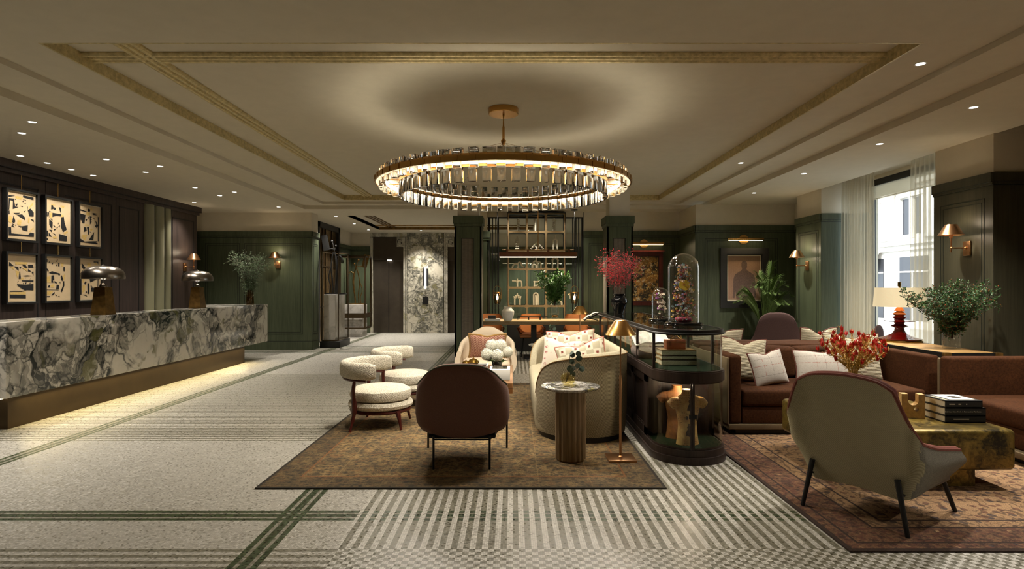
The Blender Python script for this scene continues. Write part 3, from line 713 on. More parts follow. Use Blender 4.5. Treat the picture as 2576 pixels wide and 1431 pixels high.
# ---- columns
def column(name, x0, x1, y0, y1, zt):
    g = G(); q = .03
    g.m = 0; g.box(x0 + q, x1 - q, y0 + q, y1 - q, 0, zt - .16)
    w = x1 - x0; a, b = x0 + w * .235, x1 - w * .28
    # stiles around the inset cloth
    for (u0, u1, h0, h1) in ((x0, a, 0, zt), (b, x1, 0, zt), (a, b, 0, .3), (a, b, zt - .42, zt)): g.box(u0, u1, y0, y0 + q, h0, h1)
    g.box(x0, x0 + q, y0, y1, 0, zt); g.box(x1 - q, x1, y0, y1, 0, zt); g.box(x0, x1, y1 - q, y1, 0, zt)
    g.box(x0 - .03, x1 + .03, y0 - .03, y1 + .03, zt - .14, zt); g.box(x0 - .016, x1 + .016, y0 - .016, y1 + .016, zt - .2, zt - .14)
    g.m = 1; g.box(x0 - .031, x1 + .031, y0 - .031, y1 + .031, zt - .145, zt - .139)
    for (u0, u1, h0, h1) in ((a, a + .012, .3, zt - .42), (b - .012, b, .3, zt - .42), (a, b, zt - .432, zt - .42)): g.box(u0, u1, y0 + .004, y0 + q, h0, h1)
    g.m = 2; g.box(x0 + .05, x1 - .05, y0 + .05, y1 - .05, zt, 3.4)
    g.m = 3; g.box(a, b, y0 + .018, y0 + q + .005, .3, zt - .42)
    ym = (y0 + y1) / 2
    for (xa, xb) in ((x0 - .004, x0 + .004), (x1 - .004, x1 + .004)): g.box(xa, xb, y0 + .12, y1 - .1, .3, zt - .42)
    return struct(name, g, GM + [MAT['cloth']])
column('column_left', PX(1143.8, 11.23), PX(1211, 11.23), 11.23, 11.75, 2.80)
column('column_right', PX(1527.5, 11.23), PX(1592, 11.23), 11.23, 11.75, 2.80)
column('column_rear', -1.12, PX(1229.5, 13.4), 13.4, 13.9, 2.71)
# ---- glazed screen
g = G(); sx0, sx1, sy, sz = PX(1228, 13.62), 1.62, 13.62, 3.06
for (a, b, z0, z1) in ((sx0, sx0 + .04, 0, sz), (sx1 - .04, sx1, 0, sz), (sx0, sx1, sz - .03, sz), (sx0, sx1, 0, .06)): g.box(a, b, sy, sy + .05, z0, z1)
for px in (1239, 1247, 1254, 1441, 1449, 1456): g.box(PX(px, sy) - .011, PX(px, sy) + .011, sy, sy + .05, 0, sz)
w = struct('window_2', g, MAT['black'])
g = G(); g.box(sx0 + .04, sx1 - .04, sy + .02, sy + .028, .06, sz - .03); build('pane', g, MAT['pane'], w)
g = G(); g.m = 0; g.box(sx0 - .1, sx1, sy, sy + .2, sz, A_); struct('wall_over_screen', g, MAT['plaster'])
# ---- exterior
t_ = thing('street_building', 'pale stone building with columns and dark shopfronts seen through the window', 'building', (15, 22, -.1))
def PF(px, py):      # point on the facade plane (X const) under a photo pixel, local to the building
    d = 15 * F / (px - VX); return d - 22, PZ(py, d) + .1
g = G(); g.box(0, 3, -6, 14, 0, 9); g.box(-.25, 0, -6, 14, 3.15, 3.35); g.box(-.12, 0, -6, 14, 2.95, 3.15); g.box(-.3, 0, -6, 14, 5.35, 5.55); g.box(-.15, 0, -6, 14, 5.2, 5.35)
build('wall', g, MAT['stone'], t_)
for k in range(5):
    y = 1.5 - 2.6 + k * 2.6 if k else 1.5 - 2.6
    g = G(); g.lathe([(.32, 3.35), (.32, 3.45), (.26, 3.6), (.25, 5.0), (.32, 5.2)], 20, -.1, y, 0); build('column_shaft', g, MAT['stone'], t_)
for k in range(5):
    y = .2 - 2.6 + k * 2.6
    for dy in (-.36, .36):
        g = G(); g.box(-.02, .1, y + dy - .2, y + dy + .2, 3.55, 4.9); build('window', g, MAT['shop'], t_)
    g = G(); g.box(-.14, 0, y - .72, y + .72, 4.95, 5.12); g.box(-.1, 0, y - .68, y - .6, 3.4, 4.95); g.box(-.1, 0, y + .6, y + .68, 3.4, 4.95); g.box(-.1, 0, y - .08, y + .08, 3.4, 4.95); build('window_surround', g, MAT['stone'], t_)
    g = G(); g.box(-.02, .1, y - .85, y + .75, .3, 2.7); build('shop_window', g, MAT['shop'], t_)
    g = G(); g.box(-.05, -.02, y - .85, y + .75, 2.1, 2.16); g.box(-.05, -.02, y - .05, y + .01, .3, 2.1); build('glazing_bar', g, MAT['stone'], t_)
g = G(); y0, _ = PF(2201, 665); y1, _ = PF(2172, 665); z0, z1 = PF(2190, 676)[1], PF(2190, 655)[1]
g.box(-.55, -.5, y0, y1, z0, z1); g.add([(-.5, y0 - .5, z0 - .12), (-.5, y1, z0 - .12), (-.02, y1, z1 + .5), (-.02, y0 - .5, z1 + .5)], [(0, 1, 2, 3)])
aw = build('awning', g, MAT['stone'], t_)
def text_mesh(name, txt, size, mat, parent, loc, rot, align='CENTER'):
    cu = bpy.data.curves.new(name, 'FONT'); cu.body = txt; cu.size = size; cu.align_x = align; cu.align_y = 'CENTER'; cu.extrude = size * .01
    tmp = bpy.data.objects.new(name + '_tmp', cu); COL.objects.link(tmp)
    bpy.context.view_layer.update()
    me = bpy.data.meshes.new_from_object(tmp.evaluated_get(bpy.context.evaluated_depsgraph_get()))
    bpy.data.objects.remove(tmp); bpy.data.curves.remove(cu)
    me.materials.clear(); me.materials.append(mat)
    o = bpy.data.objects.new(name, me); link(o); o.parent = parent; o.location = loc; o.rotation_euler = rot
    return o
text_mesh('lettering', 'KETT', .26, MAT['shop'], aw, (-.56, (y0 + y1) / 2, (z0 + z1) / 2), (PI / 2, 0, -PI / 2))
g = G(); g.box(6.36, 15, -10, 60, -.2, -.1); o = struct('street_paving', g, MAT['asphalt'])
# ---- sheer curtains
def curtain(name, y0, y1, x, z0, z1, folds, label):
    g = G(); n = folds * 8; rows = [0, .03, .1, .5, 1]
    vs = []
    random.seed(folds)
    ph = [random.uniform(-.4, .4) for _ in range(folds + 1)]
    for r in rows:
        z = lerp(z1, z0, r); amp = .035 * min(1, .35 + r * 3)
        vs.append([(x + amp * math.sin(2 * PI * folds * i / n + ph[i * folds // n]) + .012 * math.sin(i * .9 + r * 2), y0 + (y1 - y0) * i / n, z) for i in range(n + 1)])
    g.loft(vs, closed=False)
    o = build(name, g, MAT['sheer'], angle=180); tag(o, label, 'curtain', 'sheer window curtains'); return o
curtain('sheer_curtain', 9.40, 10.28, 5.72, .02, 3.33, 11, 'wide cream sheer curtain left of the window view')
curtain('sheer_curtain', 7.62, 8.52, 5.72, .02, 3.33, 9, 'cream sheer curtain behind the shaded table lamp beside the dark pier')
curtain('sheer_curtain', 5.3, 6.55, 5.80, .02, 3.33, 10, 'brownish sheer curtain at the far right edge beyond the near pier')
# ================================================================= LIGHT FITTINGS
SPOTS = []
def downlight(x, y, z, e, label, group):
    t = thing('downlight', label, 'downlight', (x, y, z), 0, group)
    if not hasattr(downlight, 'src'):
        g = G(); g.lathe([(.036, -.002), (.047, -.004), (.05, .001), (.037, .012), (.036, -.002)], 20); a = build('trim_ring', g, MAT['white'], t)
        g = G(); g.lathe([(.0, 0), (.037, 0), (.037, .01), (0, .01)], 20, 0, 0, -.0015); b = build('lens', g, MAT['spot'], t)
        downlight.src = (a, b)
    else:
        for s in downlight.src: c = s.copy(); link(c); c.parent = t
    SPOTS.append((x, y, z, e))
GD = 'recessed ceiling downlights'
for x, y, lab in ((3.38, 4.91, 'largest and nearest downlight at the right end of the ceiling'), (3.40, 8.83, 'downlight between the gilded recess and first soffit step on the right')):
    downlight(x, y, C_, 60, lab, GD)
for y, lab in ((5.67, 'downlight above the near dark pier, nearest of the window row'), (7.12, 'second nearest downlight of the row along the windows'), (8.98, 'third downlight of the row along the windows'), (10.83, 'farthest downlight of the row along the windows')):
    downlight(4.41, y, A_, 65, lab, GD)
LD = ((-5.01, 6.175, 'nearest downlight over the reception desk front'), (-5.49, 6.62, 'downlight just left of the nearest one over the desk'), (-6.46, 7.77, 'wall-side downlight above the leftmost framed print'),
      (-6.455, 8.21, 'wall-side downlight above the middle framed print'), (-6.455, 8.66, 'wall-side downlight above the third framed print'), (-6.46, 9.12, 'wall-side downlight just right of the framed prints'),
      (-5.48, 7.98, 'lone downlight in the middle of the reception ceiling'), (-5.5, 8.87, 'left one of a downlight pair before the fluted wall strips'), (-5.02, 8.43, 'right one of a downlight pair before the fluted wall strips'),
      (-5.5, 10.25, 'single downlight above the far half of the desk'), (-5.51, 11.14, 'left one of the farthest downlight pair over the desk'), (-5.04, 10.72, 'right one of the farthest downlight pair over the desk'),
      (-6.47, 12.03, 'downlight by the cornice over the copper wall sconce'), (-5.03, 12.72, 'downlight nearest the green pier wall'))
for x, y, lab in LD: downlight(x, y, A_, (12 if y < 11 else 22) if x < -6 else 26, lab, GD)
for x, y, lab in ((-4.3, 14.4, 'nearest downlight of the lift lobby'), (-4.31, 16.1, 'middle downlight of the lift lobby'), (-4.34, 17.8, 'downlight before the left lift'), (-2.8, 18.05, 'downlight before the marble between the lifts')):
    downlight(x, y, A_, 70, lab, GD)
for x, lab in ((-.25, 'added downlight to brighten the left end of the gilt shelf'), (.56, 'added downlight to brighten the middle of the gilt shelf'), (1.35, 'added downlight to brighten the right end of the gilt shelf')): downlight(x, 13.12, A_, 13, lab, GD)  # fittings added to lift the dim shelf and table area
for x, lab in ((.45, 'added downlight to brighten the rear room behind the gilt shelf, left'), (2.6, 'added downlight to brighten the rear room behind the gilt shelf, right')): downlight(x, 17.9, A_, 90, lab, GD)  # fittings added because the room behind the screen was too dark

# ---- chandelier
CX, CY = -.102, 6.48
t_ = thing('chandelier', 'large brass ring chandelier hung with rows of clear crystal blocks', 'chandelier', (CX, CY, D_))
g = G(); g.lathe([(.0, -.065), (.158, -.065), (.165, -.058), (.165, 0), (0, 0)], 40); build('canopy', g, MAT['brass'], t_)
g = G(); g.lathe([(.0, -.40), (.012, -.40), (.028, -.36), (.028, -.345), (.014, -.33), (.013, -.2), (.009, -.19), (.006, -.1), (.012, -.085), (.012, -.065)], 16); build('stem', g, MAT['brass'], t_)
g = G()
for k in range(4):
    a = R(35 + 90 * k); g.tube([(0, 0, -.37), (1.27 * math.cos(a), 1.27 * math.sin(a), -.80)], .0018, 5)
build('suspension_wire', g, MAT['brass'], t_)
zb = 2.548 - D_
def annul(g, r0, r1, z0, z1, n=96): g.lathe([(r0, z0), (r1, z0), (r1, z1), (r0, z1), (r0, z0)], n)
g = G(); annul(g, 1.362, 1.376, zb, zb + .052); annul(g, 1.262, 1.362, zb + .016, zb + .020); annul(g, 1.312, 1.316, zb + .02, zb + .08); annul(g, 1.262, 1.312, zb + .048, zb + .054); annul(g, 1.135, 1.262, zb + .052, zb + .055)  # inner lip and top flange added to shade the ceiling centre
for k in range(52):
    a = 2 * PI * (k + .5) / 52; g.at(0, 0, 0, a); g.box(1.374, 1.381, -.028, .028, zb + .004, zb + .05)
g.M = Matrix.Identity(4); build('ring_frame', g, MAT['brass'], t_)
g = G(); annul(g, 1.318, 1.360, zb + .008, zb + .014); build('led_strip', g, MAT['led_ring'], t_)
g = G(); annul(g, 1.256, 1.262, zb - .003, zb + .046); build('inner_led_band', g, MAT['led_inner'], t_)
g = G(); annul(g, 1.328, 1.354, zb + .021, zb + .026); build('added_uplight_strip', g, MAT['led_fill'], t_)  # hidden glowing strip added to brighten the ceiling around the ring
g = G(); annul(g, 1.115, 1.130, zb + .0, zb + .04)
for k in range(26):
    a = 2 * PI * k / 26; g.at(0, 0, 0, a); g.box(1.13, 1.256, -.006, .006, zb + .02, zb + .03)
g.M = Matrix.Identity(4); build('inner_ring', g, MAT['brass'], t_)
gl = G(); gl.rbox(-.04, .04, -.022, .022, zb - .135, zb + .18, .004, 1); gs = G(); gs.rbox(-.04, .04, -.02, .02, zb - .05, zb + .125, .004, 1)
src = [None, None]
NCR = 52
for k in range(NCR):
    for s in (0, 1):
        a = 2 * PI * (k + .5 * s) / NCR; r = (1.105, 1.315)[s]
        if src[s] is None: o = src[s] = build('crystal_block', (gl, gs)[s], MAT['crystal'], t_)
        else: o = src[s].copy(); link(o); o.parent = t_
        o.location = (r * math.cos(a), r * math.sin(a), 0); o.rotation_euler = (0, 0, a + PI / 2)

# ---- wall sconces
def sconce(loc, rz, label):
    t = thing('wall_sconce', label, 'wall sconce', loc, rz, 'copper swing-arm wall sconces')
    if not hasattr(sconce, 'p'):
        P = []
        g = G(); g.rbox(-.055, .055, -.022, 0, -.24, -.07, .006, 2); P.append(build('backplate', g, MAT['copper'], t))
        g = G(); g.tube([(0, -.02, -.15), (0, -.2, -.15)], .008, 8); g.tube([(0, -.2, -.2), (0, -.2, .02)], .009, 8); g.sphere(0, -.2, -.15, .015, 10, 6); g.sphere(0, -.03, -.15, .018, 10, 6); g.tube([(0, -.2, -.03), (0, -.2, .03)], .018, 10); P.append(build('arm', g, MAT['copper'], t))
        g = G(); g.lathe([(.132, 0), (.060, .125), (.057, .125), (.128, .001), (.132, 0)], 32, 0, -.2, 0); P.append(build('lamp_shade', g, MAT['copper'], t))
        g = G(); g.sphere(0, -.2, .05, .022, 10, 8); P.append(build('bulb', g, MAT['bulb'], t)); sconce.p = P
    else:
        for s in sconce.p: c = s.copy(); link(c); c.parent = t
    M = Matrix.Translation(loc) @ Matrix.Rotation(rz, 4, 'Z')
    LAMPS.append((tuple(M @ Vector((0, -.2, .012))), 11)); LAMPS.append((tuple(M @ Vector((0, -.19, .128))), 5))
LAMPS = []
sconce((-6.85, 12.35, 2.02), PI / 2, 'copper wall sconce on the dark timber wall behind the desk')
sconce((PX(700, 13.67), 13.67, 2.115), 0, 'copper wall sconce on the green pier right of the leafy vase')
sconce((5.38, 10.80, 1.99), -PI / 2, 'copper wall sconce on the pier left of the window, above the palm')
sconce((5.364, 6.98, 2.06), -PI / 2, 'largest copper wall sconce, on the dark pier right of the window')
# ---- picture lights
def picture_light(x, y, z, w, label):
    t = thing('picture_light', label, 'picture light', (x, y, z), 0, 'brass picture lights')
    g = G(); g.lathe([(0, 0), (.10, 0), (.10, .02), (0, .02)], 28); 
    g.v = [(a, -c, b) for (a, b, c) in g.v]; g.f = [tuple(reversed(f)) for f in g.f]; build('backplate', g, MAT['brass'], t)
    g = G(); g.tube([(0, -.02, 0), (0, -.12, 0)], .015, 8); build('arm', g, MAT['brass'], t)
    g = G(); g.tube([(-w / 2, -.12, 0), (w / 2, -.12, 0)], .03, 14); build('tube_shade', g, MAT['brass'], t)
    g = G(); g.box(-w / 2 + .02, w / 2 - .02, -.128, -.108, -.0335, -.0285); build('led_strip', g, MAT['led'], t)
    PICL.append((x, y - .11, z - .04, w))
PICL = []
picture_light(PX(1872, 12.3), 12.34, PZ(602, 12.3), .74, 'brass tube picture light above the silhouette picture')
picture_light(PX(1620, 13.55), 13.57, PZ(613, 13.55), .86, 'brass tube picture light above the gilded collage, behind the column')

# ================================================================= RECEPTION
t_ = thing('reception_desk', 'long reception desk faced in green and white marble above a glowing bronze plinth', 'reception desk', (-5.05, 6, 0))
DESK_LED = True
g = G(); g.box(-.95, -.10, .04, 5.37, 0, .335); build('plinth', g, MAT['bronze'], t_)
g = G(); g.rbox(-.06, 0, -.1, 6.2, .335, 1.10, .006, 2); g.rbox(-1.05, -.06, -.1, -.04, .335, 1.10, .006, 2); g.rbox(-1.05, -.06, 6.1, 6.2, .335, 1.10, .006, 2); build('front_panel', g, MAT['marble'], t_)
g = G(); g.box(-.42, -.06, -.04, 6.1, 1.055, 1.10); g.box(-1.05, -.42, 5.2, 6.1, 1.055, 1.10); build('counter', g, MAT['marble'], t_)
g = G(); g.box(-1.05, -.42, -.04, 5.2, .71, .75); build('worktop', g, MAT['walnut'], t_)
g = G(); g.box(-.13, -.105, -.04, 5.4, .318, .330); build('led_strip', g, MAT['led'], t_)
def dome_lamp(x, y, label):
    t = thing('table_lamp', label, 'table lamp', (x, y, 1.10), 0, 'domed pewter lamps on the reception desk')
    g = G(); p = []
    for (h, z) in ((.094, 0), (.096, .006), (.068, .342), (.066, .348)): p.append([(-h, -h, z), (h, -h, z), (h, h, z), (-h, h, z)])
    g.loft(p); g2 = G(); build('base', g, MAT['brass_dk'], t)
    g = G(); g.lathe([(.048, .348), (.047, .36), (.036, .385), (.012, .398), (.008, .40), (.008, .47), (0, .47)], 20); build('stem', g, MAT['pewter'], t)
    pr = [(.236, .452), (.240, .470), (.236, .515), (.215, .560), (.165, .598), (.09, .616), (.02, .620), (.012, .628), (.008, .64), (0, .642)]
    g = G(); g.lathe(pr + [], 40); g.lathe([(.232, .453), (.228, .51), (.20, .558), (.10, .606), (0, .61)], 40); build('lamp_shade', g, MAT['pewter'], t)
    LAMPS.append(((x, y, 1.10 + .45), 2.0))
dome_lamp(-5.2, 7.52, 'nearer domed pewter lamp on tapered brass base, in front of the framed prints')
dome_lamp(-5.25, 9.86, 'farther domed pewter lamp on tapered brass base, before the copper sconce')
# vase with leafy branches on the far end of the desk
t_ = thing('vase', 'ribbed olive glass vase on the far end of the reception desk', 'vase', (PX(629, 11.75), 11.75, 1.10))
g = G(); n = 36
ring = lambda r, z: [((r + .004 * math.cos(9 * 2 * PI * k / n)) * math.cos(2 * PI * k / n), (r + .004 * math.cos(9 * 2 * PI * k / n)) * math.sin(2 * PI * k / n), z) for k in range(n)]
g.loft([ring(.074, 0), ring(.078, .02), ring(.056, .325), ring(.048, .325), ring(.05, .1)], cap1=False); build('glass_body', g, MAT['smoke'], t_)
g = G(); g.lathe([(0, .012), (.066, .012), (.058, .16), (0, .16)], 20); build('water', g, MAT['smoke'], t_)
def leaf(g, p, d, L, w, up=Vector((0, 0, 1)), bend=.25):
    d = d.normalized(); s = d.cross(up)
    if s.length < 1e-3: s = Vector((1, 0, 0))
    s.normalize(); u = s.cross(d)
    a = p; b = p + d * L * .5 + u * L * .08; c = p + d * L - u * L * bend * .4
    g.add([a, b + s * w / 2, c, b - s * w / 2], [(0, 1, 2, 3)])
def spray(name, label, cat, loc, stems, leafm, stemm, rnd, L, spread, leafL, leafW, per, tip=None, sub=5, leafname='foliage', bendout=.5, base_r=.02, group=None, hmin=.65, sr=.003, low=.3):
    """branches rising from one mouth: stems with side twigs carrying leaves"""
    random.seed(rnd); t = thing(name, label, cat, loc, 0, group)
    gs, gl, gt = G(), G(), G()
    for i in range(stems):
        a = 2 * PI * i / stems + random.uniform(-.4, .4); k = spread * (.25 + .75 * math.sqrt(random.random()))
        h = L * random.uniform(hmin, 1.0) * (1 - .25 * (k / spread) ** 2)
        p0 = Vector((base_r * math.cos(a) * .5, base_r * math.sin(a) * .5, -.05)); p1 = Vector((base_r * math.cos(a), base_r * math.sin(a), .02))
        top = Vector((k * math.cos(a), k * math.sin(a), h)); mid = p1 * .5 + top * .5 + Vector((-math.cos(a), -math.sin(a), 0)) * k * .18 * bendout
        c = curve([p0, p1, mid, top], 5); gs.tube(c, [sr * (1 - .6 * q / len(c)) for q in range(len(c))], 5)
        for q in range(len(c)):
            f = q / (len(c) - 1)
            if f < low: continue
            for s in range(sub):
                dr = Vector((random.gauss(0, 1), random.gauss(0, 1), random.gauss(.5, .6))).normalized(); tl = L * random.uniform(.06, .17)
                e = c[q] + dr * tl; gs.tube([c[q], e], sr * .35, 3, False)
                for z in range(per):
                    u = random.uniform(.25, 1.05); pt = c[q] + dr * tl * u
                    leaf(gl, pt, (dr + Vector((random.gauss(0, .8), random.gauss(0, .8), random.gauss(.2, .7)))), leafL * random.uniform(.6, 1.2), leafW, Vector((random.gauss(0, 1), random.gauss(0, 1), 1)))
                if tip:
                    r = tip[1] * random.uniform(.6, 1.2); gt.lathe([(0, -r), (r * .8, -r * .3), (r * .8, r * .4), (0, r * tip[2])], 5, e.x, e.y, e.z)
    build('stems', gs, stemm, t)
    if gl.f: build(leafname, gl, leafm, t, merge=False, smooth=False)
    if tip: build(tip[3], gt, tip[0], t, merge=False)
    return t
spray('leafy_branches', 'silvery green leafy branches in the olive vase on the desk', 'branches', (PX(629, 11.75), 11.75, 1.425), 15, MAT['leafy'], MAT['stem'], 4, .82, .38, .046, .016, 4, sub=5, low=.12)

# ---- framed abstract prints
ART = []
def art(tl, tr, br, bl, ink, gold): ART.append((tl, tr, br, bl, ink, gold))
art((50, 295), (605, 385), (605, 1310), (50, 1250),
 [[(80,395),(205,405),(80,440)],[(85,455),(180,462),(205,620),(275,632),(160,670),(165,510),(110,495),(95,690),(80,690)],[(357,390),(565,430),(565,485),(357,430)],[(450,690),(505,655),(570,740),(568,820),(485,815)],[(240,790),(340,775),(395,840),(395,895)],[(175,800),(210,920),(185,965),(150,930)],[(80,1030),(130,1040),(135,1160),(455,1195),(505,1140),(575,1160),(572,1235),(85,1195)],[(330,1020),(450,1000),(445,1120),(340,1090)],[(145,960),(190,985),(170,1000)],[(200,985),(230,1000),(215,1010)],[(260,1010),(330,1020),(320,1045)],[(175,750),(300,745),(270,775),(215,780)],[(80,705),(100,705),(105,780),(82,780)],[(355,470),(390,480),(375,495)],[(395,490),(415,480),(410,510)],[(345,520),(355,500),(370,525)],[(385,545),(415,545),(400,575)],[(205,570),(260,560),(235,615)],[(435,640),(450,610),(445,690)],[(505,870),(570,890),(570,935)],[(370,720),(410,690),(395,740)],[(305,605),(355,610),(350,630)],[(130,1010),(160,1000),(200,1045)],[(215,460),(225,480),(190,490)]],
 [[(205,405),(350,430),(330,480),(215,460)],[(465,640),(550,530),(565,570),(470,675)],[(90,805),(150,830),(140,960),(80,930)],[(250,890),(330,900),(310,1010),(245,980)],[(460,840),(490,850),(480,960),(455,950)],[(480,1120),(560,1040),(570,1060),(490,1138)]])
art((850, 445), (1328, 545), (1328, 1380), (850, 1335),
 [[(958,600),(990,605),(1000,680),(955,690)],[(1000,640),(1045,660),(1040,695),(1012,700)],[(1100,640),(1145,660),(1140,770)],[(980,755),(1145,785),(1140,830),(1060,815),(980,840)],[(915,715),(970,745),(920,740)],[(870,740),(885,740),(890,835),(870,830)],[(895,745),(915,750),(915,850)],[(1150,850),(1200,835),(1215,950),(1260,1095),(1190,1145),(1140,1040)],[(1108,1180),(1265,1225),(1262,1328),(1110,1315)],[(920,880),(985,950),(975,1085),(920,1000)],[(940,870),(980,880),(978,935)],[(918,1090),(978,1105),(968,1145)],[(908,1150),(970,1240),(910,1225)],[(870,1115),(893,1110),(893,1230),(870,1225)],[(868,1265),(893,1270),(893,1303),(868,1300)],[(990,990),(1035,1030),(1030,1050)],[(1000,1070),(1050,1090),(1020,1110)],[(1085,985),(1092,940),(1100,985)],[(1095,1030),(1125,1000),(1120,1050)],[(1055,1060),(1085,1030),(1080,1065)],[(985,1155),(1045,1195),(1040,1215)]],
 [[(950,580),(1040,600),(1030,615),(955,598)],[(1130,610),(1220,620),(1200,670),(1150,640)],[(1145,795),(1200,800),(1190,835),(1150,848)],[(925,755),(975,760),(975,860),(930,860)],[(1195,1160),(1275,1120),(1285,1150),(1220,1195)],[(985,1240),(1060,1230),(1060,1275),(1000,1270)]])
art((1538, 572), (1945, 650), (1945, 1428), (1538, 1400),
 [[(1700,665),(1745,685),(1740,725),(1693,725)],[(1560,680),(1680,725),(1675,740),(1560,710)],[(1790,750),(1890,770),(1840,785),(1890,805),(1790,790)],[(1560,765),(1655,795),(1635,970),(1600,965),(1575,900),(1562,890)],[(1735,820),(1780,830),(1750,870),(1780,880),(1745,920),(1775,930),(1740,990)],[(1690,850),(1730,825),(1715,870)],[(1650,880),(1690,880),(1665,930)],[(1895,830),(1915,835),(1912,1320),(1893,1320)],[(1840,900),(1870,940),(1900,1010),(1870,1055),(1835,1020),(1860,980)],[(1625,1040),(1670,1045),(1675,1110),(1625,1140)],[(1680,1035),(1725,1030),(1720,1190),(1700,1180)],[(1720,1290),(1820,1130),(1805,1300)],[(1560,1275),(1640,1330),(1890,1315),(1850,1340),(1890,1355),(1885,1380),(1560,1340)],[(1735,1120),(1755,1140),(1740,1150)],[(1795,850),(1835,870),(1830,890)]],
 [[(1670,742),(1740,740),(1740,800),(1675,800)],[(1750,640),(1785,660),(1780,720),(1750,700)],[(1650,975),(1720,995),(1715,1015),(1640,1010)],[(1590,1190),(1690,1195),(1650,1310),(1590,1250)],[(1730,1080),(1800,1060),(1780,1110),(1760,1120)]])
art((50, 150), (605, 200), (605, 1105), (50, 1130),
 [[(92,310),(180,400),(90,395)],[(185,405),(265,420),(275,500)],[(280,420),(320,425),(310,460)],[(335,370),(400,375),(445,435),(400,445)],[(455,380),(550,380),(565,440),(458,440)],[(455,460),(520,518),(455,515)],[(522,520),(565,520),(565,595)],[(290,510),(300,510),(315,660),(272,660)],[(340,600),(440,590),(550,605),(430,615)],[(335,692),(565,690),(565,725),(400,715),(340,710)],[(240,770),(400,780),(565,765),(565,895),(430,890),(400,900),(320,850),(240,790)],[(105,905),(410,905),(330,925),(105,925)],[(105,985),(412,985),(412,1055),(105,1055)],[(350,760),(380,720),(375,765)],[(390,765),(425,715),(420,770)],[(480,760),(505,730),(500,762)],[(390,670),(415,635),(420,640)],[(480,680),(510,650),(505,665)],[(250,740),(260,690),(272,720)]],
 [[(200,315),(450,330),(440,368),(320,368),(215,380)],[(110,410),(180,420),(190,490)],[(210,490),(288,515),(250,650)],[(325,432),(440,460),(445,520)],[(320,640),(370,630),(365,680),(320,690)],[(105,935),(415,927),(410,975),(105,980)]])
art((850, 195), (1330, 240), (1330, 1090), (850, 1105),
 [[(870,240),(885,250),(885,310),(870,310)],[(1045,300),(1085,255),(1080,280),(1045,320)],[(970,330),(1005,325),(970,370)],[(905,320),(930,290),(930,320)],[(1090,335),(1118,335),(1118,405),(1090,400)],[(1045,380),(1075,345),(1075,400)],[(870,435),(910,480),(905,510),(870,480)],[(910,535),(970,500),(1130,555),(1125,590),(1095,580),(1090,560),(980,560)],[(960,590),(1010,585),(1015,690),(985,680),(1000,735),(958,735)],[(1195,420),(1225,425),(1222,505),(1195,500)],[(1140,610),(1160,585),(1185,650),(1180,710),(1150,680)],[(1190,710),(1212,705),(1215,800),(1165,935),(1140,910),(1185,800)],[(1060,780),(1105,785),(1105,872),(1050,872)],[(875,878),(1100,885),(1100,895),(875,888)],[(1018,700),(1065,735),(1060,755),(1018,735)],[(1115,715),(1135,720),(1130,775)],[(890,810),(930,780),(930,840),(890,835)],[(955,990),(1020,925),(1025,960),(975,1000)],[(875,1012),(935,1012),(935,1028),(875,1030)],[(1035,970),(1070,1010),(1040,1005)],[(1085,1015),(1120,1010),(1115,1030)]],
 [[(870,620),(940,600),(945,740),(870,730)],[(945,790),(1015,760),(1015,840),(950,835)],[(1190,590),(1225,560),(1215,690),(1192,690)],[(1150,340),(1200,350),(1190,410),(1150,400)],[(880,910),(1000,910),(930,990),(880,985)]])
art((1538, 262), (1945, 300), (1945, 1075), (1538, 1085),
 [[(1585,345),(1685,490),(1685,560),(1585,430)],[(1690,550),(1765,455),(1755,530),(1710,560)],[(1810,325),(1905,330),(1900,395),(1880,345),(1810,345)],[(1560,575),(1580,575),(1580,985),(1560,985)],[(1585,530),(1610,570),(1585,570)],[(1640,580),(1670,580),(1668,640)],[(1730,655),(1890,655),(1890,670),(1745,745)],[(1890,680),(1905,680),(1900,875),(1885,870)],[(1630,755),(1655,715),(1675,745),(1650,785)],[(1690,760),(1715,755),(1730,800),(1730,970),(1692,970)],[(1755,800),(1790,825),(1755,830)],[(1760,845),(1810,845),(1835,905),(1885,885),(1885,935),(1765,930)],[(1660,900),(1685,940),(1655,960)],[(1600,985),(1660,985),(1690,1025)]],
 [[(1690,360),(1760,360),(1745,450),(1690,470)],[(1810,350),(1870,350),(1870,400)],[(1600,600),(1640,650),(1625,750),(1600,740)],[(1600,800),(1650,800),(1645,900),(1600,960)]])
LABS = ['framed abstract collage, top left of the six, ink bars round a pale figure', 'framed abstract collage, top middle of the six, black arch over a pale void', 'framed abstract collage, top right of the six, black hat shape over splinters',
        'framed abstract collage, bottom left of the six, black bar along its foot', 'framed abstract collage, bottom middle of the six, curved black strokes in a column', 'framed abstract collage, bottom right of the six, partly hidden by the domed lamp']
PW, PH = .55, .715
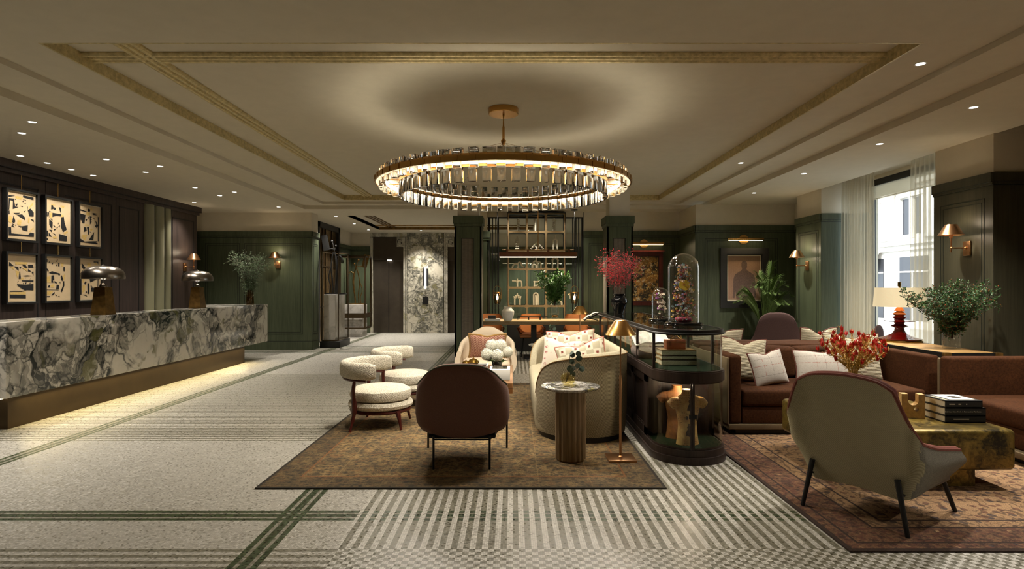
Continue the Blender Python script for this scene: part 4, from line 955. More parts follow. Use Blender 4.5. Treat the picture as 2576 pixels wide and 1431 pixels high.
for i, (tl, tr, br, bl, ink, gold) in enumerate(ART):
    yc = (8.205, 8.865, 9.535)[i % 3]; zc = (2.435, 1.575)[i // 3]
    t = thing('framed_print', LABS[i], 'framed print', (XL + .012, yc, zc), PI / 2, 'six framed prints on the dark wall')
    # local: x along the wall, -y towards the room
    g = G(); w, h, b, dp = PW / 2, PH / 2, .026, .06
    for (a0, a1, z0, z1) in ((-w, w, h - b, h), (-w, w, -h, -h + b), (-w, -w + b, -h + b, h - b), (w - b, w, -h + b, h - b)): g.box(a0, a1, -dp, 0, z0, z1)
    build('frame', g, MAT['blackwood'], t)
    g = G(); k = b + .010; g.box(-w + b, w - b, -.028, -.001, -h + b, h - b); build('mount', g, MAT['mat'], t)
    g = G(); pw_, ph_ = w - k, h - k; g.m = 0; g.box(-pw_, pw_, -.031, -.029, -ph_, ph_)
    def uv(p):
        u = (p[0] - tl[0]) / (tr[0] - tl[0]); yt, yb = lerp(tl[1], tr[1], u), lerp(bl[1], br[1], u); v = (yb - p[1]) / (yb - yt)
        return (-pw_ + 2 * pw_ * u, -ph_ + 2 * ph_ * v)
    for m, polys, off in ((1, gold, .0325), (2, ink, .0335)):
        g.m = m
        for P in polys:
            q = [uv(p) for p in P]
            ar = sum(q[j][0] * q[(j + 1) % len(q)][1] - q[(j + 1) % len(q)][0] * q[j][1] for j in range(len(q)))
            if ar < 0: q.reverse()
            g.ngon([(a, -off, c) for (a, c) in q])
    build('print', g, [MAT['paper'], MAT['goldink'], MAT['ink']], t, merge=False, smooth=False)
    g = G(); g.tube([(0, -.03, h), (0, -.03, h + (.22 if i < 3 else .145))], .006, 8); build('hanging_rod', g, MAT['brass'], t)

# ================================================================= LIFT LOBBY SCULPTURES
def figure(g, o, m):
    """slender welded bronze figure: two long legs, arms and a raised head piece"""
    def L(pts, r): g.tube(curve([(o[0] + p[0] * m, o[1] + p[2], o[2] + p[1]) for p in pts], 5), r, 7)
    L([(-.02, 0, 0), (-.03, .16, .02), (-.09, .62, 0), (-.06, .9, 0), (.0, 1.06, 0), (.03, 1.16, 0)], [.022] * 8 + [.028] * 8 + [.018] * 10)
    L([(.10, 0, .06), (.09, .3, .03), (.14, .62, 0), (.10, .86, 0), (.04, 1.06, 0)], .016)
    L([(.20, 0, 0), (.17, .22, 0), (.24, .42, 0), (.14, .70, 0)], .012)
    L([(.02, 1.12, 0), (.06, 1.24, 0), (.10, 1.30, 0)], .012); L([(-.02, 1.10, 0), (-.05, 1.18, 0)], .012); L([(-.06, .9, 0), (-.2, .96, 0), (-.32, .84, .02)], [.012] * 6 + [.02] * 5)
    g.sphere(o[0] + .1 * m, o[1], o[2] + 1.31, .032, 10, 7); g.sphere(o[0] - .055 * m, o[1], o[2] + 1.2, .026, 10, 7)
    L([(.04, 1.12, 0), (.2, 1.13, 0), (.28, 1.16, 0)], .010)
    g.at(o[0] + .36 * m, o[1], o[2] + 1.27, 0, 0, R(18) * m); g.box(-.075, .075, -.008, .008, -.19, .2); g.M = Matrix.Identity(4)
    g.box(o[0] - .2, o[0] + .28, o[1] - .1, o[1] + .12, o[2] - .0, o[2] + .03)
def cage(g, x0, x1, y0, y1, z0, z1, bars=(), r=.02):
    for x in (x0, x1):
        for y in (y0, y1): g.box(x - r, x + r, y - r, y + r, z0, z1)
    for z in (z0, z1) + tuple(bars):
        for y in (y0, y1): g.box(x0 + r, x1 - r, y - r, y + r, z - r, z + r)
        for x in (x0, x1): g.box(x - r, x + r, y0 + r, y1 - r, z - r, z + r)
xs, ys = -4.64, 17.5
t_ = thing('pedestal', 'pale marble block pedestal before the green lobby wall, ringed by a bronze frame', 'pedestal', (xs, ys, 0))
g = G(); g.rbox(-.27, .27, -.27, .27, 0, .94, .008, 2); build('plinth_block', g, MAT['marble_w'], t_)
g = G(); cage(g, -.36, .36, -.36, .36, .26, 2.34, (), .022)
for z in (.62,):
    for (a, b, c, d) in ((-.37, .37, -.37, -.35), (-.37, .37, .35, .37), (-.37, -.35, -.37, .37), (.35, .37, -.37, .37)): g.box(a, b, c, d, z - .07, z + .07)
for (a, b, c, d) in ((-.345, -.27, -.02, .02), (.27, .345, -.02, .02), (-.02, .02, -.345, -.27), (-.02, .02, .27, .345)): g.box(a, b, c, d, .60, .64)
build('bronze_frame', g, MAT['bronze'], t_)
g = G(); figure(g, (xs + .0, ys, .94), .8); o = build('figure_sculpture', g, MAT['brass_dk']); tag(o, 'slender gilded figure sculpture with raised tablet on the block pedestal', 'sculpture')
xs, ys = -4.42, 14.62
t_ = thing('pedestal', 'tall narrow pale marble pedestal on a black foot beside the dark mirrored opening', 'pedestal', (xs, ys, 0))
g = G(); g.rbox(-.12, .16, -.4, .4, .15, 1.27, .006, 2); build('plinth_block', g, MAT['marble_w'], t_)
g = G(); g.rbox(-.2, .28, -.45, .45, 0, .15, .006, 2); build('foot', g, MAT['blackwood'], t_)
g = G(); cage(g, -.16, .24, -.42, .42, .17, 2.3, (), .012); build('bronze_frame', g, MAT['bronze'], t_)
g = G(); figure(g, (xs + .02, ys, 1.27), -.62); o = build('figure_sculpture', g, MAT['black']); tag(o, 'dark slender figure sculpture on the tall narrow pedestal', 'sculpture')

# ================================================================= SCREEN WALL: SHELF, LANTERNS, PENDANT
SX0, SX1, SY, SZ0, SZ1 = PX(1277.4, 13.3), PX(1421.6, 13.3), 13.3, .605, 3.106
t_ = thing('display_shelf', 'tall gilt open shelf of eighteen square cells before the glazed screen', 'shelf unit', ((SX0 + SX1) / 2, SY, 0))
w = SX1 - SX0; cw, chh = w / 3, (SZ1 - SZ0) / 6
def rsq(x0, x1, z0, z1, r, n=4):
    out = []
    for (cx, cz, a) in ((x1 - r, z1 - r, 0), (x0 + r, z1 - r, 90), (x0 + r, z0 + r, 180), (x1 - r, z0 + r, 270)):
        for k in range(n + 1): t = R(a + 90 * k / n); out.append((cx + r * math.cos(t), cz + r * math.sin(t)))
    return out
g, gi = G(), G(); fr = .022
for i in range(3):
    for j in range(6):
        x0, z0 = -w / 2 + i * cw, SZ0 + j * chh
        O = rsq(x0, x0 + cw, z0, z0 + chh, .0008); I = rsq(x0 + fr, x0 + cw - fr, z0 + fr, z0 + chh - fr, .035)
        n = len(O)
        v = [(p[0], 0, p[1]) for p in O] + [(p[0], 0, p[1]) for p in I]
        g.add(v, [(k, n + k, n + (k + 1) % n, (k + 1) % n) for k in range(n)])
        v = [(p[0], 0, p[1]) for p in I] + [(p[0], .30, p[1]) for p in I]
        gi.add(v, [(k, n + k, n + (k + 1) % n, (k + 1) % n) for k in range(n)])
for (a, b) in ((-w / 2 - .015, -w / 2), (w / 2, w / 2 + .015)): gi.box(a, b, .0, .3, .0, SZ1 + .02)
gi.box(-w / 2, w / 2, 0, .3, SZ1, SZ1 + .02)
build('face_frame', g, MAT['cork'], t_); build('cell_lining', gi, MAT['black'], t_, merge=False)
g = G(); g.box(-w / 2, w / 2, .01, .3, 0, SZ0); build('base_cabinet', g, MAT['blackwood'], t_)
# ---- ivory ceramics on the shelf
def U(g, x, w_, h, r, y=0, base=0, n=10):
    """inverted-U tube standing on its two feet"""
    R_ = w_ / 2; pts = [(x - R_, y, base), (x - R_, y, base + h - R_)] + [(x - R_ * math.cos(PI * k / n), y, base + h - R_ + R_ * math.sin(PI * k / n)) for k in range(1, n)] + [(x + R_, y, base + h - R_), (x + R_, y, base)]
    g.tube(pts, r, 8)
def totem(g, n, dz, r, sp, turn):
    for k in range(n):
        a = turn * k
        for s in (-1, 1): g.sphere(s * sp * math.cos(a), s * sp * math.sin(a), r + k * dz, r, 9, 6)
        g.sphere(0, 0, r + k * dz, r * .8, 9, 6)
    g.sphere(0, 0, r + n * dz, r * .8, 9, 6)
def cer(kind):
    g = G(); k = .022
    if kind == 0: g.tube([(0, 0, 0), (0, 0, .05)], .022, 8); g.at(0, 0, .03); totem(g, 9, .027, .019, .018, 1.0)
    if kind == 1:
        g.tube([(0, 0, 0), (0, 0, .25)], .02, 8)
        for s in (-1, 1): g.sphere(s * .03, 0, .262, .019, 9, 6)
        g.sphere(0, .02, .265, .02, 9, 6); g.sphere(0, -.02, .262, .02, 9, 6)
    if kind == 2: totem(g, 6, .044, .022, .024, 1.3)
    if kind == 3: totem(g, 5, .052, .022, .026, .15)
    if kind == 4:
        g.tube([(-.14, 0, .015), (0, 0, .17)], .02, 8); g.tube([(.14, 0, .015), (0, 0, .17)], .02, 8); g.tube([(-.02, 0, .015), (.075, 0, .1)], .018, 8); g.tube([(.02, 0, .015), (-.075, 0, .1)], .018, 8)
        for p in ((0, .17), (-.07, .095), (.07, .095)): g.sphere(p[0], 0, p[1], .025, 9, 6)
    if kind == 5: U(g, 0, .09, .24, .019); g.tube([(0, 0, .23), (0, 0, .34)], .018, 8)
    if kind == 6:
        g.tube(curve([(-.14, 0, 0), (-.12, 0, .05), (-.08, 0, .09), (-.03, 0, .09), (0, 0, .05), (-.02, 0, 0)], 5), .02, 8); g.tube(curve([(-.02, 0, .07), (.02, 0, .13), (.06, 0, .12), (.08, 0, .06), (.12, 0, .03), (.14, 0, 0)], 5), .02, 8)
    if kind == 7: U(g, -.02, .1, .16, .02, 0); U(g, .05, .12, .145, .02, .04); U(g, -.05, .1, .08, .018, -.05); g.tube([(0, 0, .13), (0, 0, .25)], .018, 8)
    if kind == 8:
        for s in (-1, 1): g.tube([(s * .06, 0, 0), (s * .06, 0, .16)], .018, 8)
        for a in range(0, 181, 22):
            g.sphere(.06 * math.cos(R(a)), .012 * (a % 44 - 22) / 22, .17 + .05 * math.sin(R(a)), .02, 8, 6)
            if a % 44 == 0: g.sphere(.075 * math.cos(R(a)), -.01, .18 + .065 * math.sin(R(a)), .013, 8, 6)
    if kind == 9:
        g.tube([(0, 0, 0), (0, 0, .12)], .022, 8); g.sphere(0, 0, .12, .04, 10, 8); g.tube([(0, 0, .14), (0, 0, .18)], .016, 8); g.tube([(-.12, 0, .13), (0, 0, .125)], .02, 8)
        g.tube(curve([(0, 0, .13), (.06, 0, .13), (.09, 0, .11), (.1, 0, .06), (.1, 0, 0)], 5), .018, 8)
    if kind == 10:
        for s in (-1, 1): g.tube([(s * .045, 0, .0), (s * .045, 0, .13)], .018, 8); g.tube([(-.055, 0, .065 + s * .045), (.055, 0, .065 + s * .045)], .018, 8)
        for a in (-1, 1):
            for b in (-1, 1): g.sphere(a * .048, 0, .065 + b * .045, .023, 8, 6)
    if kind == 11:
        for s in (-1, 1): g.tube([(s * .06, 0, 0), (s * .06, 0, .15)], .018, 8)
        for (a, b, r) in ((-.06, .16, .026), (-.035, .2, .024), (0, .22, .026), (.03, .2, .024), (.065, .165, .026), (-.075, .185, .016), (0, .255, .016), (.08, .19, .016), (-.02, .17, .02), (.03, .165, .02)): g.sphere(a, 0, b, r, 8, 6)
    if kind == 12: U(g, -.01, .1, .27, .018); U(g, .012, .07, .25, .017, .05); g.tube([(0, -.03, 0), (0, -.03, .22)], .018, 8)
    if kind == 13: U(g, .03, .24, .14, .024)
    g.M = Matrix.Identity(4); return g
CER = [(0, 0, 0, 'ivory ceramic twisted spire, top row left cell of the gilt shelf'), (1, 1, 0, 'ivory ceramic single post with knobbed crown, top row middle cell'), (2, 2, 0, 'ivory ceramic stacked bead tower, top row right cell'),
       (3, 0, 1, 'ivory ceramic tiered knob totem, second row left cell'), (4, 1, 1, 'ivory ceramic lattice of crossed struts, second row middle cell'), (5, 2, 1, 'ivory ceramic tuning-fork arch, second row right cell'),
       (6, 0, 2, 'ivory ceramic pair of humped tubes, third row left cell'), (7, 1, 2, 'ivory ceramic cluster of arches with a chimney, third row middle cell'), (8, 2, 2, 'ivory ceramic arch with beaded top, third row right cell'),
       (9, 0, 3, 'ivory ceramic bulb with side spouts, fourth row left cell'), (10, 1, 3, 'small ivory ceramic square knot, fourth row middle cell'),
       (11, 0, 4, 'ivory ceramic arch of clustered beads, fifth row left cell'), (12, 1, 4, 'tall ivory ceramic nested arches, fifth row middle cell'), (13, 2, 4, 'low ivory ceramic arch, fifth row right cell behind the glass vase')]
for (k, i, j, lab) in CER:
    o = build('ceramic_sculpture', cer(k), MAT['bone']); tag(o, lab, 'ceramic', 'ivory ceramics on the gilt shelf')
    dx = {0: .02, 1: -.02, 2: -.02, 4: .02, 6: .02}.get(k, 0)
    o.location = (SX0 + (i + .5) * cw + dx, SY + .12, SZ0 + (5 - j) * chh + fr + .001)
# ---- lantern pendants
def lantern(px, label):
    y = 13.14; x = PX(px, y)
    t = thing('lantern_pendant', label, 'pendant lamp', (x, y, A_), 0, 'smoked glass lantern pendants')
    z1, z0 = PZ(719, y) - A_, PZ(767, y) - A_
    g = G(); g.lathe([(0, -.02), (.075, -.02), (.075, 0), (0, 0)], 20); build('canopy', g, MAT['black'], t)
    g = G(); g.tube([(0, 0, -.02), (0, 0, z1 - .01)], .007, 6); build('cord', g, MAT['black'], t)
    g = G(); g.tube([(-.085 * math.cos(PI * k / 12), 0, z1 - .12 + .12 * math.sin(PI * k / 12)) for k in range(13)], .006, 6)
    for s in (-1, 1): g.tube([(s * .085, 0, z1 - .12), (s * .085, 0, z1 - .28)], .006, 6)
    g.lathe([(.0, z1 - .135), (.085, z1 - .135), (.088, z1 - .15), (0, z1 - .15)], 24); g.tube([(0, 0, z1 - .15), (0, 0, z1 - .22)], .012, 8); build('brass_hanger', g, MAT['brass_dk'], t)
    g = G(); g.lathe([(.078, z1 - .165), (.080, z0 + .1), (.07, z0 + .05), (.045, z0 + .018), (.0, z0)], 24); build('glass_shade', g, MAT['smoke'], t)
    g = G(); g.lathe([(0, z1 - .21), (.022, z1 - .225), (.026, z1 - .26), (.02, z1 - .30), (0, z1 - .31)], 12); build('bulb', g, MAT['bulb'], t)
    g = G(); g.sphere(0, 0, z0 + .055, .016, 10, 7); build('finial', g, MAT['brass'], t)
    LAMPS.append(((x, y - .12, A_ + z1 - .2), 2.5))
lantern(1251, 'smoked glass lantern hanging left of the gilt shelf')
lantern(1445, 'smoked glass lantern hanging right of the gilt shelf')
# ---- linear pendant over the long table
y = 12.05; x0, x1 = PX(1255.6, y), PX(1451.7, y); xc = (x0 + x1) / 2; hw = (x1 - x0) / 2
t_ = thing('linear_pendant', 'long russet leather trough pendant on brass rails above the communal table', 'pendant lamp', (xc, y, A_))
z1, z0 = PZ(634, y) - A_, PZ(646, y) - A_
g = G(); g.rbox(-hw, hw, -.07, .07, z0, z1, .02, 3)
for s in (-.79, -.26, .26, .79): g.box(s * hw - .018, s * hw + .018, -.075, .075, z1 - .03, z1 + .055)
build('leather_shade', g, MAT['shade_leather'], t_)
g = G(); g.tube([(-hw + .06, 0, z1 + .045), (hw - .06, 0, z1 + .045)], .011, 8); g.tube([(-.38, 0, z1 + .045), (-.38, 0, z1 + .085), (.38, 0, z1 + .085), (.38, 0, z1 + .045)], .007, 6); g.tube([(0, 0, z1 + .04), (0, 0, .07)], .010, 8); g.lathe([(0, .06), (.06, .06), (.06, .085), (0, .085)], 20)
build('brass_rail', g, MAT['brass'], t_)
g = G(); g.rbox(-hw + .012, hw - .012, -.055, .055, z0 - .012, z0 + .01, .008, 2); build('diffuser', g, MAT['led'], t_)

# ================================================================= COMMUNAL TABLE
TZ = .773
TXL, TXR = PX(1205, 11.8), 2.5
t_ = thing('communal_table', 'long pale timber communal table between the two green columns', 'table', (.9, 12.23, 0))
g = G(); g.rbox(TXL - .9, 1.6, -.45, .45, TZ - .02, TZ, .004, 1); build('tabletop', g, MAT['oak_pale'], t_)
g = G(); g.box(TXL - .9, 1.6, -.449, .449, TZ - .075, TZ - .021); build('edge_apron', g, MAT['cork'], t_)
for x in (PX(1344, 11.9) - .9, 1.3):
    g = G(); g.box(x - .055, x + .055, -.12, .12, .03, TZ - .075); g.box(x - .2, x + .2, -.3, .3, 0, .03); build('leg', g, MAT['black'], t_)
# ---- orange shell chairs
def orange_chair(x, label, src=None):
    y = 12.62
    if src: return dup(src, (x, y, 0), PI, label)
    t = thing('dining_chair', label, 'chair', (x, y, 0), PI, 'tan leather chairs at the communal table')
    # local +y = towards the sitter's front
    g = G(); g.rbox(-.25, .25, -.16, .34, .39, .46, .03, 3, .01); build('seat', g, MAT['orange'], t)
    g = G(); n = 24; vs = []
    for j in range(9):
        v = j / 8; z = .47 + .40 * v; row = []
        for i in range(n + 1):
            u = -1 + 2 * i / n; wd = lerp(.25, .245, v) * (1 if v < .7 else math.sqrt(max(0, 1 - ((v - .7) / .34) ** 2)) * .35 + .65)
            row.append((wd * math.sin(u * 1.25) / math.sin(1.25), -.22 - .06 * v + .10 * (u * u), z))
        vs.append(row)
    bk = [[(p[0], p[1] - .02, p[2]) for p in r] for r in vs]
    g.loft(vs, closed=False); g.loft([list(reversed(r)) for r in bk], closed=False)
    g.loft([vs[-1], bk[-1]], closed=False)
    build('backrest', g, MAT['orange'], t)
    for s in (-1, 1):
        g = G(); g.tube(curve([(s * .235, -.13, .60), (s * .275, -.0, .585), (s * .285, .10, .56), (s * .25, .12, .49), (s * .18, .10, .44)], 5), .018, 8); build('arm', g, MAT['orange'], t)
    for (a, b) in ((-1, -1), (1, -1), (-1, 1), (1, 1)):
        g = G(); g.tube([(a * .16, .09 + b * .12, .40), (a * .22, .09 + b * .22, 0)], .012, 8); build('leg', g, MAT['black'], t)
    return t
oc = orange_chair(PX(1338, 12.3), 'middle tan leather chair behind the communal table')
orange_chair(PX(1232, 12.3), 'tan leather chair at the table end beside the left green column', oc)
orange_chair(PX(1456, 12.3), 'tan leather chair behind the brass lamp shade at the table', oc)
orange_chair(PX(1556, 12.3), 'tan leather chair at the far right of the table, seen through the glass case', oc)
# ---- things on the table
def on_table(px, d): return (PX(px, d), d, TZ)
x, y, z = on_table(1239, 11.85)
g = G(); g.rbox(-.15, .15, -.11, .11, 0, .045, .006, 2); o = tag(build('book', g, MAT['white']), 'white book lying on the table beside the left column', 'book'); o.location = (x, y, z)
g = G(); g.rbox(-.075, .075, -.06, .06, 0, .065, .004, 2); o = tag(build('trinket_box', g, MAT['blackwood']), 'small dark box on top of the white book', 'box'); o.location = (x - .01, y, z + .046)
g = G(); g.lathe([(0, 0), (.055, 0), (.075, .012), (.105, .07), (.122, .14), (.128, .19), (.120, .21), (.075, .255), (.072, .28), (.078, .285), (.07, .285), (.065, .26), (.11, .2), (.06, .03), (0, .02)], 36); o = tag(build('vase', g, MAT['whitev']), 'white stone vase on the communal table', 'vase'); o.location = on_table(1277.5, 11.75)
t_ = thing('desk_rail', 'low black rail gadget lying on the communal table behind the vases', 'desk lamp', on_table(1340, 12.2))
g = G(); g.box(-.31, .31, -.012, .012, .055, .075); g.box(-.31, -.3, -.02, .02, 0, .06); build('rail', g, MAT['black'], t_)
g = G(); g.box(-.10, -.07, -.015, .015, 0, .06); build('post', g, MAT['black'], t_)
g = G(); g.box(.14, .17, -.015, .015, 0, .06); build('post', g, MAT['black'], t_)
vx_, vy_, vz_ = on_table(1395.5, 11.8)
t_ = thing('vase', 'tall clear glass cylinder vase on the communal table', 'vase', (vx_, vy_, vz_))
g = G(); g.lathe([(0, 0), (.085, 0), (.088, .01), (.088, .06), (.06, .07), (.055, .075), (.055, .12), (.078, .13), (.082, .14), (.082, .40), (.077, .40), (.077, .15), (0, .145)], 32); build('glass_body', g, MAT['glass'], t_)
g = G(); g.lathe([(.056, .075), (.058, .08), (.058, .118), (.056, .122)], 24); build('brass_collar', g, MAT['brass'], t_)
spray('leafy_branches', 'fresh green leafy branches in the glass vase on the communal table', 'branches', (vx_, vy_, vz_ + .36), 16, MAT['leafm'], MAT['stem'], 9, .68, .36, .085, .034, 3, sub=4, low=.34)
x, y, z = on_table(1487, 11.9)
t_ = thing('book_stand', 'folding black stand holding an open book on the communal table', 'book stand', (x, y, z))
g = G(); g.at(0, 0, .09, 0, 0, R(-26)); g.box(-.16, .16, -.13, .13, -.006, .006); g.M = Matrix.Identity(4); g.tube([(-.14, 0, .01), (.12, 0, .12)], .008, 6); g.tube([(.14, 0, .01), (-.1, 0, .06)], .008, 6); build('frame', g, MAT['black'], t_)
g = G(); g.at(x, y, z + .098, 0, 0, R(-26))
for s in (-1, 1):
    vs = [[(s * .15 * k / 8, yy, .012 + .022 * math.sin(PI * min(k / 8 + .12, 1))) for k in range(9)] for yy in (-.11, .11)]
    g.loft(vs if s < 0 else [list(r) for r in reversed(vs)], closed=False)
g.box(-.155, .155, -.115, .115, 0, .01); o = tag(build('open_book', g, MAT['white']), 'open white-paged book resting on the black stand', 'book')
# ================================================================= LOUNGE
RZ = .012      # rug pile height
RUGX = (-1.852, 1.105, 4.245, 8.9)
m_rug = rug_mat('distressed olive rug', [S(104, 86, 56), S(176, 144, 92), S(58, 55, 44), S(146, 98, 54), S(44, 38, 30)], *RUGX, False)
g = G(); g.rbox(RUGX[0], RUGX[1], RUGX[2], RUGX[3], 0, RZ, .004, 1)
tag(build('rug', g, m_rug), 'distressed olive and gold rug under the cream seating group', 'rug')
RUG2 = (1.84, 5.33, 3.234, 7.6)
m_rug2 = rug_mat('red floral rug', [S(150, 112, 76), S(184, 148, 106), S(100, 58, 43), S(44, 46, 58), S(44, 28, 22)], *RUG2, True)
g = G(); g.rbox(RUG2[0], RUG2[1], RUG2[2], RUG2[3], 0, RZ, .004, 1)
tag(build('rug', g, m_rug2), 'red and tan floral rug with navy motifs under the brown sofas', 'rug')

def upath(w, yb, yf, r, n=40):
    P = []
    P += [(-w, lerp(yf, yb + r, k / 10)) for k in range(10)]
    P += [(-w + r - r * math.cos(PI / 2 * k / 10), yb + r - r * math.sin(PI / 2 * k / 10)) for k in range(10)]
    P += [(lerp(-w + r, w - r, k / 14), yb) for k in range(14)]
    P += [(w - r + r * math.sin(PI / 2 * k / 10), yb + r - r * math.cos(PI / 2 * k / 10)) for k in range(10)]
    P += [(w, lerp(yb + r, yf, k / 10)) for k in range(11)]
    return P
def shell(g, path, top, bot, th, scale=None, lean=None, nv=8, c=(0, 0), gi=None):
    n = len(path); rings = []; inner = []
    for i, p in enumerate(path):
        a, b = path[max(i - 1, 0)], path[min(i + 1, n - 1)]; d = Vector((b[0] - a[0], b[1] - a[1])).normalized(); nn = (-d.y, d.x)
        s = i / (n - 1); zt, zb = top(s), bot(s); O, I = [], []
        for j in range(nv + 1):
            v = j / nv; k = scale(v) if scale else 1; ly = lean(v) if lean else 0; z = zb + (zt - zb) * v
            O.append((c[0] + (p[0] - c[0]) * k, c[1] + (p[1] - c[1]) * k + ly, z)); q = (p[0] + nn[0] * th, p[1] + nn[1] * th)
            I.append((c[0] + (q[0] - c[0]) * k, c[1] + (q[1] - c[1]) * k + ly, z))
        m = [lerp(O[-1][q], I[-1][q], .5) for q in range(3)]; m[2] += th * .4
        m1 = [lerp(O[-1][q], m[q], .6) for q in range(3)]; m1[2] = O[-1][2] + th * .3; m2 = [lerp(I[-1][q], m[q], .6) for q in range(3)]; m2[2] = m1[2]
        rings.append((O, [tuple(m1), tuple(m), tuple(m2)], I))
    if gi is None: g.loft([O + M_ + list(reversed(I)) for (O, M_, I) in rings])
    else:
        g.loft([O for (O, M_, I) in rings], closed=False)
        gi.loft([[O[-1]] + M_ + list(reversed(I)) for (O, M_, I) in rings], closed=False)
        for (O, M_, I) in (rings[0], rings[-1]): gi.ngon(O + M_ + list(reversed(I)))
    return [r[0][-1] for r in rings]
# ---- cream stools with wrap-around backs
def stool(x, y, label, src=None):
    if src: return dup(src, (x, y, RZ), 0, label)
    t = thing('barrel_chair', label, 'chair', (x, y, RZ), 0, 'cream boucle barrel chairs')
    g = G(); g.lathe([(0, .265), (.27, .265), (.305, .285), (.318, .33), (.305, .372), (.26, .398), (.12, .412), (0, .414)], 48); build('seat_cushion', g, MAT['boucle'], t)
    g = G(); g.lathe([(0, .185), (.29, .185), (.328, .205), (.335, .232), (.318, .262), (.28, .270), (0, .270)], 48); build('seat_base', g, MAT['boucle'], t)
    g = G(); g.lathe([(.20, .155), (.31, .155), (.318, .17), (.312, .188), (.20, .188), (.20, .155)], 48); build('seat_ring', g, MAT['mahog'], t)
    g = G(); n = 40; rings = []
    for i in range(n + 1):
        a = R(85 + 190 * i / n); e = min(i, n - i) / n; k = min(1, .45 + e * 9); th = .043 * math.sqrt(min(1, .25 + e * 14)); hz = .085 * math.sqrt(min(1, .55 + e * 9))
        rings.append([((.375 + th * math.cos(q)) * math.cos(a) , (.375 + th * math.cos(q)) * math.sin(a), .600 + hz * (abs(math.sin(q)) ** .6) * (1 if math.sin(q) > 0 else -1)) for q in [2 * PI * j / 16 for j in range(16)]])
    g.loft(rings); build('backrest', g, MAT['boucle'], t, angle=60)
    g = G(); g.tube([(.375 * math.cos(R(a)), .375 * math.sin(R(a)), .508) for a in range(100, 261, 8)], .017, 8); build('back_rail', g, MAT['mahog'], t)
    for s in (-1, 1):
        g = G(); g.tube(curve([(-.23, s * .355, 0), (-.21, s * .31, .12), (-.20, s * .30, .22), (-.205, s * .318, .4), (-.19, s * .325, .505)], 5), [.013] * 4 + [.019] * 4 + [.026] * 5 + [.02] * 5 + [.018] * 3, 8); build('leg', g, MAT['mahog'], t)
        g = G(); g.tube(curve([(.262, s * .262, 0), (.235, s * .235, .12), (.215, s * .215, .175)], 4), [.012, .013, .015, .018, .021, .024, .026, .028, .03], 8); build('leg', g, MAT['mahog'], t)
    return t
st = stool(-1.385, 6.22, 'nearer cream boucle barrel chair with red mahogany legs')
stool(-1.325, 7.30, 'farther cream boucle barrel chair, behind its twin and the dark armchair', st)
# ---- chocolate armchair seen from behind
t_ = thing('armchair', 'chocolate brown leather armchair on thin black legs, seen from behind', 'armchair', (-.405, 5.0, RZ))
top = lambda s: pw(min(s, 1 - s), [(0, .555), (.19, .64), (.265, .695), (.32, .763), (.37, .803), (.42, .818), (.5, .822)])
bot = lambda s: pw(min(s, 1 - s), [(0, .31), (.25, .30), (.33, .285), (.42, .262), (.5, .258)])
sc = lambda v: pw(v, [(0, .90), (.08, .955), (.4, 1.0), (.8, .985), (1, .955)])
g = G(); P = upath(.378, -.40, .30, .19); rim = shell(g, P, top, bot, .055, sc, lambda v: -.03 * v); build('shell', g, MAT['choc'], t_, angle=60)
g = G(); g.tube([(p[0] * .985, p[1] * .985 + .006, p[2] + .012) for p in rim], .007, 6); build('piping', g, MAT['green'], t_)
g = G(); g.rbox(-.29, .29, -.30, .33, .27, .43, .05, 4, .02); build('seat_cushion', g, MAT['choc'], t_)
g = G(); g.rbox(-.27, .27, -.30, .28, .235, .27, .015, 2); build('underframe', g, MAT['black'], t_)
for s in (-1, 1):
    g = G(); g.tube([(s * .222, -.32, 0), (s * .222, -.32, .262)], .009, 8); build('leg', g, MAT['black'], t_)
    g = G(); g.tube([(s * .352, .30, 0), (s * .352, .30, .30)], .009, 8); build('leg', g, MAT['black'], t_)
g = G(); g.tube([(-.222, -.32, .235), (.222, -.32, .235)], .007, 6)
for s in (-1, 1): g.tube([(s * .222, -.32, .235), (s * .352, .30, .235)], .007, 6)
g.tube([(-.352, .30, .235), (.352, .30, .235)], .007, 6); build('stretcher', g, MAT['black'], t_)
# ---- cream armchair facing the camera
t_ = thing('armchair', 'cream tub armchair facing forward beyond the coffee table', 'armchair', (-.385, 8.72, RZ), PI)
top = lambda s: pw(min(s, 1 - s), [(0, .50), (.16, .56), (.28, .66), (.38, .765), (.46, .80), (.5, .802)])
bot = lambda s: .20
sc = lambda v: pw(v, [(0, .84), (.3, .96), (.6, 1.0), (1, .94)])
g = G(); P = upath(.445, -.42, .32, .28); rim = shell(g, P, top, bot, .075, sc, lambda v: -.05 * v); build('shell', g, MAT['cream'], t_, angle=60)
g = G(); g.tube([(p[0] * 1.0, p[1] * 1.0, p[2] + .004) for p in rim], .006, 6); build('piping', g, MAT['felt'], t_)
g = G(); g.rbox(-.345, .345, -.33, .36, .20, .39, .06, 4, .025); build('seat_cushion', g, MAT['cream'], t_)
for (a, b) in ((-.3, -.3), (.3, -.3), (-.3, .28), (.3, .28)):
    g = G(); g.tube([(a, b, 0), (a * .95, b * .95, .21)], .012, 8); build('leg', g, MAT['black'], t_)
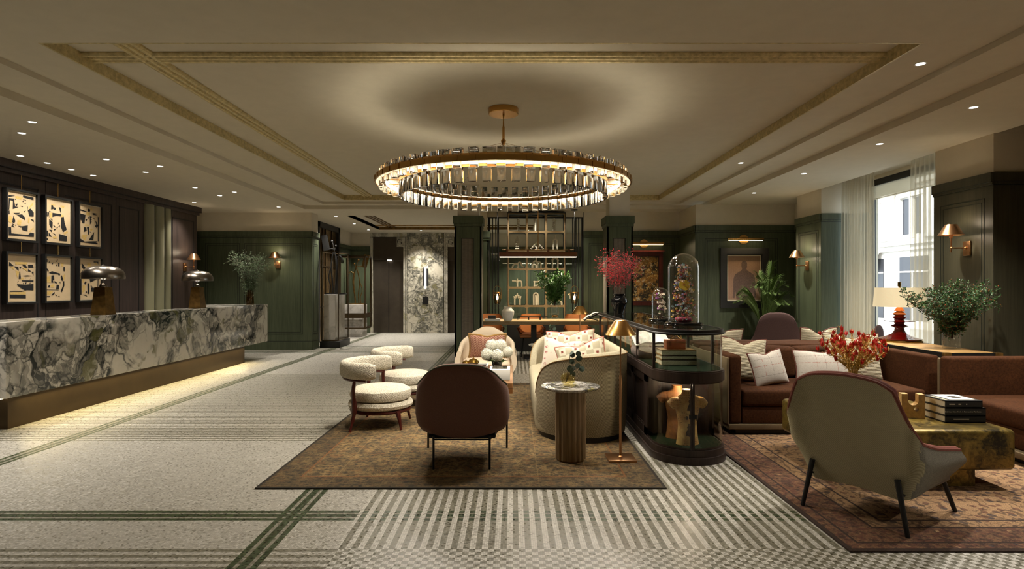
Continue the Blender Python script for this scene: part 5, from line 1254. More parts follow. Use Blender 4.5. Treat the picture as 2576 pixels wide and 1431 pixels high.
# ---- cushions
def cushion(name, label, w, h, t, loc, rot, mat, pipe=None, chop=.14, group=None, piper=.008, pipename='piping', N=16):
    ga = G(); rows = {}
    def P(u, v, s):
        x = w / 2 * u * (1 - .075 * (1 - v * v)); z = h / 2 * v * (1 - .075 * (1 - u * u))
        z -= chop * h * math.exp(-(u / .32) ** 2) * max(0, v) ** 3
        y = s * t / 2 * (max(0, (1 - u * u)) * max(0, (1 - v * v))) ** .42
        return (x, y, z + h / 2)
    U = [math.sin(PI / 2 * (-1 + 2 * i / N)) for i in range(N + 1)]
    for s in (-1, 1):
        r = [[P(u, v, s) for u in (U if s < 0 else reversed(U))] for v in U]; ga.loft(r, closed=False)
    o = build(name, ga, mat, angle=80); tag(o, label, 'cushion', group)
    o.rotation_euler = rot; o.location = loc
    if pipe:
        pts = [P(u, -1, 0) for u in U] + [P(1, v, 0) for v in U[1:]] + [P(u, 1, 0) for u in reversed(U[:-1])] + [P(-1, v, 0) for v in reversed(U[1:-1])]
        gp = G(); gp.tube(pts, piper, 6, closed=True); build(pipename, gp, pipe, o)
    return o
cushion('cushion', 'burgundy zigzag cushion with ochre fringe on the cream armchair', .54, .36, .16, (-.37, 8.70, .415), (R(14), 0, 0), MAT['zigzag'], MAT['fringe'], .08, None, .017, 'fringe')
# ---- coffee table and what is on it
t_ = thing('coffee_table', 'reflective copper block coffee table behind the dark armchair', 'coffee table', (-.42, 7.05, RZ))
g = G(); g.rbox(-.42, .42, -.74, .72, .30, .415, .006, 1); build('tabletop', g, MAT['copper'], t_)
g = G(); g.box(-.36, .36, -.66, .66, 0, .30); build('base', g, MAT['copper'], t_)
g = G(); g.box(-.424, .424, -.745, .725, .352, .358); build('shadow_seam', g, MAT['walnut'], t_)
CT = RZ + .4155
t_ = thing('tray', 'white rimmed black tray under the gold gourds on the coffee table', 'tray', (PX(1183, 7.35), 7.40, CT + .027))
g = G(); g.box(-.20, .20, -.12, .12, 0, .012); build('tray_floor', g, MAT['black'], t_)
g = G(); O = [(-.22, -.14), (.22, -.14), (.22, .14), (-.22, .14)]; I = [(-.2, -.12), (.2, -.12), (.2, .12), (-.2, .12)]; g.ring(O, I, 0, .025); build('rim', g, MAT['white'], t_)
g = G(); g.rbox(-.2, .2, -.15, .15, 0, .026, .004, 1); o = tag(build('magazine', g, MAT['bookdk']), 'dark illustrated magazine partly under the tray on the coffee table', 'magazine'); o.location = (PX(1172, 7.3), 7.30, CT)
def gourd(x, y, z, r, lab):
    g = G(); g.lathe([(0, -r * .62), (r * .6, -r * .5), (r * .98, -r * .05), (r * .8, r * .4), (r * .3, r * .62), (r * .1, r * .7), (r * .07, r * 1.05), (0, r * 1.1)], 28, 0, 0, r * .62)
    for k in range(9):
        a = 2 * PI * k / 9; 
    o = tag(build('gold_gourd', g, MAT['gold']), lab, 'ornament', 'gold gourds'); o.location = (x, y, z)
gourd(PX(1172, 7.4), 7.42, CT + .039, .052, 'smaller polished gold gourd on the tray')
gourd(PX(1191, 7.4), 7.42, CT + .039, .072, 'larger polished gold gourd on the tray')
t_ = thing('gift_box', 'white box with a black window lid on the near end of the coffee table', 'box', (PX(1258, 6.8), 6.68, CT))
g = G(); g.rbox(-.115, .115, -.16, .16, 0, .115, .004, 1); build('box_body', g, MAT['white'], t_)
g = G(); g.box(-.085, .085, -.115, .13, .1155, .118); build('lid_window', g, MAT['black_gl'], t_)
hx, hy = PX(1250.5, 7.3), 7.25
g = G(); g.lathe([(0, 0), (.056, 0), (.060, .006), (.060, .115), (.054, .115), (.052, .02), (0, .02)], 28); o = tag(build('vase', g, MAT['black_gl']), 'small black vase holding hydrangeas on the coffee table', 'vase'); o.location = (hx, hy, CT)
t_ = thing('hydrangea_bouquet', 'five white hydrangea heads in the small black vase', 'flowers', (hx, hy, CT + .115))
random.seed(3)
for (a, b, c, r) in ((-.06, .02, .19, .075), (.045, .02, .19, .075), (-.115, -.03, .09, .075), (.005, -.08, .085, .072), (.125, .0, .115, .066)):
    g = G(); g.sphere(0, 0, 0, r * .86, 12, 8)
    for k in range(230):
        z = 1 - 2 * (k + .5) / 230; q = math.sqrt(1 - z * z); th = 2.399963 * k; n = Vector((q * math.cos(th), q * math.sin(th), z)); u = n.orthogonal().normalized(); v = n.cross(u); w_ = random.uniform(0, PI); u, v = u * math.cos(w_) + v * math.sin(w_), v * math.cos(w_) - u * math.sin(w_)
        p = n * r * random.uniform(.90, 1.06); s = r * .11
        for (d1, d2) in ((u, v), (-u, -v), (v, -u), (-v, u)): g.quad(p, p + (d1 + d2 * .8) * s + n * s * .45, p + d1 * s * 1.9 + n * s * .2, p + (d1 - d2 * .8) * s + n * s * .45)
    o = build('flower_head', g, MAT['flower'], t_, merge=False, smooth=False); o.location = (a, b, c)
g = G()
for (a, b, c) in ((-.06, .02, .15), (.045, .02, .15), (-.1, -.03, .05), (.005, -.06, .05), (.11, 0, .08)): g.tube([(a * .3, b * .3, -.09), (a * .7, b * .7, c * .3), (a, b, c)], .004, 5)
for k in range(7):
    a = k * .9; leaf(g, Vector((.03 * math.cos(a), .03 * math.sin(a), .0)), Vector((math.cos(a), math.sin(a), .15)), .11, .06)
build('stems', g, MAT['leafm'], t_, merge=False)
# ---- curved tweed loveseat
t_ = thing('loveseat', 'curved beige herringbone loveseat with its near end towards the camera', 'sofa', (.67, 6.80, RZ))
P = [(.45 * math.cos(R(a)), -.95 + .45 * math.sin(R(a))) for a in range(186, 361, 6)] + [(.45, lerp(-.95, .95, k / 12)) for k in range(1, 12)] + [(.45 * math.cos(R(a)), .95 + .45 * math.sin(R(a))) for a in range(0, 175, 6)]
top = lambda s: pw(min(s, 1 - s), [(0, .40), (.02, .52), (.06, .66), (.11, .74), (.19, .785), (.28, .80), (.5, .80)])
g, gi = G(), G(); rim = shell(g, P, top, lambda s: .05, .085, lambda v: pw(v, [(0, .97), (.4, 1.0), (1, 1.0)]), None, 8, gi=gi)
build('shell', g, MAT['tweed'], t_, angle=60); build('inner_back', gi, MAT['tweed_in'], t_, angle=60)
g = G(); g.tube([(p[0] * 1.0, p[1] * 1.0, p[2] + .006) for p in rim], .006, 6); build('piping', g, MAT['bookol'], t_)
def stad(rx, ry, L, n=14): return [(rx * math.cos(R(a)), -L + ry * math.sin(R(a))) for a in [180 + 180 * k / n for k in range(n + 1)]] + [(rx * math.cos(R(a)), L + ry * math.sin(R(a))) for a in [180 * k / n for k in range(n + 1)]]
g = G(); g.loft([[(x - .075, y, z) for (x, y) in stad(r, r, .93)] for (r, z) in ((.36, .05), (.375, .08), (.375, .2), (.385, .30), (.385, .37), (.365, .405), (.32, .42), (.1, .428))]); build('seat', g, MAT['tweed_in'], t_, angle=60)
g = G(); g.prism([(x * .95, y) for (x, y) in stad(.43, .43, .93)], 0, .05); build('plinth', g, MAT['black'], t_)
LZ = RZ + .43
cushion('cushion', 'upright sage check cushion with rust squares at the far end of the loveseat', .62, .46, .17, (.75, 7.55, LZ), (R(-12), R(-4), R(-12)), MAT['check'], MAT['pinkpipe'], .12, 'patterned cushions on the loveseat')
cushion('cushion', 'cream cushion with rose tufts in the middle of the loveseat', .48, .40, .17, (.56, 7.02, LZ), (R(-14), R(6), R(-8)), MAT['tuft'], None, .10, 'patterned cushions on the loveseat')
cushion('cushion', 'sage check cushion lying nearest the camera on the loveseat', .56, .42, .17, (.80, 6.42, LZ), (R(-10), R(-14), R(-16)), MAT['check'], MAT['pinkpipe'], .10, 'patterned cushions on the loveseat')
# ---- fluted side tables
def side_table(x, y, label, src=None):
    if src: return dup(src, (x, y, RZ), 0, label)
    t = thing('side_table', label, 'side table', (x, y, RZ), 0, 'round marble side tables on fluted pedestals')
    g = G(); g.lathe([(0, .585), (.20, .585), (.235, .598), (.245, .610), (.243, .616), (.0, .616)], 48); build('tabletop', g, MAT['marble_t'], t)
    g = G(); n = 16; out = []
    for k in range(n):
        for q in range(6):
            a = 2 * PI * (k + q / 6) / n; r = .112 + .016 * math.sin(PI * (q + .25) / 6); out.append((r * math.cos(a), r * math.sin(a)))
    g.prism(out, .012, .586); build('fluted_pedestal', g, MAT['walnut_l'], t)
    g = G(); g.lathe([(0, 0), (.115, 0), (.115, .012), (0, .012)], 32); build('foot_plate', g, MAT['brass_dk'], t); return t
MAT['walnut_l'] = wood('mid walnut', S(122, 100, 74), S(168, 142, 110), 1.0, rough=.4)
s1 = side_table(.482, 4.95, 'fluted side table with marble top standing in front of the loveseat')
side_table(.47, 8.50, 'fluted side table with marble top behind the far end of the loveseat', s1)
def bubble(x, y, lab1, lab2, seed):
    g = G(); g.lathe([(0, 0), (.03, .0), (.055, .02), (.066, .05), (.06, .08), (.042, .098), (.038, .095), (.056, .075), (.06, .05), (.05, .025), (0, .008)], 28); o = tag(build('vase', g, MAT['bubble']), lab1, 'vase', 'round glass bubble vases'); o.location = (x, y, RZ + .617)
    t = thing('eucalyptus_sprig', lab2, 'branch', (x, y, RZ + .70), 0, 'eucalyptus sprigs'); random.seed(seed)
    gs, gl = G(), G()
    for (dx, dz, b) in ((.02, .19, .3), (.075, .16, .9), (.095, .07, 1.4)):
        c = curve([(-.02, 0, -.07), (dx * .3, .0, dz * .3), (dx, -.01, dz)], 5); gs.tube(c, .0025, 5)
        for q in (4, 7, 9, 10):
            p = c[min(q, len(c) - 1)]; d = Vector((random.uniform(-.6, 1), random.uniform(-1, .2), random.uniform(-.2, 1))).normalized(); n = Vector((random.uniform(-.4, .4), -1, random.uniform(-.2, .5))); u = d; v = n.cross(d).normalized()
            gl.ngon([p + u * (.032 * (1 - math.cos(k * PI / 5)) * .9) + v * .024 * math.sin(k * PI / 5) for k in range(10)])
    build('stem', gs, MAT['stem'], t); build('leaves', gl, MAT['leafe'], t, merge=False)
MAT['bubble'] = glass('pale amber glass', (.96, .92, .72, 1), 1.5)
bubble(PX(1429, 4.95), 4.97, 'pale amber bubble vase on the near marble side table', 'dark eucalyptus sprig in the bubble vase on the near side table', 5)
bubble(PX(1378, 8.5), 8.50, 'pale amber bubble vase on the side table behind the loveseat', 'eucalyptus sprig behind the loveseat, before the tan chair', 5)
# ---- brass floor lamps
def floor_lamp(x, y, z, label, src=None):
    LAMPS.append(((x, y, z + 1.09), 4.0))
    if src: return dup(src, (x, y, z), 0, label)
    t = thing('floor_lamp', label, 'floor lamp', (x, y, z), 0, 'brass floor lamps')
    g = G(); g.rbox(-.115, .115, -.115, .115, 0, .018, .003, 1); g.lathe([(0, .018), (.022, .018), (.022, .022), (.012, .03), (0, .03)], 16); build('base', g, MAT['copper'], t)
    g = G(); g.tube([(0, 0, .02), (0, 0, .70)], .011, 10); g.tube([(0, 0, .69), (0, 0, 1.06)], .007, 10); g.lathe([(.012, 1.03), (.016, 1.035), (.016, 1.05), (0, 1.05)], 12); build('pole', g, MAT['copper'], t)
    g = G(); g.lathe([(.132, 1.04), (.052, 1.155), (.04, 1.162), (0, 1.164), (0, 1.160), (.05, 1.151), (.129, 1.041), (.132, 1.04)], 40); build('lamp_shade', g, MAT['brass'], t); return t
fl = floor_lamp(.902, 4.96, RZ, 'near brass floor lamp with conical shade beside the glass display case')
floor_lamp(PX(1459, 8.74), 8.74, RZ, 'farther brass floor lamp with conical shade, before the communal table', fl)

# ================================================================= DISPLAY CASE
def vit(off, near=5.12, far=8.2, n=20):
    x0, x1 = 1.2 - off - 1.5, 1.8 + off - 1.5; r = .3 + off
    return [(x1, far + off - 6.5), (x0, far + off - 6.5)] + [(r * math.cos(PI + PI * k / n), near - 6.5 + r * math.sin(PI + PI * k / n)) for k in range(n + 1)]
t_ = thing('display_case', 'dark walnut and glass display case with a rounded glazed end', 'display case', (1.5, 6.5, 0))
case = t_
g = G(); g.prism(vit(.022), 0, .06); g.prism(vit(.008), .06, .115); build('plinth', g, MAT['walnut'], t_)
g = G(); g.prism(vit(-.012), .115, .12); build('lower_floor', g, MAT['felt'], t_)
g = G(); g.box(-.285, .285, -1.10, 1.69, .12, .67)
ys = [-1.36, -.55, .2, .95, 1.69]
for sx_ in (-1, 1):
    X0, X1 = (-.30, -.285) if sx_ < 0 else (.285, .30)
    for q, yy in enumerate(ys): g.box(X0, X1, yy - (.05 if q else 0), yy + (.05 if q < 4 else 0), .12, .67) if q else g.box(X0, X1, -1.20, -1.08, .12, .67)
    g.box(X0, X1, -1.2, 1.69, .12, .19); g.box(X0, X1, -1.2, 1.69, .60, .67)
    for (a, b) in ((-1.08, -.60), (-.50, .15), (.25, .90), (1.0, 1.64)):
        for (u0, u1, h0, h1) in ((a, b, .19, .205), (a, b, .585, .60), (a, a + .015, .19, .60), (b - .015, b, .19, .60)): g.box(X0 + .004, X1 - .004, u0, u1, h0, h1)
build('cabinet_carcass', g, MAT['walnut'], t_)
g = G(); o_ = vit(-.004)[2:]; i_ = vit(-.008)[2:]; o_ = [(-.296, -1.20)] + o_ + [(.296, -1.20)]; i_ = [(-.292, -1.20)] + i_ + [(.292, -1.20)]
def wallstrip(g, o, i, z0, z1):
    n = len(o); rings = [[(o[k][0], o[k][1], z0), (o[k][0], o[k][1], z1), (i[k][0], i[k][1], z1), (i[k][0], i[k][1], z0)] for k in range(n)]; g.loft(rings)
wallstrip(g, o_, i_, .12, .67); build('lower_glass', g, MAT['pane'], t_)
def arcp(deg, r): return (r * math.cos(R(deg)), -1.38 + r * math.sin(R(deg)))
g = G()
for dg in (261.2, 264.6): g.at(*arcp(dg, .300), 0, R(dg)); g.box(-.006, .006, -.008, .008, .12, .67)
g.M = Matrix.Identity(4); wallstrip(g, [(p[0] * 1.006, p[1]) for p in o_], o_, .12, .135); wallstrip(g, [(p[0] * 1.006, p[1]) for p in o_], o_, .655, .67)
build('door_stile', g, MAT['walnut'], t_)
for dg in (260.2, 265.8):
    g = G(); g.at(*arcp(dg, .306), 0, R(dg)); g.box(-.012, .012, -.014, .014, .375, .41); build('door_handle', g, MAT['black'], t_)
g = G(); g.prism(vit(.012), .67, .745); g.prism(vit(.006), .745, .758); build('waist_band', g, MAT['walnut'], t_)
g = G(); g.prism(vit(-.018), .758, .762); build('display_floor', g, MAT['felt'], t_)
g = G(); oo, ii = vit(-.006), vit(-.010); oo, ii = oo[1:] + oo[:1], ii[1:] + ii[:1]; wallstrip(g, oo, ii, .762, 1.06); wallstrip(g, [oo[-1], oo[0]], [ii[-1], ii[0]], .762, 1.06); build('upper_glass', g, MAT['pane'], t_)
for (a, b) in ((-.296, -1.44), (-.296, -.77), (-.296, .5), (-.296, 1.68), (.296, -1.17), (.296, -.43), (.296, .5), (.296, 1.68)):
    g = G(); g.box(a - .011, a + .011, b - .011, b + .011, .76, 1.06); build('post', g, MAT['walnut'], t_)
g = G(); g.ring(vit(.012), vit(-.022), 1.056, 1.074); g.ring(vit(.004), vit(-.018), 1.074, 1.098); g.tube([(p[0], p[1], 1.066) for p in vit(.012)], .008, 6, closed=True); build('top_rail', g, MAT['black'], t_)
g = G(); g.prism(vit(-.019), 1.084, 1.096); build('top_glass', g, MAT['pane'], t_)
g = G(); g.lathe([(0, .652), (.03, .652), (.03, .668), (0, .668)], 16, -.02, -1.33, 0); build('case_light', g, MAT['spot'], t_)
LAMPS.append(((1.48, 5.10, .635), 7.0)); LAMPS.append(((1.5, 5.6, 1.04), 1.5))
# mannequin torsos in the lower case
t = T('printed parchment'); o = t.obj(); f = t.noise(o, 9, 5, .7)
c = t.mix(t.ramp(f, [(.35, 0.0), (.7, 1.0)]), S(216, 178, 106), S(164, 104, 48))
x_, y_, z_ = t.sep(o); ln = t.ma('MULTIPLY', t.ma('LESS_THAN', t.ma('FRACT', t.ma('MULTIPLY', z_, 70.0)), .35), t.ramp(t.noise(t.scl(o, (120, 120, 40)), 1, 2), [(.52, 0.0), (.56, 1.0)]))
c = t.mix(t.ma('MULTIPLY', ln, t.ramp(t.noise(o, 8, 1), [(.5, 0.0), (.55, .8)])), c, S(60, 36, 18)); MAT['parch'] = t.end(t.bsdf(c, .6))
t = T('brown parchment'); f = t.noise(t.obj(), 9, 5, .7); c = t.mix(t.ramp(f, [(.35, 0.0), (.7, 1.0)]), S(150, 96, 44), S(82, 46, 18)); MAT['parch_dk'] = t.end(t.bsdf(c, .6))
PROF = [(0, .098, .066), (.06, .088, .062), (.17, .078, .056), (.25, .092, .066), (.32, .108, .072), (.37, .122, .064), (.395, .105, .054), (.415, .06, .046), (.43, .046, .042), (.462, .044, .04)]
def torso(x, y, mat, lab, rz, prints):
    def pr(z):
        for (a, b) in zip(PROF, PROF[1:]):
            if z <= b[0]: k = (z - a[0]) / (b[0] - a[0]); return lerp(a[1], b[1], k), lerp(a[2], b[2], k)
        return PROF[-1][1:]
    g = G(); g.loft([[(w * math.cos(2 * PI * k / 28), d * math.sin(2 * PI * k / 28), z) for k in range(28)] for (z, w, d) in [(z, *pr(z)) for z in [q * .462 / 24 for q in range(25)]]])
    for s in (-1, 1): g.tube(curve([(s * .07, 0, .35), (s * .115, 0, .352), (s * .15, 0, .325)], 4), [.05, .05, .049, .047, .046, .045, .043, .042, .040], 14)
    t = thing('mannequin_torso', lab, 'mannequin', (x, y, .121), rz); build('torso', g, mat, t, angle=60)
    for (cx, z0, hh, kind) in prints:
        g = G(); rows = []
        shp = ((0, .02), (.08, .02), (.10, .1), (.12, .26), (.35, .22), (.55, .12), (.6, .09), (.75, .14), (.82, .1), (.86, .05), (.95, .05), (1.0, .10), (1.0, .02)) if kind else ((0, .3), (1, .3))
        for (v, hw) in shp:
            z = z0 + v * hh; w, d = pr(z); r = []
            for q in range(5):
                xx = cx + (-1 + q / 2) * hw * hh; r.append((xx, -d * math.sqrt(max(.02, 1 - (xx / w) ** 2)) - .0012, z))
            rows.append(r)
        g.loft(rows, closed=False); build('printed_figure', g, MAT['ink_br'], t, merge=False)
MAT['ink_br'] = plain('faded brown ink', S(72, 46, 26), .7, vary=.5, vscale=60)
torso(PX(1730, 5.02), 5.03, MAT['parch'], 'parchment printed mannequin torso at the front of the glazed end', R(6), ((.0, .28, .12, 1), (-.01, .07, .11, 1), (-.03, .215, .03, 0), (.075, .2, .05, 0)))
torso(PX(1700, 5.27), 5.235, MAT['parch_dk'], 'darker brown mannequin torso standing behind the printed one', R(-20), ())
# things on the display floor
DZ = .763
def book(name, lab, x, y, z, w, d, h, cover, page, rz=0, group=None, spine=None):
    t = thing(name, lab, 'book', (x, y, z), rz, group)
    g = G(); g.box(-w / 2, w / 2, -d / 2, d / 2, 0, .006); g.box(-w / 2, w / 2, -d / 2, d / 2, h - .006, h); build('cover', g, cover, t); g = G(); g.box(-w / 2, w / 2, -d / 2, -d / 2 + .008, .0005, h - .0005); build('spine', g, spine or cover, t)
    g = G(); g.box(-w / 2 + .006, w / 2 - .006, -d / 2 + .006, d / 2 - .008, .0055, h - .0055); build('pages', g, page, t); return t
bx, by = PX(1701, 5.3), 5.32
for k, (lab, cv, hh) in enumerate((('bottom book of the patterned stack inside the glass case', 'bookgr', .048), ('middle book of the patterned stack inside the glass case', 'bookol', .036), ('top ochre book of the patterned stack, under the leather box', 'bookol', .048))):
    book('book', lab, bx, by, DZ + (0, .0485, .085)[k], .31 - .004 * k, .23, hh, MAT['bookol'], MAT['pages'], 0, 'stacked books in the glass case', MAT['bookgr'])
t_ = thing('leather_box', 'small tan leather box with buckle on the stack of books', 'box', (bx - .01, by, DZ + .1335))
g = G(); g.rbox(-.085, .085, -.055, .055, 0, .082, .004, 1); build('box_body', g, MAT['tan'], t_)
g = G(); g.box(-.086, .086, -.056, .056, .058, .061); build('lid_seam', g, MAT['bookol'], t_)
g = G(); g.tube([(-.062, -.058, .03), (-.046, -.058, .03), (-.046, -.058, .07), (-.062, -.058, .07)], .002, 5, closed=True); build('buckle', g, MAT['black'], t_)
g = G()
V = [(-.05, -.02, .0), (.05, -.03, 0), (.06, .03, 0), (-.03, .035, 0), (-.02, .0, .065), (.05, 0, .06)]
for (a, b) in ((0, 1), (1, 2), (2, 3), (3, 0), (0, 4), (1, 4), (3, 4), (2, 5), (1, 5), (4, 5), (0, 5), (3, 5)): g.tube([V[a], V[b]], .0025, 5)
o = tag(build('wire_polyhedron', g, MAT['brass_dk']), 'faceted brass wire ornament on top of the leather box', 'ornament'); o.location = (bx - .005, by, DZ + .2185)
t_ = thing('book_rest', 'grey patterned bean cushion propping the open book in the glass case', 'book cushion', (PX(1640, 5.75), 5.85, DZ))
g = G(); g.rbox(-.16, .16, -.15, .15, 0, .12, .05, 4, .02); build('cushion_body', g, MAT['tuft_dk'], t_) if 'tuft_dk' in MAT else build('cushion_body', g, plain('grey printed cotton', S(112, 98, 90), .9, vary=.4, vscale=40), t_)
g = G(); g.at(PX(1642, 5.75), 5.84, DZ + .165, 0, R(20))
for s in (-1, 1):
    vs = [[(s * .17 * k / 8, yy, .012 + .03 * math.sin(PI * min(k / 8 + .15, 1))) for k in range(9)] for yy in (-.13, .13)]
    g.loft(vs if s < 0 else [list(r) for r in reversed(vs)], closed=False)
g.box(-.175, .175, -.135, .135, 0, .01); o = tag(build('open_book', g, MAT['white']), 'open white book displayed inside the glass case behind the leather box', 'book')
def strap(pts, w, lab):
    g = G(); rings = []
    for p in pts: rings.append([(p[0] - w / 2, p[1], p[2]), (p[0] + w / 2, p[1], p[2]), (p[0] + w / 2, p[1] + .004, p[2]), (p[0] - w / 2, p[1] + .004, p[2])])
    g.loft(rings); tag(build('leather_strap', g, MAT['orange']), lab, 'strap', 'tan leather straps in the glass case')
xa = PX(1621, 6.4); strap([(xa, 6.40, DZ), (xa, 6.40, DZ + .1), (xa, 6.42, DZ + .27)], .022, 'upright tan leather strap standing behind the open book in the case')
xa = PX(1588, 6.6); strap([(xa, 6.60, DZ), (xa - .01, 6.6, DZ + .1), (xa - .02, 6.62, DZ + .22)], .022, 'middle tan leather strap in the glass case, right of the brass lamp shade')
xa = PX(1572, 6.8); strap([(xa + .01, 6.80, DZ), (xa, 6.8, DZ + .12), (xa - .005, 6.82, DZ + .23)], .018, 'leftmost tan leather strap in the glass case, beside the brass lamp pole')
g = G(); g.lathe([(0, 0), (.03, 0), (.032, .04), (.022, .09), (.028, .12), (.024, .15), (0, .165)], 14, 0, 0, 0, 1, .7); o = tag(build('porcelain_figurine', g, MAT['whitev']), 'small white porcelain figurine by the open book in the case', 'figurine'); o.location = (PX(1611, 6.1), 6.12, DZ)
# ---- on top of the case
TOPZ = 1.0985
def cloche(x, y, r, h, lab):
    t = thing('cloche', lab, 'glass dome', (x, y, TOPZ), 0, 'glass domes on the display case')
    g = G(); g.lathe([(0, 0), (r + .035, 0), (r + .038, .006), (r + .028, .014), (r + .03, .022), (r + .012, .028), (0, .028)], 40); build('base', g, MAT['black_gl'], t)
    def dome(rr, z0, zt): return [(rr, z0)] + [(rr * math.cos(R(a)), zt - rr + rr * math.sin(R(a))) for a in range(0, 91, 9)]
    g = G(); d1 = dome(r, .028, h); d2 = dome(r - .004, .028, h - .004); g.lathe([(max(a, 0), b) for (a, b) in d1] + [(max(a, 0), b) for (a, b) in reversed(d2)] + [d1[0]], 40); build('glass_dome', g, MAT['glass'], t); return t
c1 = (PX(1717, 5.53), 5.50, .14, .665); c2 = (PX(1664, 6.1), 6.12, .094, .345)
cloche(*c1, 'tall glass dome full of dried flowers on the display case')
cloche(*c2, 'small glass dome with orchid sprigs, left of the tall dome')
def petal_ball(g, p, r, n=14):
    for k in range(n):
        z = 1 - 2 * (k + .5) / n; q = math.sqrt(1 - z * z); th = 2.4 * k; d = Vector((q * math.cos(th), q * math.sin(th), z)); u = d.orthogonal().normalized(); v = d.cross(u)
        b = Vector(p) + d * r * .25; g.quad(b, b + d * r * .6 + u * r * .4, b + d * r, b + d * r * .6 - u * r * .4)
def arrangement(x, y, r, h, n, seed, cols, lab, small):
    random.seed(seed); t = thing('dried_flower_arrangement', lab, 'flower arrangement', (x, y, TOPZ + .029))
    gs = G(); gc = [G() for _ in cols]
    for k in range(n):
        z = h * random.random() ** .8; m = r * (.95 - .45 * (z / h)) ; a = random.uniform(0, 2 * PI); q = m * math.sqrt(random.random()); p = (q * math.cos(a), q * math.sin(a), z + .01)
        if k % 3 == 0: gs.tube(curve([(0, 0, max(0, z - .15)), (p[0] * .5, p[1] * .5, z - .05), p], 3), .0012, 4)
        petal_ball(gc[random.randrange(len(cols))], p, random.uniform(.008, .02) * small, random.choice((8, 12, 16)))
    gs.tube([(0, 0, 0), (.01, 0, h * .5), (0, 0, h * .8)], .005, 6); build('stems', gs, MAT['stem'], t)
    for c, gg in zip(cols, gc):
        if gg.f: build('blossoms', gg, c, t, merge=False, smooth=False)
    return t
PC = [plain('dried petal ' + n_, c, .7) for n_, c in (('amber', S(176, 100, 40)), ('ivory', S(220, 206, 180)), ('brown', S(92, 58, 34)), ('lilac', S(150, 130, 168)), ('crimson', S(160, 40, 44)), ('yellow', S(214, 184, 60)), ('teal', S(110, 160, 164)), ('green', S(70, 86, 48)))]
ar = arrangement(c1[0], c1[1], .135, .52, 460, 11, PC[:5] + [PC[1], PC[0], PC[2]] + PC[5:], 'dense dried flower arrangement inside the tall glass dome', .68)
g = G(); g.at(-.005, -.05, .34, 0, R(80)); g.lathe([(0, 0), (.05, 0), (.05, .004), (0, .004)], 28); build('yellow_disc', g, PC[5], ar)
g = G(); g.rbox(-.07, .07, -.05, .05, .001, .045, .02, 3); build('velvet_pad', g, plain('rose velvet', S(150, 60, 84), .7), ar)
arrangement(c2[0], c2[1], .075, .25, 40, 21, [plain('orchid purple', S(140, 50, 140), .5), PC[1], PC[1], PC[7]], 'sparse orchid and white blossom sprigs inside the small glass dome', .85)
vxx, vyy = PX(1557, 7.79), 7.78
g = G(); g.lathe([(0, 0), (.055, 0), (.058, .008), (.062, .03), (.10, .12), (.112, .17), (.10, .205), (.07, .225), (.062, .235), (.082, .262), (.076, .262), (.055, .235), (.09, .17), (0, .02)], 36); o = tag(build('vase', g, MAT['black_gl']), 'glossy black baluster vase on the far end of the display case', 'vase'); o.location = (vxx, vyy, TOPZ)
spray('berry_branches', 'crimson berry branches in the black baluster vase', 'branches', (vxx, vyy, TOPZ + .25), 22, MAT['redb'], MAT['stem'], 14, .60, .30, .02, .01, 1, (MAT['redb'], .0065, 1.0, 'berries'), 7, low=.48, sr=.0028)

# ================================================================= BROWN SOFAS
t_ = thing('sofa', 'rust velvet sofa with woven taupe sides beside the display case', 'sofa', (3.13, 6.355, RZ))
sofa = t_
g = G(); g.box(-.95, .95, -.56, .5, 0, .05); build('plinth', g, MAT['black'], t_)
g = G(); g.rbox(-1.03, 1.03, -.598, .595, .05, .105, .008, 2); build('base_band', g, MAT['taupe_weave'], t_)
g = G(); g.rbox(-.90, .90, -.585, .36, .105, .275, .015, 2); build('seat_base', g, MAT['rust'], t_)
for s in (-1, 1):
    g = G(); g.rbox(min(s * .90, s * 1.025), max(s * .90, s * 1.025), -.592, .37, .105, .775, .03, 3); build('arm', g, MAT['rust'], t_)
    g = G(); g.rbox(min(s * 1.02, s * 1.042), max(s * 1.02, s * 1.042), -.585, .59, .10, .75, .008, 2); build('outer_side', g, MAT['taupe_weave'], t_)
    g = G(); g.rbox(s * .45 - .445, s * .45 + .445, -.60, .2, .275, .438, .03, 3, .012); build('seat_cushion', g, MAT['rust'], t_)
    g = G(); g.rbox(s * .45 - .445, s * .45 + .445, .17, .37, .44, .775, .045, 3, .02); build('back_cushion', g, MAT['rust'], t_)
g = G(); g.rbox(-1.02, 1.02, .36, .585, .105, .795, .02, 3); build('backrest', g, MAT['rust'], t_)
g = G(); g.rbox(-1.02, 1.02, .58, .60, .10, .77, .008, 2); build('outer_back', g, MAT['taupe_weave'], t_)
dup(sofa, (3.13, 7.572, RZ), PI, 'rust velvet sofa standing back to back behind the near one, mostly hidden')
t_ = thing('sofa', 'rust velvet sofa at the right edge, its far arm beside the console', 'sofa', (4.6, 4.75, RZ), 0)
g = G(); g.box(-.44, .5, -.9, .86, 0, .05); build('plinth', g, MAT['black'], t_)
g = G(); g.rbox(-.52, .55, -.98, .915, .05, .105, .008, 2); build('base_band', g, MAT['taupe_weave'], t_)
g = G(); g.rbox(-.46, .33, -.95, .73, .105, .275, .015, 2); build('seat_base', g, MAT['rust'], t_)
g = G(); g.rbox(-.54, .55, .76, .895, .105, .785, .03, 3); build('arm', g, MAT['rust'], t_)
g = G(); g.rbox(-.545, .54, .888, .912, .10, .76, .008, 2); build('outer_side', g, MAT['taupe_weave'], t_)
g = G(); g.rbox(-.475, .3, -.95, .755, .275, .438, .035, 3, .012); build('seat_cushion', g, MAT['rust'], t_)
g = G(); g.rbox(.32, .54, -.95, .77, .105, .785, .03, 3); build('backrest', g, MAT['rust'], t_)
SZ_ = RZ + .445
GC = 'cushions on the rust velvet sofas'
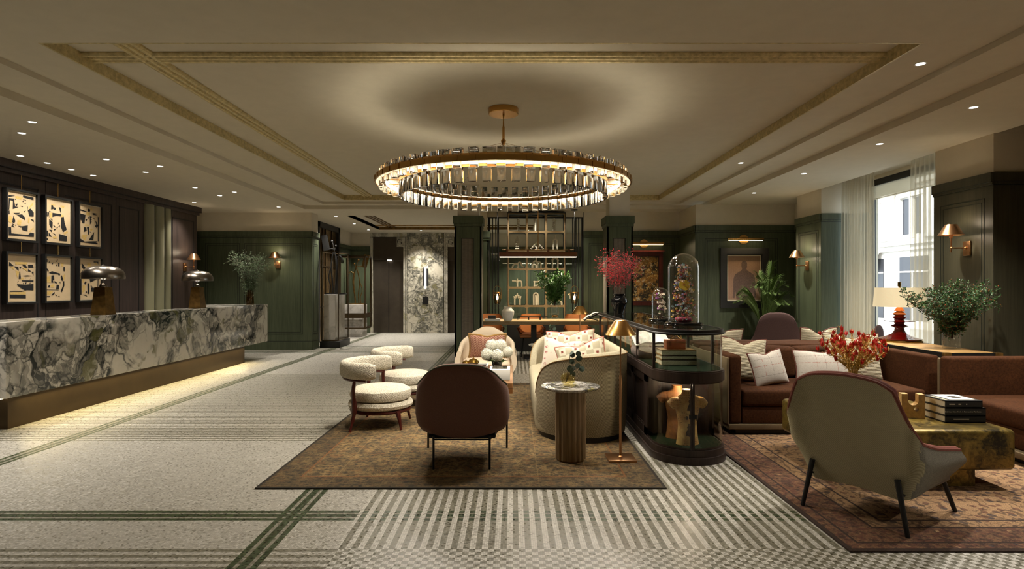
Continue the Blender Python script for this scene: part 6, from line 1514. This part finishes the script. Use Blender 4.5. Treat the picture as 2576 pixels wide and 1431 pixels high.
cushion('cushion', 'cream ribbed cushion leaning against the left arm of the near sofa', .46, .46, .16, (PX(1863, 6.3), 6.24, SZ_), (R(-14), R(3), R(-14)), MAT['ribbed'], MAT['piping'], .13, GC)
cushion('cushion', 'pale checked square cushion in front of the ribbed one on the near sofa', .40, .35, .16, (PX(1944, 6.0), 6.00, SZ_), (R(-16), R(-6), R(16)), MAT['linen'], MAT['piping'], .08, GC)
cushion('cushion', 'pale checked long cushion in the middle of the near sofa, left of the red flowers', .60, .34, .16, (PX(2083, 6.1), 6.16, SZ_), (R(-16), 0, 0), MAT['linen'], MAT['piping'], .05, GC)
cushion('cushion', 'large cream ribbed cushion behind the red flowers on the near sofa', .64, .50, .16, (PX(2158, 6.3), 6.36, SZ_), (R(-12), R(2), R(4)), MAT['ribbed'], MAT['piping'], .10, GC)
cushion('cushion', 'cream ribbed cushion on the hidden sofa, topping its back beside the display case', .62, .48, .16, (PX(1800, 7.35), 7.34, RZ + .45), (R(8), 0, R(-6)), MAT['ribbed'], MAT['piping'], .10, GC)
cushion('cushion', 'cream ribbed cushion on the hidden sofa, before the window pier', .48, .50, .16, (PX(2048, 7.35), 7.32, RZ + .45), (R(8), 0, R(6)), MAT['ribbed'], MAT['piping'], .14, GC)
cushion('cushion', 'cream ribbed cushion at the far right edge on the right sofa', .46, .46, .16, (4.83, 5.18, SZ_), (R(-10), R(-4), R(-80)), MAT['ribbed'], MAT['piping'], .10, GC)
# ---- block coffee table
t_ = thing('coffee_table', 'low patinated brass block coffee table on the red rug', 'coffee table', (3.0, 4.78, RZ))
g = G(); g.rbox(-.56, .56, -.60, .61, .14, .43, .035, 4); build('tabletop', g, MAT['patina'], t_)
g = G(); g.box(-.35, .34, -.50, .4, 0, .15); build('plinth', g, MAT['patina'], t_)
BT = RZ + .4305
g = G()
n = 12; x0, x1, zt = -.078, .078, .185
out = [(x0, 0), (x1, 0), (x1, zt), (.035, zt), (.035, zt - .05)] + [(.035 * math.cos(PI * k / n), zt - .05 - .035 * math.sin(PI * k / n)) for k in range(1, n)] + [(-.035, zt - .05), (-.035, zt), (x0, zt)]
hole = [(.022 + .017 * math.cos(2 * PI * k / 16), .072 + .017 * math.sin(2 * PI * k / 16)) for k in range(16)]
bmx = bmesh.new()
def loopedges(pts, y):
    v = [bmx.verts.new((p[0], y, p[1])) for p in pts]; return v, [bmx.edges.new((v[k], v[(k + 1) % len(v)])) for k in range(len(v))]
for yy in (-.035, .035):
    v1, e1 = loopedges(out, yy); v2, e2 = loopedges(hole, yy); bmesh.ops.triangle_fill(bmx, edges=e1 + e2, use_beauty=True)
    if yy < 0: A1, A2 = v1, v2
    else:
        for (P_, Q_) in ((A1, v1), (A2, v2)):
            for k in range(len(P_)): bmx.faces.new((P_[k], P_[(k + 1) % len(P_)], Q_[(k + 1) % len(P_)], Q_[k]))
bmesh.ops.recalc_face_normals(bmx, faces=bmx.faces)
me = bpy.data.meshes.new('travertine_block'); bmx.to_mesh(me); bmx.free(); me.materials.append(MAT['travertine']); me.polygons.foreach_set('use_smooth', [True] * len(me.polygons)); me.set_sharp_from_angle(angle=R(35))
o = link(bpy.data.objects.new('travertine_sculpture', me)); tag(o, 'notched travertine block sculpture with a round hole on the brass table', 'sculpture'); o.location = (PX(2300, 4.55), 4.58, BT); o.rotation_euler = (0, 0, R(-16))
bkx, bky = PX(2400, 4.5), 4.53
BL = ('bottom book of the black stack on the brass table', 'middle book of the black stack on the brass table', 'top black book with a white photograph on its cover')
for k in range(3):
    hh = (.052, .058, .052)[k]; z = BT + (0, .0525, .111)[k]
    t = book('book', BL[k], bkx + (.012, .012, -.0)[k], bky, z, (.30, .30, .275)[k], .26, hh, MAT['bookdk'], MAT['pages'], R(0), 'black books on the brass table')
    if k == 1: text_mesh('spine_lettering', 'Delirious New York. A Retroactive Manifesto', .0145, MAT['pages'], t, (-.02, -.1312, hh / 2), (PI / 2, 0, 0))
    else:
        g = G(); random.seed(k)
        xx = (-.09, 0, -.11)[k]
        for q in range(26):
            w_ = random.uniform(.0015, .0045); 
            if (k == 2 and (9 < q < 14 or 17 < q < 24)): xx += .006; continue
            g.box(xx, xx + w_, -.1312, -.1302, hh / 2 - .004, hh / 2 + .004); xx += w_ + .0012
        build('spine_lettering', g, MAT['pages'], t)
    if k == 2:
        g = G(); g.box(-.07, .12, -.08, .13, hh, hh + .0008); build('cover_photo', g, MAT['white'], t)
        g = G(); g.box(-.0, .07, -.02, .06, hh + .0008, hh + .0014); build('cover_figure', g, MAT['pewter'], t)
        g = G(); g.box(-.115, -.095, -.1, .06, hh, hh + .0008); build('cover_title', g, MAT['pages'], t)
fvx, fvy = PX(2155, 5.0), 5.05
g = G(); out = []
for k in range(18):
    for q in range(4): a = 2 * PI * (k + q / 4) / 18; r = .066 + .007 * math.sin(PI * (q + .5) / 4); out.append((r, a))
g.loft([[(r * math.cos(a), r * math.sin(a), z) for (r, a) in out] for z in (0, .28)], cap1=False); g.loft([[(r * .88 * math.cos(a), r * .88 * math.sin(a), z) for (r, a) in out] for z in (.28, .02)], cap0=False); g.loft([[(r * math.cos(a), r * math.sin(a), .28) for (r, a) in out], [(r * .88 * math.cos(a), r * .88 * math.sin(a), .28) for (r, a) in out]], cap0=False, cap1=False)
o = tag(build('vase', g, MAT['ribglass']) if 'ribglass' in MAT else build('vase', g, glass('ribbed clear glass', (.9, .86, .76, 1), 1.6, .08)), 'ribbed glass vase on the brass table behind the woven armchair', 'vase'); o.location = (fvx, fvy, BT)
# red flowered bush: ochre stems with needle leaves and scarlet tips
random.seed(8); t_ = thing('red_flower_bunch', 'bunch of ochre stems with scarlet tips in the ribbed glass vase', 'flowers', (fvx, fvy, BT + .28))
gs, gl, gt = G(), G(), G(); blooms = []
for i in range(30):
    a = 2 * PI * i / 30 * 1.0 + random.uniform(-.2, .2); k = .27 * (.2 + .8 * math.sqrt(random.random())); h = random.uniform(.26, .40) * (1 - .35 * (k / .27) ** 2)
    c = curve([(.02 * math.cos(a), .02 * math.sin(a), -.12), (.035 * math.cos(a), .035 * math.sin(a), .02), (k * .6 * math.cos(a), k * .6 * math.sin(a), h * .55), (k * math.cos(a), k * math.sin(a), h)], 5); gs.tube(c, .0028, 5)
    for q in range(6, len(c)):
        p = c[q]; d0 = (c[q] - c[q - 1]).normalized()
        for z in range(9):
            dd = Vector((random.gauss(0, 1), random.gauss(0, 1), random.gauss(0, 1))).normalized(); leaf(gl, p + d0 * random.uniform(-.02, .02), d0 * .9 + dd, random.uniform(.025, .04), .007, bend=0)
    ends = [c[-1]]
    for z in range(2):
        e = c[-4] + Vector((random.gauss(0, .05), random.gauss(0, .05), random.uniform(.03, .09))); gs.tube([c[-4], e], .002, 4); ends.append(e)
    for z in range(2):
        e = c[-7] + Vector((random.gauss(0, .08), random.gauss(0, .08), random.uniform(.0, .08))); gs.tube([c[-7], e], .002, 4); ends.append(e)
    for e in ends:
        blooms.append(e)
build('stems', gs, MAT['stemy'], t_); build('needle_leaves', gl, MAT['stemy'], t_, merge=False, smooth=False)
for z in range(9):
    dd = Vector((random.gauss(0, .4), random.gauss(0, .4), 1)); leaf(gt, Vector((0, 0, -.008)), dd, random.uniform(.035, .055), .018, Vector((random.gauss(0, 1), random.gauss(0, 1), .1)))
bl = build('bloom', gt, MAT['redf'], t_, merge=False, smooth=False); bl.location = blooms[0]
for e in blooms[1:]:
    o = bl.copy(); link(o); o.parent = t_; o.location = e; o.rotation_euler = (random.uniform(-.3, .3), random.uniform(-.3, .3), random.uniform(0, 6)); o.scale = (1, 1, random.uniform(.8, 1.15))
MAT['greytweed'] = fabric('grey mixed tweed', S(92, 88, 78), S(160, 154, 140), 260, bump=.6)
# ---- woven armchair in the right foreground
t_ = thing('armchair', 'khaki woven armchair with dusky pink lining in the right foreground', 'armchair', (2.375, 3.854, RZ), R(-55))
P = upath(.40, -.37, .31, .11)
top = lambda s: pw(min(s, 1 - s), [(0, .43), (.12, .49), (.19, .55), (.27, .64), (.33, .755), (.37, .835), (.42, .885), (.5, .90)])
bot = lambda s: pw(min(s, 1 - s), [(0, .25), (.2, .215), (.36, .185), (.5, .20)])
sc = lambda v: pw(v, [(0, .80), (.3, .90), (.65, 1.0), (1, .98)])
g, gi = G(), G(); rim = shell(g, P, top, bot, .06, sc, lambda v: -.11 * v * v, 8, gi=gi)
o = build('shell', g, [MAT['khaki'], MAT['greytweed']], t_, angle=60)
for p in o.data.polygons:
    if abs(p.normal.x) > .72: p.material_index = 1
build('lining', gi, MAT['dusk'], t_, angle=60)
g = G(); g.tube([(p[0] * .985, p[1] * .985, p[2] + .006) for p in rim], .010, 6); build('piping', g, MAT['dusk'], t_)
g = G(); g.rbox(-.31, .31, -.27, .29, .24, .42, .05, 4, .02); build('seat_cushion', g, MAT['dusk'], t_)
g = G(); g.rbox(-.30, .30, -.26, .30, .205, .24, .01, 2); build('underframe', g, MAT['black'], t_)
for (a, b) in ((-1, -1), (1, -1), (-1, 1), (1, 1)):
    g = G(); ta = (a * .25, -.335 if b < 0 else .25, .315 if b < 0 else .28); ba = (a * .31, b * .348, 0)
    g.tube([ta, ba], [.017, .013], 10); build('leg', g, MAT['black'], t_)
g = G(); g.tube([(-.27, -.33, .22), (-.27, .27, .22)], .009, 6); g.tube([(.27, -.33, .22), (.27, .27, .22)], .009, 6); build('stretcher', g, MAT['black'], t_)
# ---- trunk console, lamp, vase
t_ = thing('console', 'tan topped trunk console with black edges and brass corners behind the sofas', 'console', (4.70, 6.05, 0))
g = G(); g.box(-.26, .26, .02, 1.66, .748, .776); build('top_panel', g, MAT['tan_top'], t_) if 'tan_top' in MAT else build('top_panel', g, plain('tan leather top', S(176, 138, 84), .5, vary=.1), t_)
g = G(); g.ring([(-.28, 0), (.28, 0), (.28, 1.68), (-.28, 1.68)], [(-.258, .022), (.258, .022), (.258, 1.658), (-.258, 1.658)], .70, .777); build('edge_binding', g, MAT['black'], t_)
g = G(); g.box(-.265, .265, .015, 1.665, .06, .748); build('body', g, MAT['taupe_weave'], t_)
for s in (-1, 1):
    g = G(); g.box(s * .28 - .012, s * .28 + .012, -.008, .016, 0, .7); build('corner_post', g, MAT['black'], t_)
    for yy in (.0, 1.68):
        g = G(); g.rbox(s * .262 - .035, s * .262 + .035, yy - .02, yy + .035 if yy == 0 else yy + .02, .715, .782, .006, 1); build('brass_corner', g, MAT['brass_dk'], t_)
    g = G(); g.box(s * .28 - .012, s * .28 + .012, 1.664, 1.688, 0, .7); build('corner_post', g, MAT['black'], t_)
KZ = .7775
lx, ly = PX(2264, 7.35), 7.36
t_ = thing('table_lamp', 'ruby glass table lamp with a cream drum shade on the console', 'table lamp', (lx, ly, KZ))
g = G(); g.lathe([(0, 0), (.245, 0), (.25, .008), (.245, .018), (0, .018)], 40); build('brass_foot', g, MAT['gold'], t_)
g = G(); g.lathe([(0, .018), (.235, .02), (.245, .035), (.15, .06), (.085, .09), (.058, .13), (.05, .165), (.065, .175), (.10, .19), (.065, .205), (.05, .215), (.06, .235), (.165, .248), (.165, .254), (.06, .262), (.05, .275), (.07, .29), (.075, .30), (.045, .315)], 40); build('ruby_base', g, MAT['red_glass'], t_)
g = G(); g.lathe([(.045, .315), (.075, .335), (.07, .345), (.035, .37), (.03, .40), (.06, .375), (.05, .39), (.02, .44)], 32); build('amber_collar', g, MAT['amber'], t_)
g = G(); g.tube([(0, 0, .43), (0, 0, .68)], .012, 10); g.tube([(0, 0, .68), (0, 0, .735)], .02, 12); build('stem', g, MAT['gold'], t_)
g = G(); g.lathe([(.285, .43), (.266, .665), (.262, .665), (.281, .43), (.285, .43)], 48); build('lamp_shade', g, MAT['linen_shade'], t_)
g = G(); g.lathe([(0, .652), (.263, .652), (.263, .655), (0, .655)], 40); build('shade_diffuser', g, MAT['linen_shade'], t_)
LAMPS.append(((lx, ly, KZ + .53), 9))
gx, gy = PX(2396, 6.49), 6.50
g = G(); g.lathe([(0, 0), (.083, 0), (.085, .004), (.085, .18), (.079, .18), (.079, .018), (0, .016)], 36); o = tag(build('vase', g, MAT['glass']), 'clear glass cylinder vase on the console by the dark pier', 'vase'); o.location = (gx, gy, KZ)
spray('leafy_branches', 'bushy dark green twigs with rust tips in the glass vase on the console', 'branches', (gx, gy, KZ + .16), 30, MAT['leafd'], MAT['stem'], 31, .60, .44, .034, .014, 6, (MAT['rusttip'] if 'rusttip' in MAT else plain('rust bud', S(150, 74, 34), .6), .005, 1.6, 'rust_buds'), 6, low=.3, sr=.0026)
# ---- chairs behind, palm
t_ = thing('lounge_chair', 'plum brown high-backed lounge chair behind the sofa, below the palm', 'chair', (PX(1950, 8.9), 8.9, 0), R(-20))
top = lambda s: pw(min(s, 1 - s), [(0, .60), (.14, .62), (.26, .70), (.36, .98), (.44, 1.055), (.5, 1.06)])
g = G(); P = upath(.39, -.36, .30, .16); shell(g, P, top, lambda s: .22, .06, lambda v: pw(v, [(0, .82), (.5, 1.0), (1, .93)]), lambda v: -.06 * v); build('shell', g, MAT['plum'], t_, angle=60)
g = G(); g.rbox(-.3, .3, -.28, .32, .24, .42, .05, 3, .02); build('seat_cushion', g, MAT['plum'], t_)
for (a, b) in ((-.28, -.28), (.28, -.28), (-.28, .26), (.28, .26)):
    g = G(); g.tube([(a * 1.1, b * 1.1, 0), (a, b, .25)], .013, 8); build('leg', g, MAT['black'], t_)
t_ = thing('lounge_chair', 'small plum brown chair by the window behind the red flowers', 'chair', (5.05, 8.62, 0), R(35))
top = lambda s: pw(min(s, 1 - s), [(0, .50), (.25, .60), (.36, .84), (.44, .895), (.5, .90)])
g = G(); P = upath(.24, -.24, .20, .12); shell(g, P, top, lambda s: .40, .03, lambda v: pw(v, [(0, .9), (.5, 1.0), (1, .9)]), lambda v: -.05 * v); build('shell', g, MAT['plum'], t_, angle=60)
g = G(); g.rbox(-.2, .2, -.19, .22, .40, .46, .03, 3); build('seat_cushion', g, MAT['plum'], t_)
for (a, b) in ((-.18, -.18), (.18, -.18), (-.18, .18), (.18, .18)):
    g = G(); g.tube([(a * 1.1, b * 1.1, 0), (a, b, .41)], .011, 8); build('leg', g, MAT['black'], t_)
px_, py_ = PX(1925, 11.7), 11.7
g = G(); g.lathe([(0, 0), (.17, 0), (.2, .05), (.23, .5), (.21, .5), (.19, .44), (0, .44)], 28); o = tag(build('planter', g, MAT['black_gl']), 'dark planter pot of the palm, hidden behind the plum chair', 'planter'); o.location = (px_, py_, 0)
t_ = thing('palm', 'bushy green palm standing before the silhouette picture', 'palm', (px_, py_, .44)); random.seed(2)
gs, gl = G(), G()
for i in range(28):
    a = 2 * PI * i / 28 * 1.0 + random.uniform(-.25, .25); k = random.uniform(.08, 1.0); Lr = .64 * math.sqrt(k); hh = 1.30 - .66 * k
    if i == 5: a, Lr, hh = R(10), .18, 1.42
    c = curve([(.03 * math.cos(a), .03 * math.sin(a), 0), (Lr * .30 * math.cos(a), Lr * .30 * math.sin(a), hh * .62), (Lr * .68 * math.cos(a), Lr * .68 * math.sin(a), hh * .98), (Lr * 1.0 * math.cos(a), Lr * 1.0 * math.sin(a), hh * 1.0 - .05 * k)], 8); gs.tube(c, [.009 * (1 - .8 * q / len(c)) for q in range(len(c))], 5)
    m = 46
    for q in range(m):
        f = .34 + .66 * q / m; i0 = min(int(f * (len(c) - 1)), len(c) - 2); p = c[i0].lerp(c[i0 + 1], f * (len(c) - 1) - i0); d = (c[i0 + 1] - c[i0]).normalized()
        sd = d.cross(Vector((0, 0, 1))); sd = sd.normalized() if sd.length > 1e-3 else Vector((1, 0, 0))
        for s in (-1, 1): leaf(gl, p, sd * s + d * (.9 + .6 * f) + Vector((0, 0, .25 - .3 * random.random())), .25 * (1 - .55 * abs(f - .55) * 1.6) * (1 - .55 * max(0, f - .7) / .3), .012, bend=.3)
build('stems', gs, MAT['palm'], t_); build('fronds', gl, MAT['palm'], t_, merge=False, smooth=False)
# ================================================================= PICTURES ON THE RIGHT
def picture(x0, x1, z0, z1, y, b, fm, lab, ins, cornice=0):
    t = thing('framed_picture', lab, 'picture', ((x0 + x1) / 2, y, (z0 + z1) / 2)); w, h = (x1 - x0) / 2, (z1 - z0) / 2
    g = G()
    for (a0, a1, h0, h1) in ((-w, w, h - b, h), (-w, w, -h, -h + b), (-w, -w + b, -h + b, h - b), (w - b, w, -h + b, h - b)): g.box(a0, a1, -.06, 0, h0, h1)
    if cornice: g.box(-w - .03, w + .03, -.085, 0, h, h + .04)
    build('frame', g, fm, t)
    if ins:
        g = G(); b2 = b + ins
        for (a0, a1, h0, h1) in ((-w + b, w - b, h - b2, h - b), (-w + b, w - b, -h + b, -h + b2), (-w + b, -w + b2, -h + b2, h - b2), (w - b2, w - b, -h + b2, h - b2)): g.box(a0, a1, -.035, 0, h0, h1)
        build('inner_frame', g, MAT['black'], t)
    return t, w - b - ins, h - b - ins
t_, w, h = picture(PX(1813, 12.28), PX(1934, 12.28), PZ(775, 12.28), PZ(624, 12.28), 12.338, .125, MAT['blackwood'], 'black framed picture of a grey standing figure silhouette, behind the palm', .02)
g = G(); g.box(-w, w, -.028, -.001, -h, h); build('print', g, MAT['mat'], t_)
g = G(); g.box(-w + .02, w - .02, -.031, -.029, -h + .03, h - .02); build('cloth_print', g, MAT['rosecloth'], t_)
g = G(); pts = [(0, .36), (.04, .35), (.06, .31), (.06, .24), (.045, .19), (.06, .16), (.13, .12), (.2, .07), (.225, 0), (.24, -.12), (.235, -.25), (.25, -.40), (.21, -.42), (.185, -.28), (.17, -.42)]
P = pts + [(-a, b) for (a, b) in reversed(pts[1:])]
P = [(a * .98, b) for (a, b) in P]; q = [(a, -.0325, b) for (a, b) in reversed(P)]; g.ngon(q); build('figure_silhouette', g, MAT['silh'], t_, merge=False, smooth=False)
t_, w, h = picture(PX(1571, 13.5), PX(1668, 13.5), PZ(768, 13.5), PZ(634, 13.5), 13.568, .09, MAT['mahog'], 'red wood framed gilded butterfly collage partly behind the green column', .01, 1)
g = G(); g.box(-w, w, -.03, -.001, -h, h); build('collage', g, MAT['collage'], t_)
g = G(); random.seed(6)
for k in range(170):
    x, z = random.uniform(-w + .03, w - .03), random.uniform(-h + .03, h - .03); s = random.uniform(.014, .03); r = random.uniform(-.8, .8)
    if random.random() < .3 and abs(x) < w * .4 and z > 0: continue
    ca, sa = math.cos(r), math.sin(r)
    g.m = random.choice((0, 0, 1, 2))
    for sd in (-1, 1):
        for (zz, k1) in ((.5, 1.0), (-.6, .7)):
            q = [(0, 0), (sd * s * .9 * k1, zz * s * 1.4), (sd * s * 1.3 * k1, zz * s * .5)]
            g.ngon([(x + a * ca - b * sa, -.034 - .006 * (i > 0), z + a * sa + b * ca) for i, (a, b) in enumerate(q if sd * zz < 0 else reversed(q))])
build('butterflies', g, [MAT['goldink'], MAT['bone'], MAT['bookol']], t_, merge=False, smooth=False)
# ================================================================= LIGHT, WORLD, CAMERA
def lamp(kind, loc, energy, col, rot=(0, 0, 0), **kw):
    l = bpy.data.lights.new('light_' + kind.lower(), kind); l.energy = energy; l.color = col
    for k, v in kw.items(): setattr(l, k, v)
    o = bpy.data.objects.new('light_' + kind.lower(), l); link(o); o.location = loc; o.rotation_euler = rot
    return o
WARM = (1, .80, .54)
for (x, y, z, e) in SPOTS + [(4.41, 4.1, A_, 60), (3.38, 1.0, C_, 60), (-5.0, 4.2, A_, 40), (-5.5, 5.2, A_, 40), (-5.0, 2.2, A_, 25), (-1.2, 1.2, C_, 20)]:  # listed extras are unseen spots added to brighten the front floor and ceiling
    lamp('SPOT', (x, y, z - .03), e * 5, (1, .94, .85), spot_size=R(105), spot_blend=.8, shadow_soft_size=.04)
for (p, e) in LAMPS: lamp('POINT', p, e, (1, .80, .56), shadow_soft_size=.03)
for (x, y, z, w_) in PICL: lamp('AREA', (x, y, z), 7, (1, .78, .45), (R(-28), 0, 0), shape='RECTANGLE', size=w_ * .9, size_y=.03, spread=R(140))
for k in range(12):
    a = 2 * PI * (k + .5) / 12
    lamp('SPOT', (CX + 1.315 * math.cos(a), CY + 1.315 * math.sin(a), 2.485), 76, (1, .92, .79), spot_size=R(168), spot_blend=.9, shadow_soft_size=.06)
lamp('AREA', (-5.10, 8.75, .325), 34, (1, .80, .42), (0, R(-18), 0), shape='RECTANGLE', size=.03, size_y=5.2, spread=R(150))
lamp('AREA', (0.88 + .0, 12.05, PZ(648, 12.05)), 60, (1, .84, .6), shape='RECTANGLE', size=1.5, size_y=.08)
w = bpy.data.worlds.new('World'); scene.world = w; w.use_nodes = True
w.node_tree.nodes['Background'].inputs[0].default_value = (.78, .88, 1, 1)
w.node_tree.nodes['Background'].inputs[1].default_value = 5.5
lamp('SUN', (0, 0, 30), 10.0, (1, .95, .88), (0, R(-52), R(20)), angle=R(1))
cam = bpy.data.cameras.new('camera'); co = bpy.data.objects.new('camera', cam); link(co)
cam.sensor_width = 36; cam.lens = F / 2576 * 36
co.location = (0, 0, CH); co.rotation_euler = (PI / 2, 0, 0)
cam.shift_x = -(VX - 1288) / 2576; cam.shift_y = (VY - 715.5) / 2576
cam.clip_start = .05; cam.clip_end = 200
scene.camera = co
vs = scene.view_settings; vs.view_transform = 'Standard'; vs.look = 'None'; vs.gamma = 1; vs.exposure = -.25; vs.use_curve_mapping = False
cy = scene.cycles
cy.use_denoising = True; cy.denoiser = 'OPENIMAGEDENOISE'
cy.max_bounces = 9; cy.diffuse_bounces = 4; cy.glossy_bounces = 3; cy.transmission_bounces = 8; cy.transparent_max_bounces = 24
cy.sample_clamp_indirect = 4; cy.caustics_reflective = False; cy.caustics_refractive = False
cy.use_adaptive_sampling = True; cy.adaptive_threshold = .02
